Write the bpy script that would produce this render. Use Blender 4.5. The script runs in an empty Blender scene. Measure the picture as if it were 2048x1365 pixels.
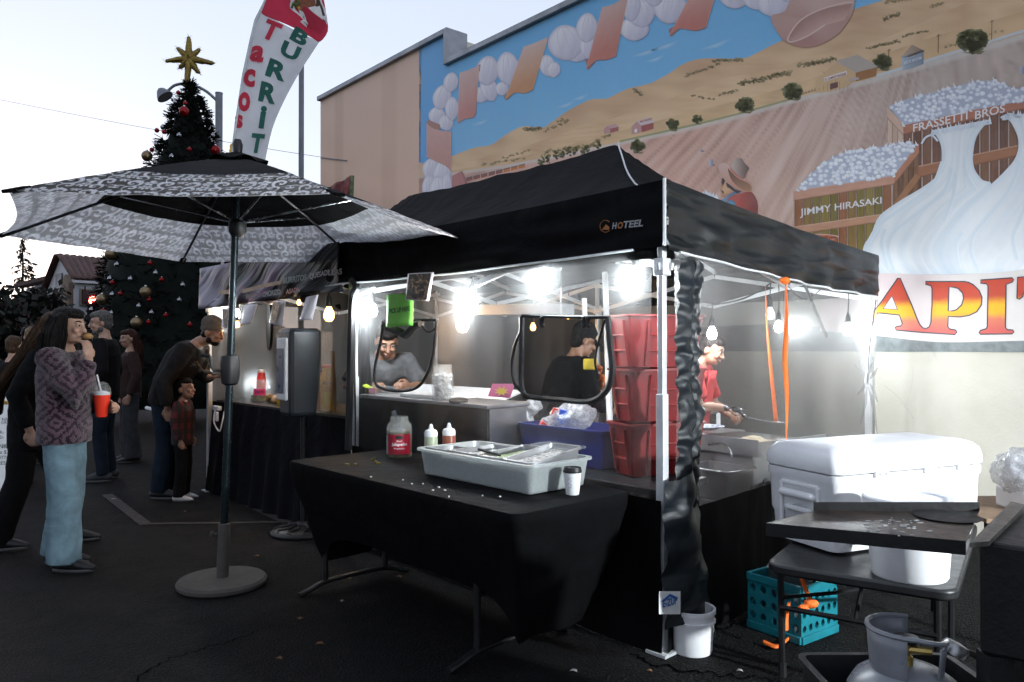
import bpy, bmesh, math, random
from mathutils import Vector, Matrix, noise
R = math.radians
random.seed(7)
SC = bpy.context.scene
COL = SC.collection

# ------------------------------------------------------------------ camera
CAM_H, F_PX, HOR = 1.4, 1536.0, 692.0
PITCH = math.atan((HOR - 682.5) / F_PX)
cam_d = bpy.data.cameras.new('camera'); cam = bpy.data.objects.new('camera', cam_d); COL.objects.link(cam)
cam_d.sensor_width = 36; cam_d.lens = 27.0; cam_d.clip_start = 0.05; cam_d.clip_end = 2000
cam.location = (0, 0, CAM_H); cam.rotation_euler = (R(90) + PITCH, 0, 0)
SC.camera = cam

# ------------------------------------------------------------------ sky, dusk light, exposure
SUN_AZ = -34.0          # degrees to the left of the view axis, low behind the houses
w = bpy.data.worlds.new('World'); SC.world = w; w.use_nodes = True
nt = w.node_tree; nt.nodes.clear()
wo = nt.nodes.new('ShaderNodeOutputWorld'); bg = nt.nodes.new('ShaderNodeBackground')
sky = nt.nodes.new('ShaderNodeTexSky'); sky.sky_type = 'NISHITA'; sky.sun_disc = False
sky.sun_elevation = R(2.5); sky.sun_rotation = R(SUN_AZ); sky.altitude = 60
sky.air_density = 1.0; sky.dust_density = 0.6; sky.ozone_density = 2.5
hs = nt.nodes.new('ShaderNodeHueSaturation'); hs.inputs['Saturation'].default_value = 0.45
tint = nt.nodes.new('ShaderNodeMix'); tint.data_type = 'RGBA'; tint.blend_type = 'MULTIPLY'
tint.inputs[0].default_value = 1.0; tint.inputs[7].default_value = (0.20, 0.196, 0.20, 1)
nt.links.new(sky.outputs[0], hs.inputs['Color']); nt.links.new(hs.outputs[0], tint.inputs[6])
base = nt.nodes.new('ShaderNodeMix'); base.data_type = 'RGBA'; base.blend_type = 'ADD'; base.inputs[0].default_value = 1.0   # even twilight of the whole dome
base.inputs[7].default_value = (0.56, 0.62, 0.75, 1); nt.links.new(tint.outputs[2], base.inputs[6])
nt.links.new(base.outputs[2], bg.inputs[0]); nt.links.new(bg.outputs[0], wo.inputs[0])
bg.inputs[1].default_value = 0.15
sun_d = bpy.data.lights.new('sun', 'SUN'); sun = bpy.data.objects.new('sun', sun_d); COL.objects.link(sun)
sun_d.energy = 0.04; sun_d.angle = R(12); sun_d.color = (1.0, 0.86, 0.74)
sun.rotation_euler = (R(84), 0, R(180) - R(SUN_AZ) * 1.0)
vs = SC.view_settings
vs.view_transform = 'Standard'; vs.look = 'None'; vs.exposure = 2.68; vs.gamma = 1.0; vs.use_curve_mapping = False
SC.cycles.use_denoising = True
SC.cycles.max_bounces = 6; SC.cycles.adaptive_threshold = .04; SC.cycles.transparent_max_bounces = 16; SC.cycles.diffuse_bounces = 3
SC.cycles.sample_clamp_indirect = 4.0; SC.cycles.caustics_reflective = False; SC.cycles.caustics_refractive = False

# ------------------------------------------------------------------ geometry helpers
_cp, _sp = math.cos(PITCH), math.sin(PITCH)
def ray(x, y):
    a = (x - 1024) / F_PX; b = (682.5 - y) / F_PX
    return Vector((a, _cp - b * _sp, _sp + b * _cp))
def at(x, y, Y):
    """the point of the place that stands at depth Y behind pixel x, y"""
    d = ray(x, y); return Vector((0, 0, CAM_H)) + d * (Y / d.y)
def on_z(x, y, z=0.0):
    d = ray(x, y); return Vector((0, 0, CAM_H)) + d * ((z - CAM_H) / d.z)
def V(*a): return Vector(a)
def proj(p):
    d = Vector(p) - Vector((0, 0, CAM_H)); q = d.y * _cp + d.z * _sp; h = -d.y * _sp + d.z * _cp
    return 1024 + F_PX * d.x / q, 682.5 - F_PX * h / q
def inside(x, y, poly):
    c = False
    for (x0, y0), (x1, y1) in zip(poly, poly[1:] + poly[:1]):
        if (y0 > y) != (y1 > y) and x < (x1 - x0) * (y - y0) / (y1 - y0) + x0: c = not c
    return c
def lin(c): return tuple((v / 12.92 if v <= .04045 else ((v + .055) / 1.055) ** 2.4) for v in (q / 255 for q in c[:3]))
def lerp(a, b, t): return a + (b - a) * t
def mixc(a, b, t): return tuple(a[i] + (b[i] - a[i]) * t for i in range(3))
def crom(pts, n=6, closed=False):
    """smooth curve through the points"""
    P = [Vector(p) for p in pts]; m = len(P); out = []
    rng = range(m) if closed else range(m - 1)
    for i in rng:
        if closed: a, b, c, d = P[i - 1], P[i], P[(i + 1) % m], P[(i + 2) % m]
        else: a, b, c, d = P[max(i - 1, 0)], P[i], P[i + 1], P[min(i + 2, m - 1)]
        for k in range(n):
            t = k / n
            out.append(.5 * ((2 * b) + (c - a) * t + (2 * a - 5 * b + 4 * c - d) * t * t + (3 * b - a - 3 * c + d) * t ** 3))
    if not closed: out.append(P[-1])
    return out

class MB:
    def __init__(s): s.v = []; s.f = []; s.c = None
    def add(s, vs, fs):
        o = len(s.v); s.v += [Vector(p) for p in vs]; s.f += [tuple(i + o for i in f) for f in fs]; return s
    def box(s, a, b, m=None):
        x0, y0, z0 = a; x1, y1, z1 = b
        p = [V(x, y, z) for z in (z0, z1) for y in (y0, y1) for x in (x0, x1)]
        if m: p = [m @ q for q in p]
        return s.add(p, [(0, 2, 3, 1), (4, 5, 7, 6), (0, 1, 5, 4), (2, 6, 7, 3), (0, 4, 6, 2), (1, 3, 7, 5)])
    def bar(s, a, b, w, h=None, up=V(0, 0, 1)):
        a, b = Vector(a), Vector(b); h = h or w; d = (b - a).normalized()
        x = d.cross(up)
        if x.length < 1e-4: x = d.cross(V(1, 0, 0))
        x.normalize(); y = x.cross(d)
        p = [q + x * (i * w / 2) + y * (j * h / 2) for q in (a, b) for i, j in ((-1, -1), (1, -1), (1, 1), (-1, 1))]
        return s.add(p, [(3, 2, 1, 0), (4, 5, 6, 7)] + [(i, (i + 1) % 4, (i + 1) % 4 + 4, i + 4) for i in range(4)])
    def tube(s, pts, r, n=8, side=None, ratio=1.0, cap=True, round_cap=False):
        P = [Vector(p) for p in pts]; m = len(P)
        rr = r if isinstance(r, (list, tuple)) else [r] * m
        ra = ratio if isinstance(ratio, (list, tuple)) else [ratio] * m
        if round_cap:
            d0 = (P[0] - P[1]).normalized(); d1 = (P[-1] - P[-2]).normalized()
            P = [P[0] + d0 * rr[0] * .95, P[0] + d0 * rr[0] * .6] + P + [P[-1] + d1 * rr[-1] * .6, P[-1] + d1 * rr[-1] * .95]
            rr = [rr[0] * .3, rr[0] * .8] + list(rr) + [rr[-1] * .8, rr[-1] * .3]
            ra = [ra[0]] * 2 + list(ra) + [ra[-1]] * 2; m = len(P)
        o = len(s.v); prev = Vector(side) if side else None
        for i in range(m):
            d = (P[min(i + 1, m - 1)] - P[max(i - 1, 0)])
            d = d.normalized() if d.length > 1e-9 else V(0, 0, 1)
            if prev is None:
                prev = d.orthogonal()
            x = prev - d * prev.dot(d)
            if x.length < 1e-6: x = d.orthogonal()
            x.normalize(); y = d.cross(x)
            if side is None: prev = x
            for k in range(n):
                a = 2 * math.pi * k / n
                s.v.append(P[i] + x * (math.cos(a) * rr[i]) + y * (math.sin(a) * rr[i] * ra[i]))
        for i in range(m - 1):
            for k in range(n):
                k2 = (k + 1) % n
                s.f.append((o + i * n + k, o + i * n + k2, o + (i + 1) * n + k2, o + (i + 1) * n + k))
        if cap:
            s.f.append(tuple(o + k for k in reversed(range(n)))); s.f.append(tuple(o + (m - 1) * n + k for k in range(n)))
        return s
    def lathe(s, prof, n=24, at=V(0, 0, 0), m=None, cap=True):
        o = len(s.v); at = Vector(at)
        for r, z in prof:
            for k in range(n):
                a = 2 * math.pi * k / n; p = V(r * math.cos(a), r * math.sin(a), z)
                s.v.append(at + (m @ p if m else p))
        k_ = len(prof)
        for i in range(k_ - 1):
            for k in range(n):
                k2 = (k + 1) % n
                s.f.append((o + i * n + k, o + i * n + k2, o + (i + 1) * n + k2, o + (i + 1) * n + k))
        if cap:
            s.f.append(tuple(o + k for k in reversed(range(n)))); s.f.append(tuple(o + (k_ - 1) * n + k for k in range(n)))
        return s
    def ball(s, c, r, n=10, m=None):
        c = Vector(c); r = r if isinstance(r, (tuple, list, Vector)) else (r, r, r)
        o = len(s.v); h = n // 2 + 1
        s.v.append(c + (m @ V(0, 0, r[2]) if m else V(0, 0, r[2])))
        for i in range(1, h):
            t = math.pi * i / h
            for k in range(n):
                a = 2 * math.pi * k / n
                p = V(r[0] * math.sin(t) * math.cos(a), r[1] * math.sin(t) * math.sin(a), r[2] * math.cos(t))
                s.v.append(c + (m @ p if m else p))
        s.v.append(c - (m @ V(0, 0, r[2]) if m else V(0, 0, r[2]))); e = len(s.v) - 1
        for k in range(n):
            k2 = (k + 1) % n
            s.f.append((o, o + 1 + k, o + 1 + k2)); s.f.append((e, o + 1 + (h - 2) * n + k2, o + 1 + (h - 2) * n + k))
            for i in range(h - 2):
                s.f.append((o + 1 + i * n + k, o + 1 + (i + 1) * n + k, o + 1 + (i + 1) * n + k2, o + 1 + i * n + k2))
        return s
    def grid(s, nu, nv, fn, closed_u=False):
        o = len(s.v)
        for j in range(nv + 1):
            for i in range(nu + (0 if closed_u else 1)):
                s.v.append(Vector(fn(i / nu, j / nv)))
        w_ = nu if closed_u else nu + 1
        for j in range(nv):
            for i in range(nu):
                a = o + j * w_ + i; b = o + j * w_ + (i + 1) % w_
                s.f.append((a, b, b + w_, a + w_))
        return s
    def prism(s, outline, depth):
        """outline: list of 3-D points of a planar polygon, depth: vector"""
        n = len(outline); d = Vector(depth)
        P = [Vector(p) for p in outline]
        return s.add(P + [p + d for p in P], [tuple(reversed(range(n))), tuple(range(n, 2 * n))] + [(i, (i + 1) % n, (i + 1) % n + n, i + n) for i in range(n)])
    def build(s, name, mat, parent=None, smooth=True, bevel=0, seg=2, subsurf=0, solid=0, remesh=0, disp=None, fix=True, sm=0):
        off = Vector((0, 0, 0)); p = parent
        while p is not None: off += p.location; p = p.parent
        me = bpy.data.meshes.new(name); me.from_pydata([tuple(q - off) for q in s.v], [], s.f)
        if s.c is not None:
            at_ = me.color_attributes.new('Col', 'FLOAT_COLOR', 'POINT')
            for i, c in enumerate(s.c): at_.data[i].color = (c[0], c[1], c[2], 1)
        if fix and s.c is None:
            b = bmesh.new(); b.from_mesh(me); bmesh.ops.recalc_face_normals(b, faces=b.faces); b.to_mesh(me); b.free()
        if smooth and len(me.polygons): me.polygons.foreach_set('use_smooth', [True] * len(me.polygons))
        if mat is not None: me.materials.append(mat)
        o = bpy.data.objects.new(name, me); COL.objects.link(o); o.parent = parent
        if remesh:
            k = o.modifiers.new('remesh', 'REMESH'); k.mode = 'VOXEL'; k.voxel_size = remesh; k.use_smooth_shade = True
            k = o.modifiers.new('smooth', 'SMOOTH'); k.factor = .5; k.iterations = sm or 4
        if bevel:
            k = o.modifiers.new('bevel', 'BEVEL'); k.width = bevel; k.segments = seg; k.limit_method = 'ANGLE'; k.angle_limit = R(40)
        if subsurf:
            k = o.modifiers.new('subsurf', 'SUBSURF'); k.levels = k.render_levels = subsurf
        if solid:
            k = o.modifiers.new('solid', 'SOLIDIFY'); k.thickness = solid; k.offset = 0
        if disp:
            tx = bpy.data.textures.new('folds', 'CLOUDS'); tx.noise_scale = disp[1]; tx.noise_depth = 2
            k = o.modifiers.new('folds', 'DISPLACE'); k.texture = tx; k.strength = disp[0]; k.mid_level = .5; k.texture_coords = 'GLOBAL'
        if smooth and not remesh and not subsurf and s.c is None:
            try: me.set_sharp_from_angle(angle=R(38))
            except Exception: pass
        return o

def thing(name, label, cat, loc=(0, 0, 0), group=None):
    o = bpy.data.objects.new(name, None); COL.objects.link(o); o.location = loc; o.empty_display_size = .1
    o['label'] = label; o['category'] = cat
    if group: o['group'] = group
    return o
def tag(o, label, cat, group=None):
    o['label'] = label; o['category'] = cat
    if group: o['group'] = group
    return o
def struct(o): o['kind'] = 'structure'; return o
def copy_tree(o, parent=None):
    c = o.copy(); COL.objects.link(c); c.parent = parent
    for ch in list(o.children): copy_tree(ch, c)
    return c
_tc = {}
def text2d(body, bold=0.0, shear=0.0):
    """flat letters as (verts, faces, width, height) with the baseline at y = 0"""
    key = (body, bold, shear)
    if key in _tc: return _tc[key]
    cu = bpy.data.curves.new('letters', 'FONT'); cu.body = body; cu.size = 1; cu.offset = bold; cu.resolution_u = 3; cu.shear = shear; cu.fill_mode = 'FRONT'
    o = bpy.data.objects.new('letters', cu); COL.objects.link(o)
    dg = bpy.context.evaluated_depsgraph_get(); me = bpy.data.meshes.new_from_object(o.evaluated_get(dg))
    vs_ = [(q.co.x, q.co.y) for q in me.vertices]; fs = [tuple(p.vertices) for p in me.polygons]
    bpy.data.objects.remove(o); bpy.data.curves.remove(cu); bpy.data.meshes.remove(me)
    x0 = min(q[0] for q in vs_); x1 = max(q[0] for q in vs_); y0 = min(q[1] for q in vs_); y1 = max(q[1] for q in vs_)
    _tc[key] = ([(q[0] - x0, q[1] - y0) for q in vs_], fs, x1 - x0, y1 - y0); return _tc[key]
def text_on(body, fn, bold=0.0, shear=0.0):
    """letters mapped on a surface: fn(u, v), u and v from 0 to 1 over the word"""
    vs_, fs, W, H = text2d(body, bold, shear); m = MB()
    m.add([fn(x / W, y / H) for x, y in vs_], fs); return m
def quad_fn(p00, p10, p01, p11=None):
    p00, p10, p01 = Vector(p00), Vector(p10), Vector(p01); p11 = Vector(p11) if p11 is not None else p10 + p01 - p00
    return lambda u, v: p00.lerp(p10, u).lerp(p01.lerp(p11, u), v)

# ------------------------------------------------------------------ material helpers
class X:
    """a socket with arithmetic, for writing patterns as formulas"""
    nt = None
    def __init__(s, k): s.k = k
    @staticmethod
    def op(o, *a):
        n = X.nt.nodes.new('ShaderNodeMath'); n.operation = o
        for i, q in enumerate(a):
            if isinstance(q, X): X.nt.links.new(q.k, n.inputs[i])
            else: n.inputs[i].default_value = q
        return X(n.outputs[0])
    def __add__(s, o): return X.op('ADD', s, o)
    __radd__ = __add__
    def __sub__(s, o): return X.op('SUBTRACT', s, o)
    def __rsub__(s, o): return X.op('SUBTRACT', o, s)
    def __mul__(s, o): return X.op('MULTIPLY', s, o)
    __rmul__ = __mul__
    def __truediv__(s, o): return X.op('DIVIDE', s, o)
    def __neg__(s): return X.op('MULTIPLY', s, -1.0)
def xs(f, *a): return X.op(f, *a)
def sstep(x, a, b):
    n = X.nt.nodes.new('ShaderNodeMapRange'); n.interpolation_type = 'SMOOTHSTEP'
    X.nt.links.new(x.k, n.inputs[0]); n.inputs[1].default_value = a; n.inputs[2].default_value = b; return X(n.outputs[0])
def xcoord(kind='Object'):
    n = X.nt.nodes.new('ShaderNodeTexCoord'); return n.outputs[kind]
def xsep(sock):
    n = X.nt.nodes.new('ShaderNodeSeparateXYZ'); X.nt.links.new(sock, n.inputs[0]); return X(n.outputs[0]), X(n.outputs[1]), X(n.outputs[2])
def xcomb(x, y, z=0.0):
    n = X.nt.nodes.new('ShaderNodeCombineXYZ')
    for i, q in enumerate((x, y, z)):
        if isinstance(q, X): X.nt.links.new(q.k, n.inputs[i])
        else: n.inputs[i].default_value = q
    return n.outputs[0]
def xnoise(sock, scale, detail=3, rough=.55, dist=0.0):
    n = X.nt.nodes.new('ShaderNodeTexNoise'); X.nt.links.new(sock, n.inputs['Vector'])
    n.inputs['Scale'].default_value = scale; n.inputs['Detail'].default_value = detail; n.inputs['Roughness'].default_value = rough; n.inputs['Distortion'].default_value = dist
    return X(n.outputs[0])
def xvor(sock, scale, feature='F1', out=0, rnd=1.0):
    n = X.nt.nodes.new('ShaderNodeTexVoronoi'); n.feature = feature; X.nt.links.new(sock, n.inputs['Vector'])
    n.inputs['Scale'].default_value = scale; n.inputs['Randomness'].default_value = rnd
    return X(n.outputs[out])
def xmix(f, a, b):
    n = X.nt.nodes.new('ShaderNodeMix'); n.data_type = 'RGBA'; n.clamp_factor = True
    for i, q in ((0, f), (6, a), (7, b)):
        if isinstance(q, X): X.nt.links.new(q.k, n.inputs[i])
        elif i == 0: n.inputs[0].default_value = q
        else: n.inputs[i].default_value = (q[0], q[1], q[2], 1)
    return X(n.outputs[2])
def xattr(name='Col'):
    n = X.nt.nodes.new('ShaderNodeAttribute'); n.attribute_name = name; return X(n.outputs[0])
def xlink(x, sock):
    if isinstance(x, X): X.nt.links.new(x.k, sock)
    elif isinstance(x, (tuple, list)): sock.default_value = (x[0], x[1], x[2], 1)
    else: sock.default_value = x
def begin(name):
    m = bpy.data.materials.new(name); m.use_nodes = True; X.nt = m.node_tree; X.nt.nodes.clear()
    out = X.nt.nodes.new('ShaderNodeOutputMaterial'); b = X.nt.nodes.new('ShaderNodeBsdfPrincipled')
    X.nt.links.new(b.outputs[0], out.inputs[0]); return m, b, out
def bump(b, h, strength=.3, dist=.01):
    n = X.nt.nodes.new('ShaderNodeBump'); n.inputs['Strength'].default_value = strength; n.inputs['Distance'].default_value = dist
    X.nt.links.new(h.k, n.inputs['Height']); X.nt.links.new(n.outputs[0], b.inputs['Normal'])
def M(name, col, rough=.6, metal=0.0, var=.15, scale=9.0, bp=0.0, bscale=60.0, spec=.5, trans=0.0, emit=0.0, alpha=1.0, coat=0.0, dirt=None, ior=1.45):
    """base colour with uneven tone, worn gloss and a fine relief"""
    m, b, out = begin(name); co = xcoord()
    n = xnoise(co, scale, 4, .6)
    c = xmix(sstep(n, .3, .7), tuple(max(0, q * (1 - var)) for q in col), tuple(min(1, q * (1 + var)) for q in col))
    if dirt:
        d = xnoise(co, scale * .45, 5, .7, .4); c = xmix(sstep(d, dirt[1], dirt[1] + .18), c, dirt[0])
    xlink(c, b.inputs['Base Color'])
    r2 = xnoise(co, scale * 2.3, 3); xlink(r2 * .3 + (rough - .15), b.inputs['Roughness'])
    b.inputs['Metallic'].default_value = metal; b.inputs['Specular IOR Level'].default_value = spec; b.inputs['IOR'].default_value = ior
    b.inputs['Transmission Weight'].default_value = trans; b.inputs['Alpha'].default_value = alpha; b.inputs['Coat Weight'].default_value = coat
    if emit: xlink(c, b.inputs['Emission Color']); b.inputs['Emission Strength'].default_value = emit
    if bp: bump(b, xnoise(co, bscale, 4, .6), bp)
    return m
def glow(name, col, strength):
    m, b, out = begin(name); b.inputs['Base Color'].default_value = (.8, .8, .8, 1)
    b.inputs['Emission Color'].default_value = (*col, 1); b.inputs['Emission Strength'].default_value = strength; return m
def sheer(name, col, opacity, rough=.35, gloss=.15, transl=.5, dcol=None):
    """thin woven or vinyl film: light passes between the threads, the threads scatter the rest"""
    m, b, out = begin(name); X.nt.nodes.remove(b); nt_ = X.nt
    co = xcoord()
    tr = nt_.nodes.new('ShaderNodeBsdfTransparent'); di = nt_.nodes.new('ShaderNodeBsdfDiffuse'); tl = nt_.nodes.new('ShaderNodeBsdfTranslucent'); gl = nt_.nodes.new('ShaderNodeBsdfGlossy')
    for q in (di, tl, gl): q.inputs[0].default_value = (*col, 1)
    di.inputs[0].default_value = (*(dcol or col), 1); gl.inputs['Roughness'].default_value = rough; gl.inputs[0].default_value = (.8, .8, .8, 1)
    a = nt_.nodes.new('ShaderNodeMixShader'); a.inputs[0].default_value = transl
    nt_.links.new(di.outputs[0], a.inputs[1]); nt_.links.new(tl.outputs[0], a.inputs[2])
    c = nt_.nodes.new('ShaderNodeMixShader'); c.inputs[0].default_value = gloss
    nt_.links.new(a.outputs[0], c.inputs[1]); nt_.links.new(gl.outputs[0], c.inputs[2])
    d = nt_.nodes.new('ShaderNodeMixShader'); n = xnoise(co, 2.2, 4, .6); xlink(n * .16 + (opacity - .08), d.inputs[0])
    nt_.links.new(tr.outputs[0], d.inputs[1]); nt_.links.new(c.outputs[0], d.inputs[2]); nt_.links.new(d.outputs[0], out.inputs[0])
    bn = nt_.nodes.new('ShaderNodeBump'); bn.inputs['Strength'].default_value = .35; bn.inputs['Distance'].default_value = .03
    wv = xnoise(co, 3.5, 3, .5, 1.2); nt_.links.new(wv.k, bn.inputs['Height'])
    for q in (di, tl, gl): nt_.links.new(bn.outputs[0], q.inputs['Normal'])
    return m
# ================================================================== the setting
# ---- asphalt
def asphalt():
    m, b, out = begin('asphalt'); co = xcoord()
    big = xnoise(co, .35, 5, .65, .4); fine = xnoise(co, 75, 3, .75); grit = xvor(co, 95, 'F1'); mid = xnoise(co, 4.5, 5, .7, .6)
    c = xmix(sstep(big, .32, .7), (.0021, .0022, .0025), (.0048, .0048, .0051))
    c = xmix(sstep(mid, .45, .75) * .6, c, (.0022, .0022, .0024))
    c = xmix(sstep(grit, .12, .26), (.045, .043, .041), c)
    c = xmix(sstep(fine, .48, .70) * .8, c, (.017, .0165, .0162))
    st = xnoise(co, 1.3, 4, .6, 1.5); c = xmix(sstep(st, .60, .72) * .7, c, (.0018, .0018, .002)); pt = xnoise(co, .22, 2, .4, .2); c = xmix(sstep(pt, .52, .54) * .35, c, (.0085, .0085, .0088))
    spots = xvor(co, 5.0, 'F1'); c = xmix(sstep(spots, .0, .055), (.006, .006, .007), c)
    xlink(c, b.inputs['Base Color']); b.inputs['Specular IOR Level'].default_value = .12
    xlink(mid * .3 + .62, b.inputs['Roughness'])
    bump(b, fine * .9 + grit * .8 + mid * .5, .9, .012); return m
MA = {}
MA['asphalt'] = asphalt()
g = MB(); g.grid(40, 40, lambda u, v: (-400 + 800 * u, -200 + 800 * v, 0))
ground = struct(g.build('ground', MA['asphalt'], smooth=False))
def crack_line(pts, wd, z, name, mat):
    m = MB(); P = crom([(*p, 0) for p in pts], 10); rnd = random.Random(len(pts) * 7 + int(P[0].x * 100)); L = []; Rr = []
    for i, p in enumerate(P):
        d = (P[min(i + 1, len(P) - 1)] - P[max(i - 1, 0)]).normalized(); n = V(-d.y, d.x, 0)
        j = rnd.uniform(-1, 1) * wd * 1.6; w2 = wd * rnd.uniform(.3, 1.2) * .5
        L.append(V(p.x, p.y, z) + n * (j + w2)); Rr.append(V(p.x, p.y, z) + n * (j - w2))
    m.v = L + Rr; k = len(L); m.f = [(i, i + 1, i + 1 + k, i + k) for i in range(k - 1)]
    o = m.build(name, mat, ground, smooth=False); return o
MA['tar'] = M('tar', (.0009, .0009, .001), .9, bp=.2, spec=.03)
MA['worn_line'] = M('worn_line_paint', (.030, .026, .023), .8, var=.5, scale=22, bp=.3, dirt=((.02, .02, .02), .46))
a, b_, c_ = on_z(262, 1292), on_z(470, 1225), on_z(512, 1290)
crack_line([on_z(*p).to_2d() for p in ((270, 1365), (330, 1325), (400, 1300), (470, 1282), (520, 1262))], .012, .004, 'pavement_crack', MA['tar'])
crack_line([on_z(*p).to_2d() for p in ((1260, 1310), (1340, 1338), (1450, 1352), (1560, 1364))], .02, .004, 'pavement_crack', MA['tar'])
crack_line([on_z(*p).to_2d() for p in ((1430, 1262), (1500, 1240), (1560, 1205))], .012, .004, 'pavement_crack', MA['tar'])
def strip(px, wd, name):
    P = [on_z(*p) for p in px]
    m = MB()
    for p, q in zip(P, P[1:]):
        d = (q - p).normalized(); n = V(-d.y, d.x, 0) * wd / 2; e = d * 0.0
        n_ = 24
        m.grid(n_, 1, lambda u, v, p=p, q=q, n=n: p.lerp(q, u) + n * (2 * v - 1) * (1 + .12 * noise.noise(V(u * 20, v * 3, p.x))) + V(0, 0, .004))
    o = m.build(name, MA['worn_line'], ground, smooth=False); return o
strip([(290, 1049), (560, 1045)], .055, 'parking_line'); strip([(214, 990), (292, 1050)], .09, 'parking_line'); strip([(500, 1012), (575, 1046)], .09, 'parking_line')

# ---- the building with the painted wall
W0 = V(2.95, 5.92, 0); WD = V(-.65, .76, 0).normalized(); WN = V(-WD.y, WD.x, 0).normalized() * 1.0
if WN.dot(W0) > 0: WN = -WN                                  # outward, towards the street
def wp(x, y, layer=0):
    d = ray(x, y); o = V(0, 0, CAM_H); p0 = W0 + WN * (.0005 * layer)
    return o + d * ((p0 - o).dot(WN) / d.dot(WN))
def ws(s, z, layer=0): return W0 + WD * s + WN * (.0005 * layer) + V(0, 0, z)
S_END = (wp(642, 400) - W0).dot(WD); S_STEP = (wp(893, 100) - W0).dot(WD); Z_HI = wp(641, 203).z; Z_LO = wp(893, 133).z; S_R = -7.0
def wall_mat():
    m, b, out = begin('cream_painted_stucco'); co = xcoord()
    n = xnoise(co, 1.1, 5, .6, .3); st = xnoise(co, 9, 5, .7)
    c = xmix(sstep(n, .35, .7), (.60, .565, .475), (.70, .665, .575)); c = xmix(sstep(st, .62, .8) * .35, c, (.30, .29, .25))
    xlink(c, b.inputs['Base Color']); b.inputs['Roughness'].default_value = .75; bump(b, xnoise(co, 55, 4, .65) + n * 1.0, .25, .008); return m
MA['cream'] = wall_mat()
bld = thing('building', 'long flat-roofed building with a painted farm mural and cream lower wall', 'building', tuple(ws(2, 0)))
m = MB(); dp = -WN * 9.0
m.prism([ws(S_R, 0), ws(S_END, 0), ws(S_END, Z_HI), ws(S_STEP, Z_HI), ws(S_STEP, Z_LO), ws(S_R, Z_LO)], dp)
m.build('wall', MA['cream'], bld, smooth=False)
MA['coping'] = M('grey_sheet_metal', (.25, .26, .28), .4, .85, .2, 3)
def cop(a, b, up=V(0, 0, 1)):
    c = MB(); n_ = WN * .06; i_ = -WN * .30; d = (b - a).normalized(); h = up * .075
    c.prism([a + n_, a + i_, a + i_ + h, a + n_ + h], b - a); return c.build('coping', MA['coping'], bld, smooth=False, bevel=.008)
cop(ws(S_END + .05, Z_HI), ws(S_STEP + .002, Z_HI)); cop(ws(S_STEP - .075, Z_LO + .003), ws(S_R, Z_LO + .003))
cop(ws(S_STEP - .002, Z_LO + .003), ws(S_STEP - .002, Z_HI + .073), up=-WD)

# ---- mural: every figure is a layer of paint on the wall
def alb(c):
    q = [.92 * v ** .82 for v in lin(c)]; g = .3 * q[0] + .6 * q[1] + .1 * q[2]; return tuple(max(.004, min(.86, g + (v - g) * 1.2)) for v in q)
def mural_mat(name='mural_paint'):
    m, b, out = begin(name); co = xcoord()
    n = xnoise(co, 13, 5, .65, .5); n2 = xnoise(co, .8, 4, .6)
    sx, sy, sz = xsep(co); streak = xnoise(xcomb(sx * 8.0, sy * 8.0, sz * .5), 1.0, 4, .6)
    a_ = xattr()
    c = xmix(sstep(n, .25, .75) * .3, a_, (.52, .47, .45)); c = xmix(sstep(n2, .45, .8) * .12, c, (.55, .5, .47)); c = xmix(sstep(streak, .55, .8) * .10, c, (.25, .24, .25))
    c2 = xmix(.28, a_, c)
    xlink(c2, b.inputs['Base Color']); b.inputs['Roughness'].default_value = .5; b.inputs['Specular IOR Level'].default_value = .35
    bump(b, xnoise(co, 45, 4, .65) + n * .6, .18, .006); return m
MA['mural'] = mural_mat()
mural = None
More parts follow.
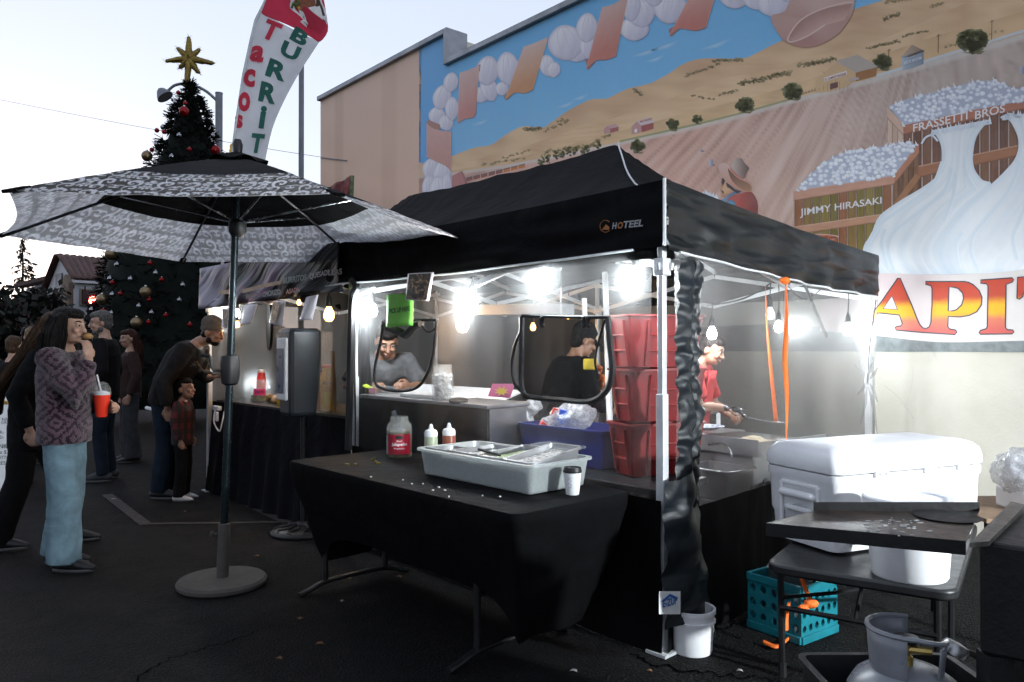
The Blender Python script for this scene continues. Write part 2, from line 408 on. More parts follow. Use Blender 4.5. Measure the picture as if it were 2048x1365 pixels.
class Paint(MB):
    """paint laid on the wall, drawn in picture coordinates of the wall seen head on from the street"""
    def __init__(s, layer): super().__init__(); s.c = []; s.layer = layer
    def pt(s, x, y, col, k=0): s.v.append(wp(x, y, s.layer + k)); s.c.append(alb(col)); return len(s.v) - 1
    def poly(s, pts, col, smooth=0, k=0):
        if smooth: pts = [(p.x, p.y) for p in crom([(x, y, 0) for x, y in pts], smooth, True)]
        s.f.append(tuple(s.pt(x, y, col if not callable(col) else col(x, y), k) for x, y in pts)); return s
    def ring(s, pts, fn, c=None, rings=4, smooth=3, k=0):
        """filled outline with rings towards the centre; fn(t, x, y, a): t = 1 on the outline"""
        if smooth: pts = [(p.x, p.y) for p in crom([(x, y, 0) for x, y in pts], smooth, True)]
        n = len(pts); cx, cy = c or (sum(p[0] for p in pts) / n, sum(p[1] for p in pts) / n)
        ids = []
        for r in range(rings):
            t = 1 - r / rings
            ids.append([s.pt(cx + (x - cx) * t, cy + (y - cy) * t, fn(t, cx + (x - cx) * t, cy + (y - cy) * t, i / n), k) for i, (x, y) in enumerate(pts)])
        e = s.pt(cx, cy, fn(0, cx, cy, 0), k)
        for r in range(rings - 1):
            for i in range(n): s.f.append((ids[r][i], ids[r][(i + 1) % n], ids[r + 1][(i + 1) % n], ids[r + 1][i]))
        for i in range(n): s.f.append((ids[-1][i], ids[-1][(i + 1) % n], e))
        return s
    def ruled(s, A, B, fn, rows=6, smooth=6, k=0):
        """sheet between two curves; fn(u, v, x, y)"""
        A = crom([(x, y, 0) for x, y in A], smooth); B = crom([(x, y, 0) for x, y in B], smooth)
        n = max(len(A), len(B))
        def smp(P, t):
            f = t * (len(P) - 1); i = min(int(f), len(P) - 2); return P[i].lerp(P[i + 1], f - i)
        o = len(s.v)
        for j in range(rows + 1):
            for i in range(n):
                u, v = i / (n - 1), j / rows; p = smp(A, u).lerp(smp(B, u), v); s.pt(p.x, p.y, fn(u, v, p.x, p.y), k)
        for j in range(rows):
            for i in range(n - 1): a = o + j * n + i; s.f.append((a, a + 1, a + 1 + n, a + n))
        return s
    def stroke(s, pts, wd, col, closed=False, k=0, smooth=0):
        if smooth: pts = [(p.x, p.y) for p in crom([(x, y, 0) for x, y in pts], smooth, closed)]
        P = [V(x, y, 0) for x, y in pts]; n = len(P); ids = []
        for i in range(n):
            a = P[(i - 1) % n if closed else max(i - 1, 0)]; b = P[(i + 1) % n if closed else min(i + 1, n - 1)]
            d = (b - a).normalized() if (b - a).length > 1e-6 else V(1, 0, 0); q = V(-d.y, d.x, 0) * wd / 2
            ids.append((s.pt(P[i].x + q.x, P[i].y + q.y, col, k), s.pt(P[i].x - q.x, P[i].y - q.y, col, k)))
        for i in range(n if closed else n - 1):
            a, b = ids[i], ids[(i + 1) % n]; s.f.append((a[0], b[0], b[1], a[1]))
        return s
    def done(s, name, parent=None):
        o = s.build(name, MA['mural'], parent or mural, smooth=False, fix=False)
        b = bmesh.new(); b.from_mesh(o.data)
        for f in b.faces:
            f.normal_update()
            if f.normal.dot(WN) < 0: f.normal_flip()
        b.to_mesh(o.data); b.free(); return o
def nz(x, y, s=1.0, z=0.0): return noise.noise(V(x * s, y * s, z))
def jit(c, k): return tuple(max(0, min(255, q + k)) for q in c)

p = Paint(1)
def sky_c(u, v, x, y): return mixc((96, 164, 216), (138, 190, 226), max(0, min(1, v * 1.1 + .12 * nz(x, y, .01)))) if x > 900 else mixc((104, 164, 214), (92, 154, 216), v)
p.ruled([(838, 60), (900, 30), (1150, -90), (1700, -380), (2400, -720)], [(838, 420), (1000, 420), (1300, 420), (1800, 420), (2400, 420)], sky_c, 10, 10)
# keep the paint below the coping
lim = Paint(1); o_ = len(p.v)
zmax_hi, zmax_lo = Z_HI - .004, Z_LO - .004
for i, q in enumerate(p.v):
    s_ = (q - W0).dot(WD); zm = zmax_hi if s_ > S_STEP else zmax_lo
    if q.z > zm: q.z = zm
mural = p.build('mural', MA['mural'], bld, smooth=False, fix=False)
p = Paint(0)   # salmon bay to the left of the picture
def salmon(u, v, x, y):
    c = mixc((214, 180, 160), (236, 192, 166), v); k = 0
    if 672 < x < 684: k = -14
    if 765 < x < 790: k = -9
    return jit(c, k + 6 * nz(x, y, .02))
p.layer = 1
N_ = 40
for j in range(2):
    pass
p.ruled([(641, 203), (700, 172), (760, 141), (843, 98)], [(641, 640), (700, 640), (760, 640), (838, 640)], salmon, 12, 12)
for q in p.v:
    if q.z > zmax_hi: q.z = zmax_hi
p.done('salmon_bay', bld)

# golden hills, far to near
def hillc(base, shade, s=.012):
    def fn(u, v, x, y):
        n = nz(x, y, s, 3.1) + .5 * nz(x * 2.2, y * 4, s, 8); t = max(0, min(1, .42 + 1.0 * n - .25 * v)); return mixc(base, shade, t)
    return fn
RIDGE = [(903, 313), (948, 296), (982, 290), (1016, 267), (1047, 253), (1084, 256), (1101, 246), (1136, 222), (1180, 200), (1214, 197), (1255, 178), (1300, 167), (1340, 146), (1360, 132), (1386, 121), (1417, 117), (1485, 117), (1516, 105), (1560, 83), (1630, 52), (1705, 20), (1784, -6), (1900, -60), (2300, -250)]
FIELD = [(838, 352), (905, 345), (1040, 325), (1240, 284), (1358, 259), (1477, 230), (1587, 198), (1631, 186), (1753, 154), (1847, 127), (2048, 67), (2300, -15)]
p = Paint(2); p.ruled(RIDGE, FIELD, hillc((224, 188, 148), (196, 154, 120)), 8, 5)
p.done('painted_hill')
p = Paint(3); p.ruled([(838, 326), (905, 330), (980, 312), (1060, 290), (1140, 262), (1225, 238), (1320, 205), (1440, 160), (1540, 140), (1640, 110), (1760, 80), (1900, 20), (2048, -40), (2300, -160)], FIELD, hillc((228, 192, 152), (202, 160, 124), .018), 6, 5)
p.done('painted_hill')
p = Paint(4); p.ruled([(838, 338), (905, 342), (1100, 300), (1240, 262), (1400, 220), (1500, 196), (1600, 165), (1740, 118), (1880, 70), (2048, 22), (2300, -70)], FIELD, hillc((222, 184, 142), (196, 160, 122), .03), 4, 5)
p.done('painted_hill')
# furrowed field: furrows run together towards the hills
def fieldc(u, v, x, y):
    a = math.atan2(y + 274, x - 1909); r = math.hypot(y + 274, x - 1909)
    n = noise.noise(V(a * 75, r * .004, 1.3)) + .6 * noise.noise(V(a * 190, r * .012, 5)) + .5 * nz(x, y, .012)
    base = mixc((212, 166, 148), (182, 164, 152), max(0, min(1, (x - 1350) / 500)))
    c = mixc(base, (222, 196, 184), max(0, n * .75)) if n > 0 else mixc(base, (142, 108, 98), min(1, -n * .75))
    if v < .03: c = mixc(c, (214, 206, 196), .7)
    return c
p = Paint(5); p.ruled(FIELD, [(838, 560), (1100, 560), (1300, 560), (1500, 560), (1700, 560), (1900, 560), (2300, 560)], fieldc, 60, 22); p.done('painted_field')
# road edge light strip
p = Paint(6); p.stroke([(1240, 283), (1358, 257), (1477, 228), (1587, 197)], 4, (150, 150, 110), smooth=4); p.stroke([(1753, 152), (1847, 124), (2048, 62), (2300, -20)], 6, (206, 206, 204), smooth=4); p.done('painted_road')
# wisps of cloud
rc = random.Random(5)
for cx, cy, L in ((960, 245, 40), (1130, 210, 46), (1160, 195, 36), (1290, 105, 60), (1330, 92, 60), (1430, 90, 70), (1310, 118, 40)):
    p = Paint(2); p.ring([(cx - L * .5, cy + L * .16), (cx, cy - 2), (cx + L * .5, cy - L * .2), (cx + L * .1, cy + 6)], lambda t, x, y, a: mixc((176, 206, 228), (122, 180, 222), t), rings=3); p.done('painted_cloud')
# bushes and trees of the hills
def clump(p, cx, cy, w_, h_, n, rnd, dark=(96, 96, 70), lite=(136, 132, 92)):
    for i in range(n):
        a = rnd.uniform(0, 6.28); r = rnd.random() ** .5; x = cx + math.cos(a) * r * w_ / 2; y = cy + math.sin(a) * r * h_ / 2
        q = rnd.uniform(.12, .24) * min(w_, h_) + .8; col = mixc(lite, dark, max(0, min(1, (y - cy + h_ / 2) / h_ * 1.1 + rnd.uniform(-.3, .3))))
        p.poly([(x + math.cos(t * 1.257 + i) * q * rnd.uniform(.7, 1.3), y + math.sin(t * 1.257 + i) * q * rnd.uniform(.6, 1.1)) for t in range(5)], col)
rt = random.Random(11)
for cx, cy, w_, h_, n in ((1275, 293, 26, 22, 40), (1345, 250, 22, 20, 40), (1395, 239, 18, 16, 36), (1490, 210, 32, 26, 60), (1585, 183, 36, 28, 70), (1945, 82, 52, 40, 110), (1765, 125, 34, 26, 60)):
    p = Paint(7); p.stroke([(cx, cy), (cx - 1, cy + h_ * .62)], 2.2, (70, 58, 42)); p.poly([(cx - w_ * .4, cy + h_ * .6), (cx + w_ * .5, cy + h_ * .5), (cx + w_ * .3, cy + h_ * .68)], (110, 100, 70)); clump(p, cx, cy, w_, h_, n, rt); p.done('painted_tree')
p = Paint(6)
for x0, y0, x1, y1, n, hh in ((1050, 258, 1080, 258, 12, 9), (1090, 262, 1140, 240, 10, 6), (1085, 312, 1100, 300, 4, 9), (1108, 303, 1200, 288, 14, 12), (960, 330, 1050, 318, 12, 6), (1000, 318, 1060, 300, 8, 5), (1180, 290, 1225, 268, 8, 7), (1115, 244, 1130, 236, 4, 5), (1268, 180, 1284, 188, 6, 8), (1370, 152, 1440, 128, 14, 7), (1425, 122, 1486, 120, 16, 8), (1440, 190, 1475, 182, 8, 7), (1480, 168, 1580, 145, 30, 12), (1600, 132, 1670, 118, 18, 12), (1735, 96, 1800, 82, 14, 8), (1765, 38, 1800, 28, 10, 9), (1800, 74, 1860, 60, 10, 6), (1860, 14, 1885, 6, 6, 6), (1640, 150, 1760, 130, 10, 8), (1880, 98, 2010, 60, 12, 6), (1380, 190, 1430, 200, 8, 5), (1770, 6, 1830, -4, 12, 8)):
    for i in range(n):
        t = (i + rt.random()) / n; clump(p, lerp(x0, x1, t), lerp(y0, y1, t) + rt.uniform(-2, 2), hh * 1.1, hh * .7, 6, rt, (134, 120, 88), (172, 150, 110))
p.done('painted_bushes')['kind'] = 'stuff'
p = Paint(6)
for x, y, h_ in ((1083, 325, 20), (1098, 318, 18), (1112, 311, 17), (1124, 308, 16), (1138, 303, 18), (1149, 301, 16), (1166, 303, 14), (1174, 296, 16), (1196, 290, 16)): clump(p, x, y, h_ * .62, h_, 16, rt, (74, 74, 52), (116, 110, 72))
p.done('painted_bushes')['kind'] = 'stuff'
# telegraph poles, silo, barns, train, tins
p = Paint(7)
for x, y0, y1 in ((1778, 98, 124), (1877, 68, 106), (1984, 40, 80)): p.stroke([(x, y0), (x - 1, y1)], 1.6, (120, 92, 66)); p.stroke([(x - 4, y0 + 5), (x + 4, y0 + 2)], 1.4, (120, 92, 66))
p.done('painted_poles')['kind'] = 'stuff'
p = Paint(8); p.ruled([(1803, 114), (1812, 112), (1847, 100)], [(1804, 140), (1815, 139), (1847, 128)], lambda u, v, x, y: mixc((186, 196, 206), (120, 128, 138), u), 4, 4); p.poly([(1800, 116), (1824, 90), (1849, 102), (1847, 104), (1822, 114)], lambda x, y: mixc((196, 170, 150), (118, 96, 80), max(0, min(1, (x - 1800) / 50)))); p.done('painted_silo')
def barn(name, front, side, roof, fc, sc, rc_, k=8, slats=0):
    p = Paint(k); p.poly(front, fc); p.poly(side, sc); p.poly(roof, rc_, k=1)
    if slats:
        xs_ = [q[0] for q in front]; x0, x1 = min(xs_), max(xs_)
        for i in range(1, slats):
            x = lerp(x0, x1, i / slats); p.stroke([(x, front[0][1] - 4), (x, front[1][1] + 3 if abs(x - front[1][0]) < 6 else front[0][1] - 28 + abs(x - (x0 + x1) / 2) * .6)], .8, (140, 108, 78), k=.5)
    return p
p = barn('barn', [(1631, 186), (1631, 163), (1673, 124), (1712, 145), (1712, 160), (1690, 174), (1660, 184)], [(1711, 146), (1755, 134), (1752, 152), (1712, 163)], [(1671, 122), (1716, 110), (1757, 134), (1711, 146)], (206, 170, 130), (146, 98, 62), (176, 162, 150), slats=10)
p.poly([(1648, 156), (1693, 142), (1694, 150), (1649, 164)], (232, 224, 218), k=2); p.poly([(1660, 180), (1660, 168), (1676, 164), (1676, 175)], (92, 60, 58), k=1)
p.poly([(1682, 178), (1682, 168), (1697, 158), (1700, 172)], (200, 166, 128), k=1); p.poly([(1696, 158), (1716, 154), (1719, 159), (1700, 164)], (176, 160, 150), k=2)
p.done('painted_barn')
def wall_text(body, p0, p1, h0, h1, col, layer, bold=.012, name='painted_lettering', squeeze=1.0):
    """letters from p0 to p1 along the baseline, heights h0 and h1 at the ends"""
    m = text_on(body, lambda u, v: wp(lerp(p0[0], p1[0], u), lerp(p0[1], p1[1], u) - v * lerp(h0, h1, u), layer), bold)
    m.c = [alb(col)] * len(m.v); m.layer = layer
    o = m.build(name, MA['mural'], mural, smooth=False, fix=False); return o
wall_text('EL CAMINO PACKING', (1650, 162), (1692, 150), 5, 5, (150, 60, 50), 12, .02)
wall_text('BECK BOOM', (1808, 130), (1843, 119), 6, 6, (222, 226, 230), 12, .02)
p = barn('b', [(1263, 269), (1263, 254), (1274, 243), (1282, 252), (1284, 265)], [(1282, 252), (1307, 245), (1307, 258), (1284, 265)], [(1274, 243), (1300, 234), (1309, 245), (1282, 252)], (188, 140, 136), (150, 78, 74), (206, 190, 188)); p.poly([(1269, 266), (1269, 259), (1274, 258), (1274, 265)], (238, 232, 228), k=1); p.done('painted_barn')
wall_text('MATULICH', (1280, 246), (1303, 240), 4, 4, (170, 60, 60), 12, .02)
p = barn('b', [(1208, 268), (1208, 258), (1215, 252), (1220, 258), (1221, 266)], [(1220, 258), (1237, 254), (1237, 262), (1221, 266)], [(1215, 252), (1231, 248), (1238, 254), (1220, 258)], (186, 140, 136), (150, 84, 80), (196, 150, 150)); p.done('painted_barn')
p = barn('b', [(902, 375), (905, 352), (921, 343), (931, 366), (930, 378)], [(930, 365), (934, 362), (934, 374), (930, 376)], [(921, 343), (925, 343), (934, 362), (930, 365)], (176, 116, 112), (140, 84, 80), (150, 100, 96)); p.done('painted_barn')
p = Paint(8)
for i in range(8):
    x = 932 + i * 15; y = 356 - i * 3.6; p.poly([(x, y), (x + 13, y - 3.2), (x + 13, y + 4), (x, y + 7.5)], (132, 76, 66) if i < 5 else (196, 112, 62)); p.poly([(x, y), (x + 13, y - 3.2), (x + 13, y - 1), (x, y + 2)], (92, 84, 86), k=1)
p.done('painted_train')
for x, y, w_, h_ in ((1418, 320, 8, 13), (1400, 299, 4, 6), (2040, 134, 9, 14)):
    p = Paint(8); p.ruled([(x, y), (x + w_, y - 1)], [(x, y + h_), (x + w_, y + h_ - 1)], lambda u, v, X_, Y_: mixc((188, 192, 206), (122, 122, 138), u), 2, 4); p.poly([(x + w_, y + h_), (x + w_ + 6, y + h_ - 3), (x + w_, y + h_ - 4)], (130, 100, 96)); p.done('painted_tin')
# fence by the barn
p = Paint(7)
for i in range(9): p.stroke([(1582 + i * 6, 197 - i * 1.7), (1582 + i * 6, 190 - i * 1.7)], 1, (110, 86, 60))
p.stroke([(1582, 194), (1632, 180)], 1, (110, 86, 60)); p.done('painted_fence')

# garland of garlic and ribbon round the picture
def bulb(p, cx, cy, rx, ry, ang=0.0, k=0):
    n = 14; pts = []
    for i in range(n):
        a = 2 * math.pi * i / n; s_ = 1 + .08 * math.cos(2 * a); x = rx * math.cos(a) * s_; y = ry * math.sin(a)
        pts.append((cx + x * math.cos(ang) - y * math.sin(ang), cy + x * math.sin(ang) + y * math.cos(ang)))
    def fn(t, x, y, a):
        d = ((x - cx) / rx * .55 + (y - cy) / ry * .75); base = mixc((240, 236, 240), (178, 172, 190), max(0, min(1, .35 + d * .55)))
        if t > .97: base = mixc(base, (150, 142, 160), .4)
        return jit(base, 5 * math.sin((x - cx) / rx * 9 + (y - cy) / ry * 2))
    p.ring(pts, fn, rings=5, smooth=2, k=k)
    ca, sa = math.cos(ang), math.sin(ang)
    for e in (-.42, .1, .55):
        p.stroke([(cx + e * rx * math.cos(t) * ca - ry * .93 * math.sin(t) * sa, cy + e * rx * math.cos(t) * sa + ry * .93 * math.sin(t) * ca) for t in [R(q) for q in range(-80, 81, 20)]], 1.1, (204, 198, 210), k=k + .15)
def cluster(bulbs, layer):
    p = Paint(layer)
    for i, b in enumerate(bulbs): bulb(p, *b, k=i * .35)
    p.done('painted_garlic')
cluster([(862, 338, 16, 22, .2), (884, 350, 17, 30, .1), (858, 376, 13, 26, 0), (878, 385, 18, 34, -.1), (894, 372, 9, 26, 0)], 9)
cluster([(874, 232, 16, 18, .2), (892, 246, 14, 16, -.3), (884, 195, 17, 26, .3), (904, 218, 13, 24, 0), (902, 165, 14, 20, .2)], 9)
cluster([(962, 190, 15, 16, 0), (978, 178, 16, 26, -.3), (975, 142, 22, 30, .15), (1004, 178, 12, 14, 0), (1016, 138, 22, 34, -.1)], 9)
cluster([(1095, 132, 15, 22, -.2), (1108, 140, 12, 16, .2), (1150, 110, 22, 14, .2), (1132, 86, 34, 36, -.3), (1175, 92, 14, 26, 0), (1174, 56, 20, 30, .1)], 9)
cluster([(1268, 58, 28, 24, .1), (1282, 26, 26, 30, -.2), (1262, 10, 18, 34, 0), (1340, 14, 32, 34, .2), (1308, -14, 20, 28, 0)], 9)
cluster([(1470, -8, 30, 26, 0), (1512, -2, 26, 22, .2), (1552, 4, 36, 30, -.2), (1580, -24, 30, 30, 0)], 9)
def ribbon(A, B, c0, c1, layer=12, tail=None):
    p = Paint(layer)
    def fn(u, v, x, y):
        c = mixc(c0, c1, max(0, min(1, v * 1.15))); e = abs(u - .5) * 2
        return mixc(c, (236, 206, 190), .45 if e > .9 else 0) if e > .9 else jit(c, 10 * (.5 - u) + 5 * nz(x, y, .1))
    p.ruled(A, B, fn, 9, 5)
    if tail: p.poly(tail, mixc(c1, (120, 80, 66), .45), k=-.5)
    p.done('painted_ribbon')
ribbon([(853, 246), (864, 256), (884, 262), (903, 263)], [(853, 314), (868, 322), (890, 332), (902, 343)], (206, 160, 150), (196, 144, 132), tail=[(853, 246), (857, 240), (880, 250), (880, 262), (864, 257)])
ribbon([(919, 146), (935, 141), (959, 131)], [(915, 247), (932, 238), (946, 236), (952, 226)], (208, 176, 168), (190, 126, 116), tail=[(955, 131), (961, 129), (960, 142), (953, 152)])
ribbon([(1047, 94), (1070, 86), (1097, 74)], [(1010, 199), (1030, 186), (1050, 187), (1066, 180)], (214, 182, 170), (196, 136, 98), tail=[(1008, 196), (1014, 200), (1024, 190), (1030, 184), (1014, 186)])
ribbon([(1204, 15), (1228, 8), (1258, -12)], [(1172, 138), (1192, 122), (1214, 120), (1232, 113)], (206, 168, 158), (186, 112, 98), tail=[(1171, 120), (1176, 140), (1190, 124), (1192, 112)])
ribbon([(1386, -20), (1410, -26), (1440, -40)], [(1338, 72), (1360, 58), (1390, 62), (1412, 56)], (206, 160, 148), (188, 112, 100), tail=[(1337, 60), (1342, 74), (1356, 60), (1352, 50)])
p = Paint(12); p.ring([(1541, 34), (1570, 22), (1600, -30), (1700, -50), (1709, 8), (1696, 44), (1672, 72), (1640, 90), (1612, 96), (1584, 90), (1562, 76)], lambda t, x, y, a: mixc((206, 172, 160), (170, 124, 112), max(0, min(1, (y + 20) / 110 + .18 * math.sin(a * 19)))), rings=6)
p.ruled([(1578, 72), (1600, 40), (1640, 20), (1704, 8)], [(1584, 82), (1620, 70), (1650, 52), (1690, 40)], lambda u, v, x, y: mixc((150, 108, 98), (206, 166, 150), v * .8 + .2 * u), 6, 6, k=1)
p.stroke([(1706, 6), (1690, 6), (1640, 20), (1600, 42), (1576, 76), (1584, 84), (1616, 72), (1650, 50)], 3, (222, 190, 176), k=2, smooth=5); p.done('painted_ribbon')

# crates heaped with garlic
def planks(p, q, cols, n, k, gap=(60, 40, 28)):
    (ax, ay), (bx, by), (cx, cy), (dx, dy) = q
    for i in range(n):
        u0, u1 = i / n, (i + 1) / n; c = cols[i % len(cols)]
        p.ruled([(lerp(ax, bx, u0), lerp(ay, by, u0)), (lerp(ax, bx, u1 - .01), lerp(ay, by, u1 - .01))], [(lerp(dx, cx, u0), lerp(dy, cy, u0)), (lerp(dx, cx, u1 - .01), lerp(dy, cy, u1 - .01))], lambda u, v, x, y, c=c: jit(mixc(c, gap, .55 if u > .9 or u < .06 else 0), 16 * nz(x * .8, y * .12, .5)), 5, 6, k)
def Z5(x, y): return (1240 + x / 2.535, y / 2.535)
def rail(p, q, c, k):
    (ax, ay), (bx, by), (cx, cy), (dx, dy) = q
    p.ruled([(ax, ay), (bx, by)], [(dx, dy), (cx, cy)], lambda u, v, x, y: jit(mixc(c, (222, 190, 170), .6 if v < .1 else 0) if v < .9 else mixc(c, (70, 44, 34), .6), 12 * nz(x * .2, y, .6)), 6, 14, k)
def heap(outline, layer, n, seed, r0):
    p = Paint(layer); p.poly(outline, (176, 180, 196)); rnd = random.Random(seed)
    xs_ = [q[0] for q in outline]; ys_ = [q[1] for q in outline]
    def inside(x, y):
        c = False; m_ = len(outline)
        for i in range(m_):
            (x0, y0), (x1, y1) = outline[i], outline[i - 1]
            if (y0 > y) != (y1 > y) and x < (x1 - x0) * (y - y0) / (y1 - y0) + x0: c = not c
        return c
    pts = []
    for _ in range(6000):
        x, y = rnd.uniform(min(xs_), max(xs_)), rnd.uniform(min(ys_), max(ys_))
        if inside(x, y) and all((x - a) ** 2 + (y - b) ** 2 > (r0 * 1.15) ** 2 for a, b in pts): pts.append((x, y))
        if len(pts) >= n: break
    for i, (x, y) in enumerate(sorted(pts, key=lambda q: q[1])):
        r = r0 * rnd.uniform(.8, 1.2); tone = rnd.uniform(-12, 10)
        o = [(x + r * math.cos(2 * math.pi * j / 8), y + r * .82 * math.sin(2 * math.pi * j / 8)) for j in range(8)]
        p.ring(o, lambda t, X_, Y_, a: jit(mixc((244, 246, 250), (140, 148, 172), max(0, min(1, (t ** 2) * (.45 + .5 * (Y_ - y) / r)))), tone), rings=3, smooth=2, k=.2 + i * .8 / len(pts))
        if rnd.random() < .5: p.stroke([(x, y), (x + rnd.uniform(-.5, .5) * r, y - r * rnd.uniform(.9, 1.8))], 1.4, (226, 228, 236), k=1.2)
        if rnd.random() < .2: p.ring([(x - 1.4, y + 1), (x + 1.4, y + 1), (x, y + 3)], lambda t, X_, Y_, a: (170, 130, 104), rings=1, smooth=0, k=1.3)
    for x, y in outline:
        if rnd.random() < .75: p.poly([(x - 3, y + 3), (x + rnd.uniform(-5, 5), y - rnd.uniform(4, 9)), (x + 3, y + 3)], (232, 236, 242), k=.6)
    p.done('painted_garlic_heap')
# rear crate
p = Paint(9)
planks(p, [Z5(1438, 680), Z5(2120, 535), Z5(2120, 1200), Z5(1438, 1200)], [(104, 70, 56), (92, 62, 50), (112, 78, 60)], 14, 0, (44, 30, 26))
rail(p, [Z5(1500, 845), Z5(2120, 715), Z5(2120, 770), Z5(1500, 905)], (146, 96, 70), 1)
planks(p, [Z5(1356, 552), Z5(1436, 642), Z5(1436, 740), Z5(1354, 735)], [(206, 176, 156), (192, 160, 142)], 3, 0)
rail(p, [Z5(1352, 545), Z5(1438, 632), Z5(1438, 690), Z5(1354, 600)], (206, 170, 150), 1)
rail(p, [Z5(1436, 630), Z5(2120, 488), Z5(2120, 540), Z5(1436, 684)], (168, 108, 86), 1); p.done('painted_crate')
heap([Z5(*q) for q in ((1362, 540), (1400, 522), (1500, 490), (1620, 462), (1700, 440), (1790, 415), (1900, 408), (1990, 448), (2120, 460), (2120, 500), (1780, 560), (1440, 636))], 11, 130, 3, 5.2)
wall_text('FRASSETTI', Z5(1486, 672), Z5(1762, 606), 16, 17, (238, 232, 232), 15, .014); wall_text('BROS', Z5(1800, 608), Z5(1952, 570), 17, 17, (238, 232, 232), 15, .014)
# front crate
p = Paint(12)
planks(p, [Z5(886, 1015), Z5(1380, 938), Z5(1380, 1300), Z5(886, 1300)], [(132, 84, 58), (124, 96, 58), (112, 96, 52), (126, 108, 60), (104, 90, 50)], 11, 0)
planks(p, [Z5(1386, 930), Z5(1515, 760), Z5(1512, 960), Z5(1384, 1060)], [(116, 82, 60), (100, 70, 52)], 5, 0)
rail(p, [Z5(1384, 890), Z5(1516, 728), Z5(1516, 780), Z5(1386, 940)], (172, 116, 92), 1)
p.stroke([Z5(1400, 1040), Z5(1512, 890)], 12, (150, 104, 74), k=1)
rail(p, [Z5(882, 968), Z5(1390, 888), Z5(1390, 936), Z5(882, 1020)], (190, 140, 118), 1.5); rail(p, [Z5(884, 1150), Z5(1380, 1078), Z5(1380, 1118), Z5(884, 1192)], (182, 134, 108), 1.5); p.done('painted_crate')
heap([Z5(*q) for q in ((905, 964), (930, 920), (960, 888), (1020, 840), (1080, 798), (1150, 772), (1210, 765), (1280, 750), (1345, 742), (1420, 722), (1506, 732), (1450, 810), (1388, 892), (1200, 922))], 14, 120, 9, 5.4)
wall_text('JIMMY HIRASAKI', Z5(912, 1108), Z5(1326, 1044), 19, 18, (232, 226, 226), 17, .014)
p = Paint(14); p.ruled([(1620, 470), (1640, 472), (1676, 474)], [(1632, 520), (1645, 520), (1664, 520)], lambda u, v, x, y: mixc((196, 116, 84), (160, 84, 60), u), 3, 5); p.ring([(1618, 472), (1640, 468), (1678, 473), (1660, 482), (1636, 482)], lambda t, x, y, a: (222, 206, 204) if t > .8 else (186, 108, 84), rings=4); p.done('painted_basket')
# the man with the hat
def ZC(x, y): return (1400 + x / 8.53, 290 + y / 8.53)
p = Paint(9)
p.ring([ZC(-10, 960), ZC(150, 925), ZC(300, 950), ZC(400, 1040), ZC(330, 1130), ZC(100, 1120), ZC(-60, 1100)], lambda t, x, y, a: mixc((130, 88, 64), (170, 120, 86), t), rings=3); p.done('painted_basket')
heap([ZC(*q) for q in ((-20, 920), (40, 830), (120, 800), (220, 850), (290, 900), (340, 970), (200, 945), (60, 940))], 10, 34, 5, 3.2)
p = Paint(11)
vest = [ZC(*q) for q in ((470, 940), (560, 870), (700, 830), (860, 800), (940, 880), (985, 1000), (985, 1150), (950, 1400), (600, 1400), (620, 1150), (600, 1020))]
p.ring(vest, lambda t, x, y, a: mixc((176, 84, 76), (116, 62, 58), max(0, min(1, (x - 1472) / 42))), rings=5)
p.ring([ZC(*q) for q in ((340, 1110), (380, 1030), (460, 960), (540, 940), (600, 990), (628, 1080), (615, 1230), (500, 1300), (330, 1220))], lambda t, x, y, a: mixc((116, 160, 186), (74, 104, 128), t ** 3 * .9), rings=5, k=1)
p.ring([ZC(*q) for q in ((355, 945), (440, 900), (540, 800), (600, 760), (720, 790), (640, 830), (540, 870), (470, 935), (410, 965))], lambda t, x, y, a: mixc((120, 150, 178), (78, 92, 116), max(0, min(1, (x - 1445) / 30))), rings=3, k=2)
p.ring([ZC(*q) for q in ((375, 600), (400, 570), (470, 640), (560, 700), (600, 770), (520, 830), (440, 870), (390, 885), (372, 850), (368, 800), (342, 768), (362, 700))], lambda t, x, y, a: mixc((206, 166, 130), (176, 122, 98), max(0, t - .3)), rings=4, k=3)
p.poly([ZC(*q) for q in ((375, 580), (395, 560), (430, 610), (420, 640), (390, 700), (365, 640))], (64, 50, 48), k=3.5); p.poly([ZC(*q) for q in ((440, 640), (520, 690), (610, 770), (700, 790), (640, 830), (540, 770), (500, 740), (460, 720))], (52, 46, 52), k=3.5)
p.stroke([ZC(365, 785), ZC(395, 800), ZC(400, 830)], 2.2, (60, 42, 42), k=4); p.stroke([ZC(372, 700), ZC(395, 690)], 1.2, (50, 38, 38), k=4)
p.ring([ZC(*q) for q in ((315, 360), (380, 308), (470, 330), (540, 400), (640, 520), (760, 570), (850, 650), (885, 730), (860, 790), (780, 808), (680, 785), (580, 730), (480, 660), (390, 560), (330, 450))], lambda t, x, y, a: mixc((206, 172, 162), (186, 134, 112), max(0, min(1, (y - 330) / 50))), rings=4, k=4)
p.ring([ZC(*q) for q in ((478, 400), (560, 500), (680, 590), (800, 640), (872, 720), (840, 780), (740, 770), (620, 690), (520, 570))], lambda t, x, y, a: mixc((112, 82, 68), (156, 116, 90), max(0, min(1, (y - 352) / 30))), rings=4, k=5)
p.ring([ZC(*q) for q in ((520, 360), (580, 260), (650, 225), (710, 232), (760, 310), (835, 395), (800, 470), (760, 570), (690, 560), (600, 470))], lambda t, x, y, a: mixc((190, 170, 158), (92, 72, 66), max(0, min(1, (x - 1466) / 30))), rings=4, k=6)
p.stroke([ZC(520, 395), ZC(600, 500), ZC(730, 590)], 2.6, (196, 112, 100), k=7, smooth=4); p.done('painted_farmer')

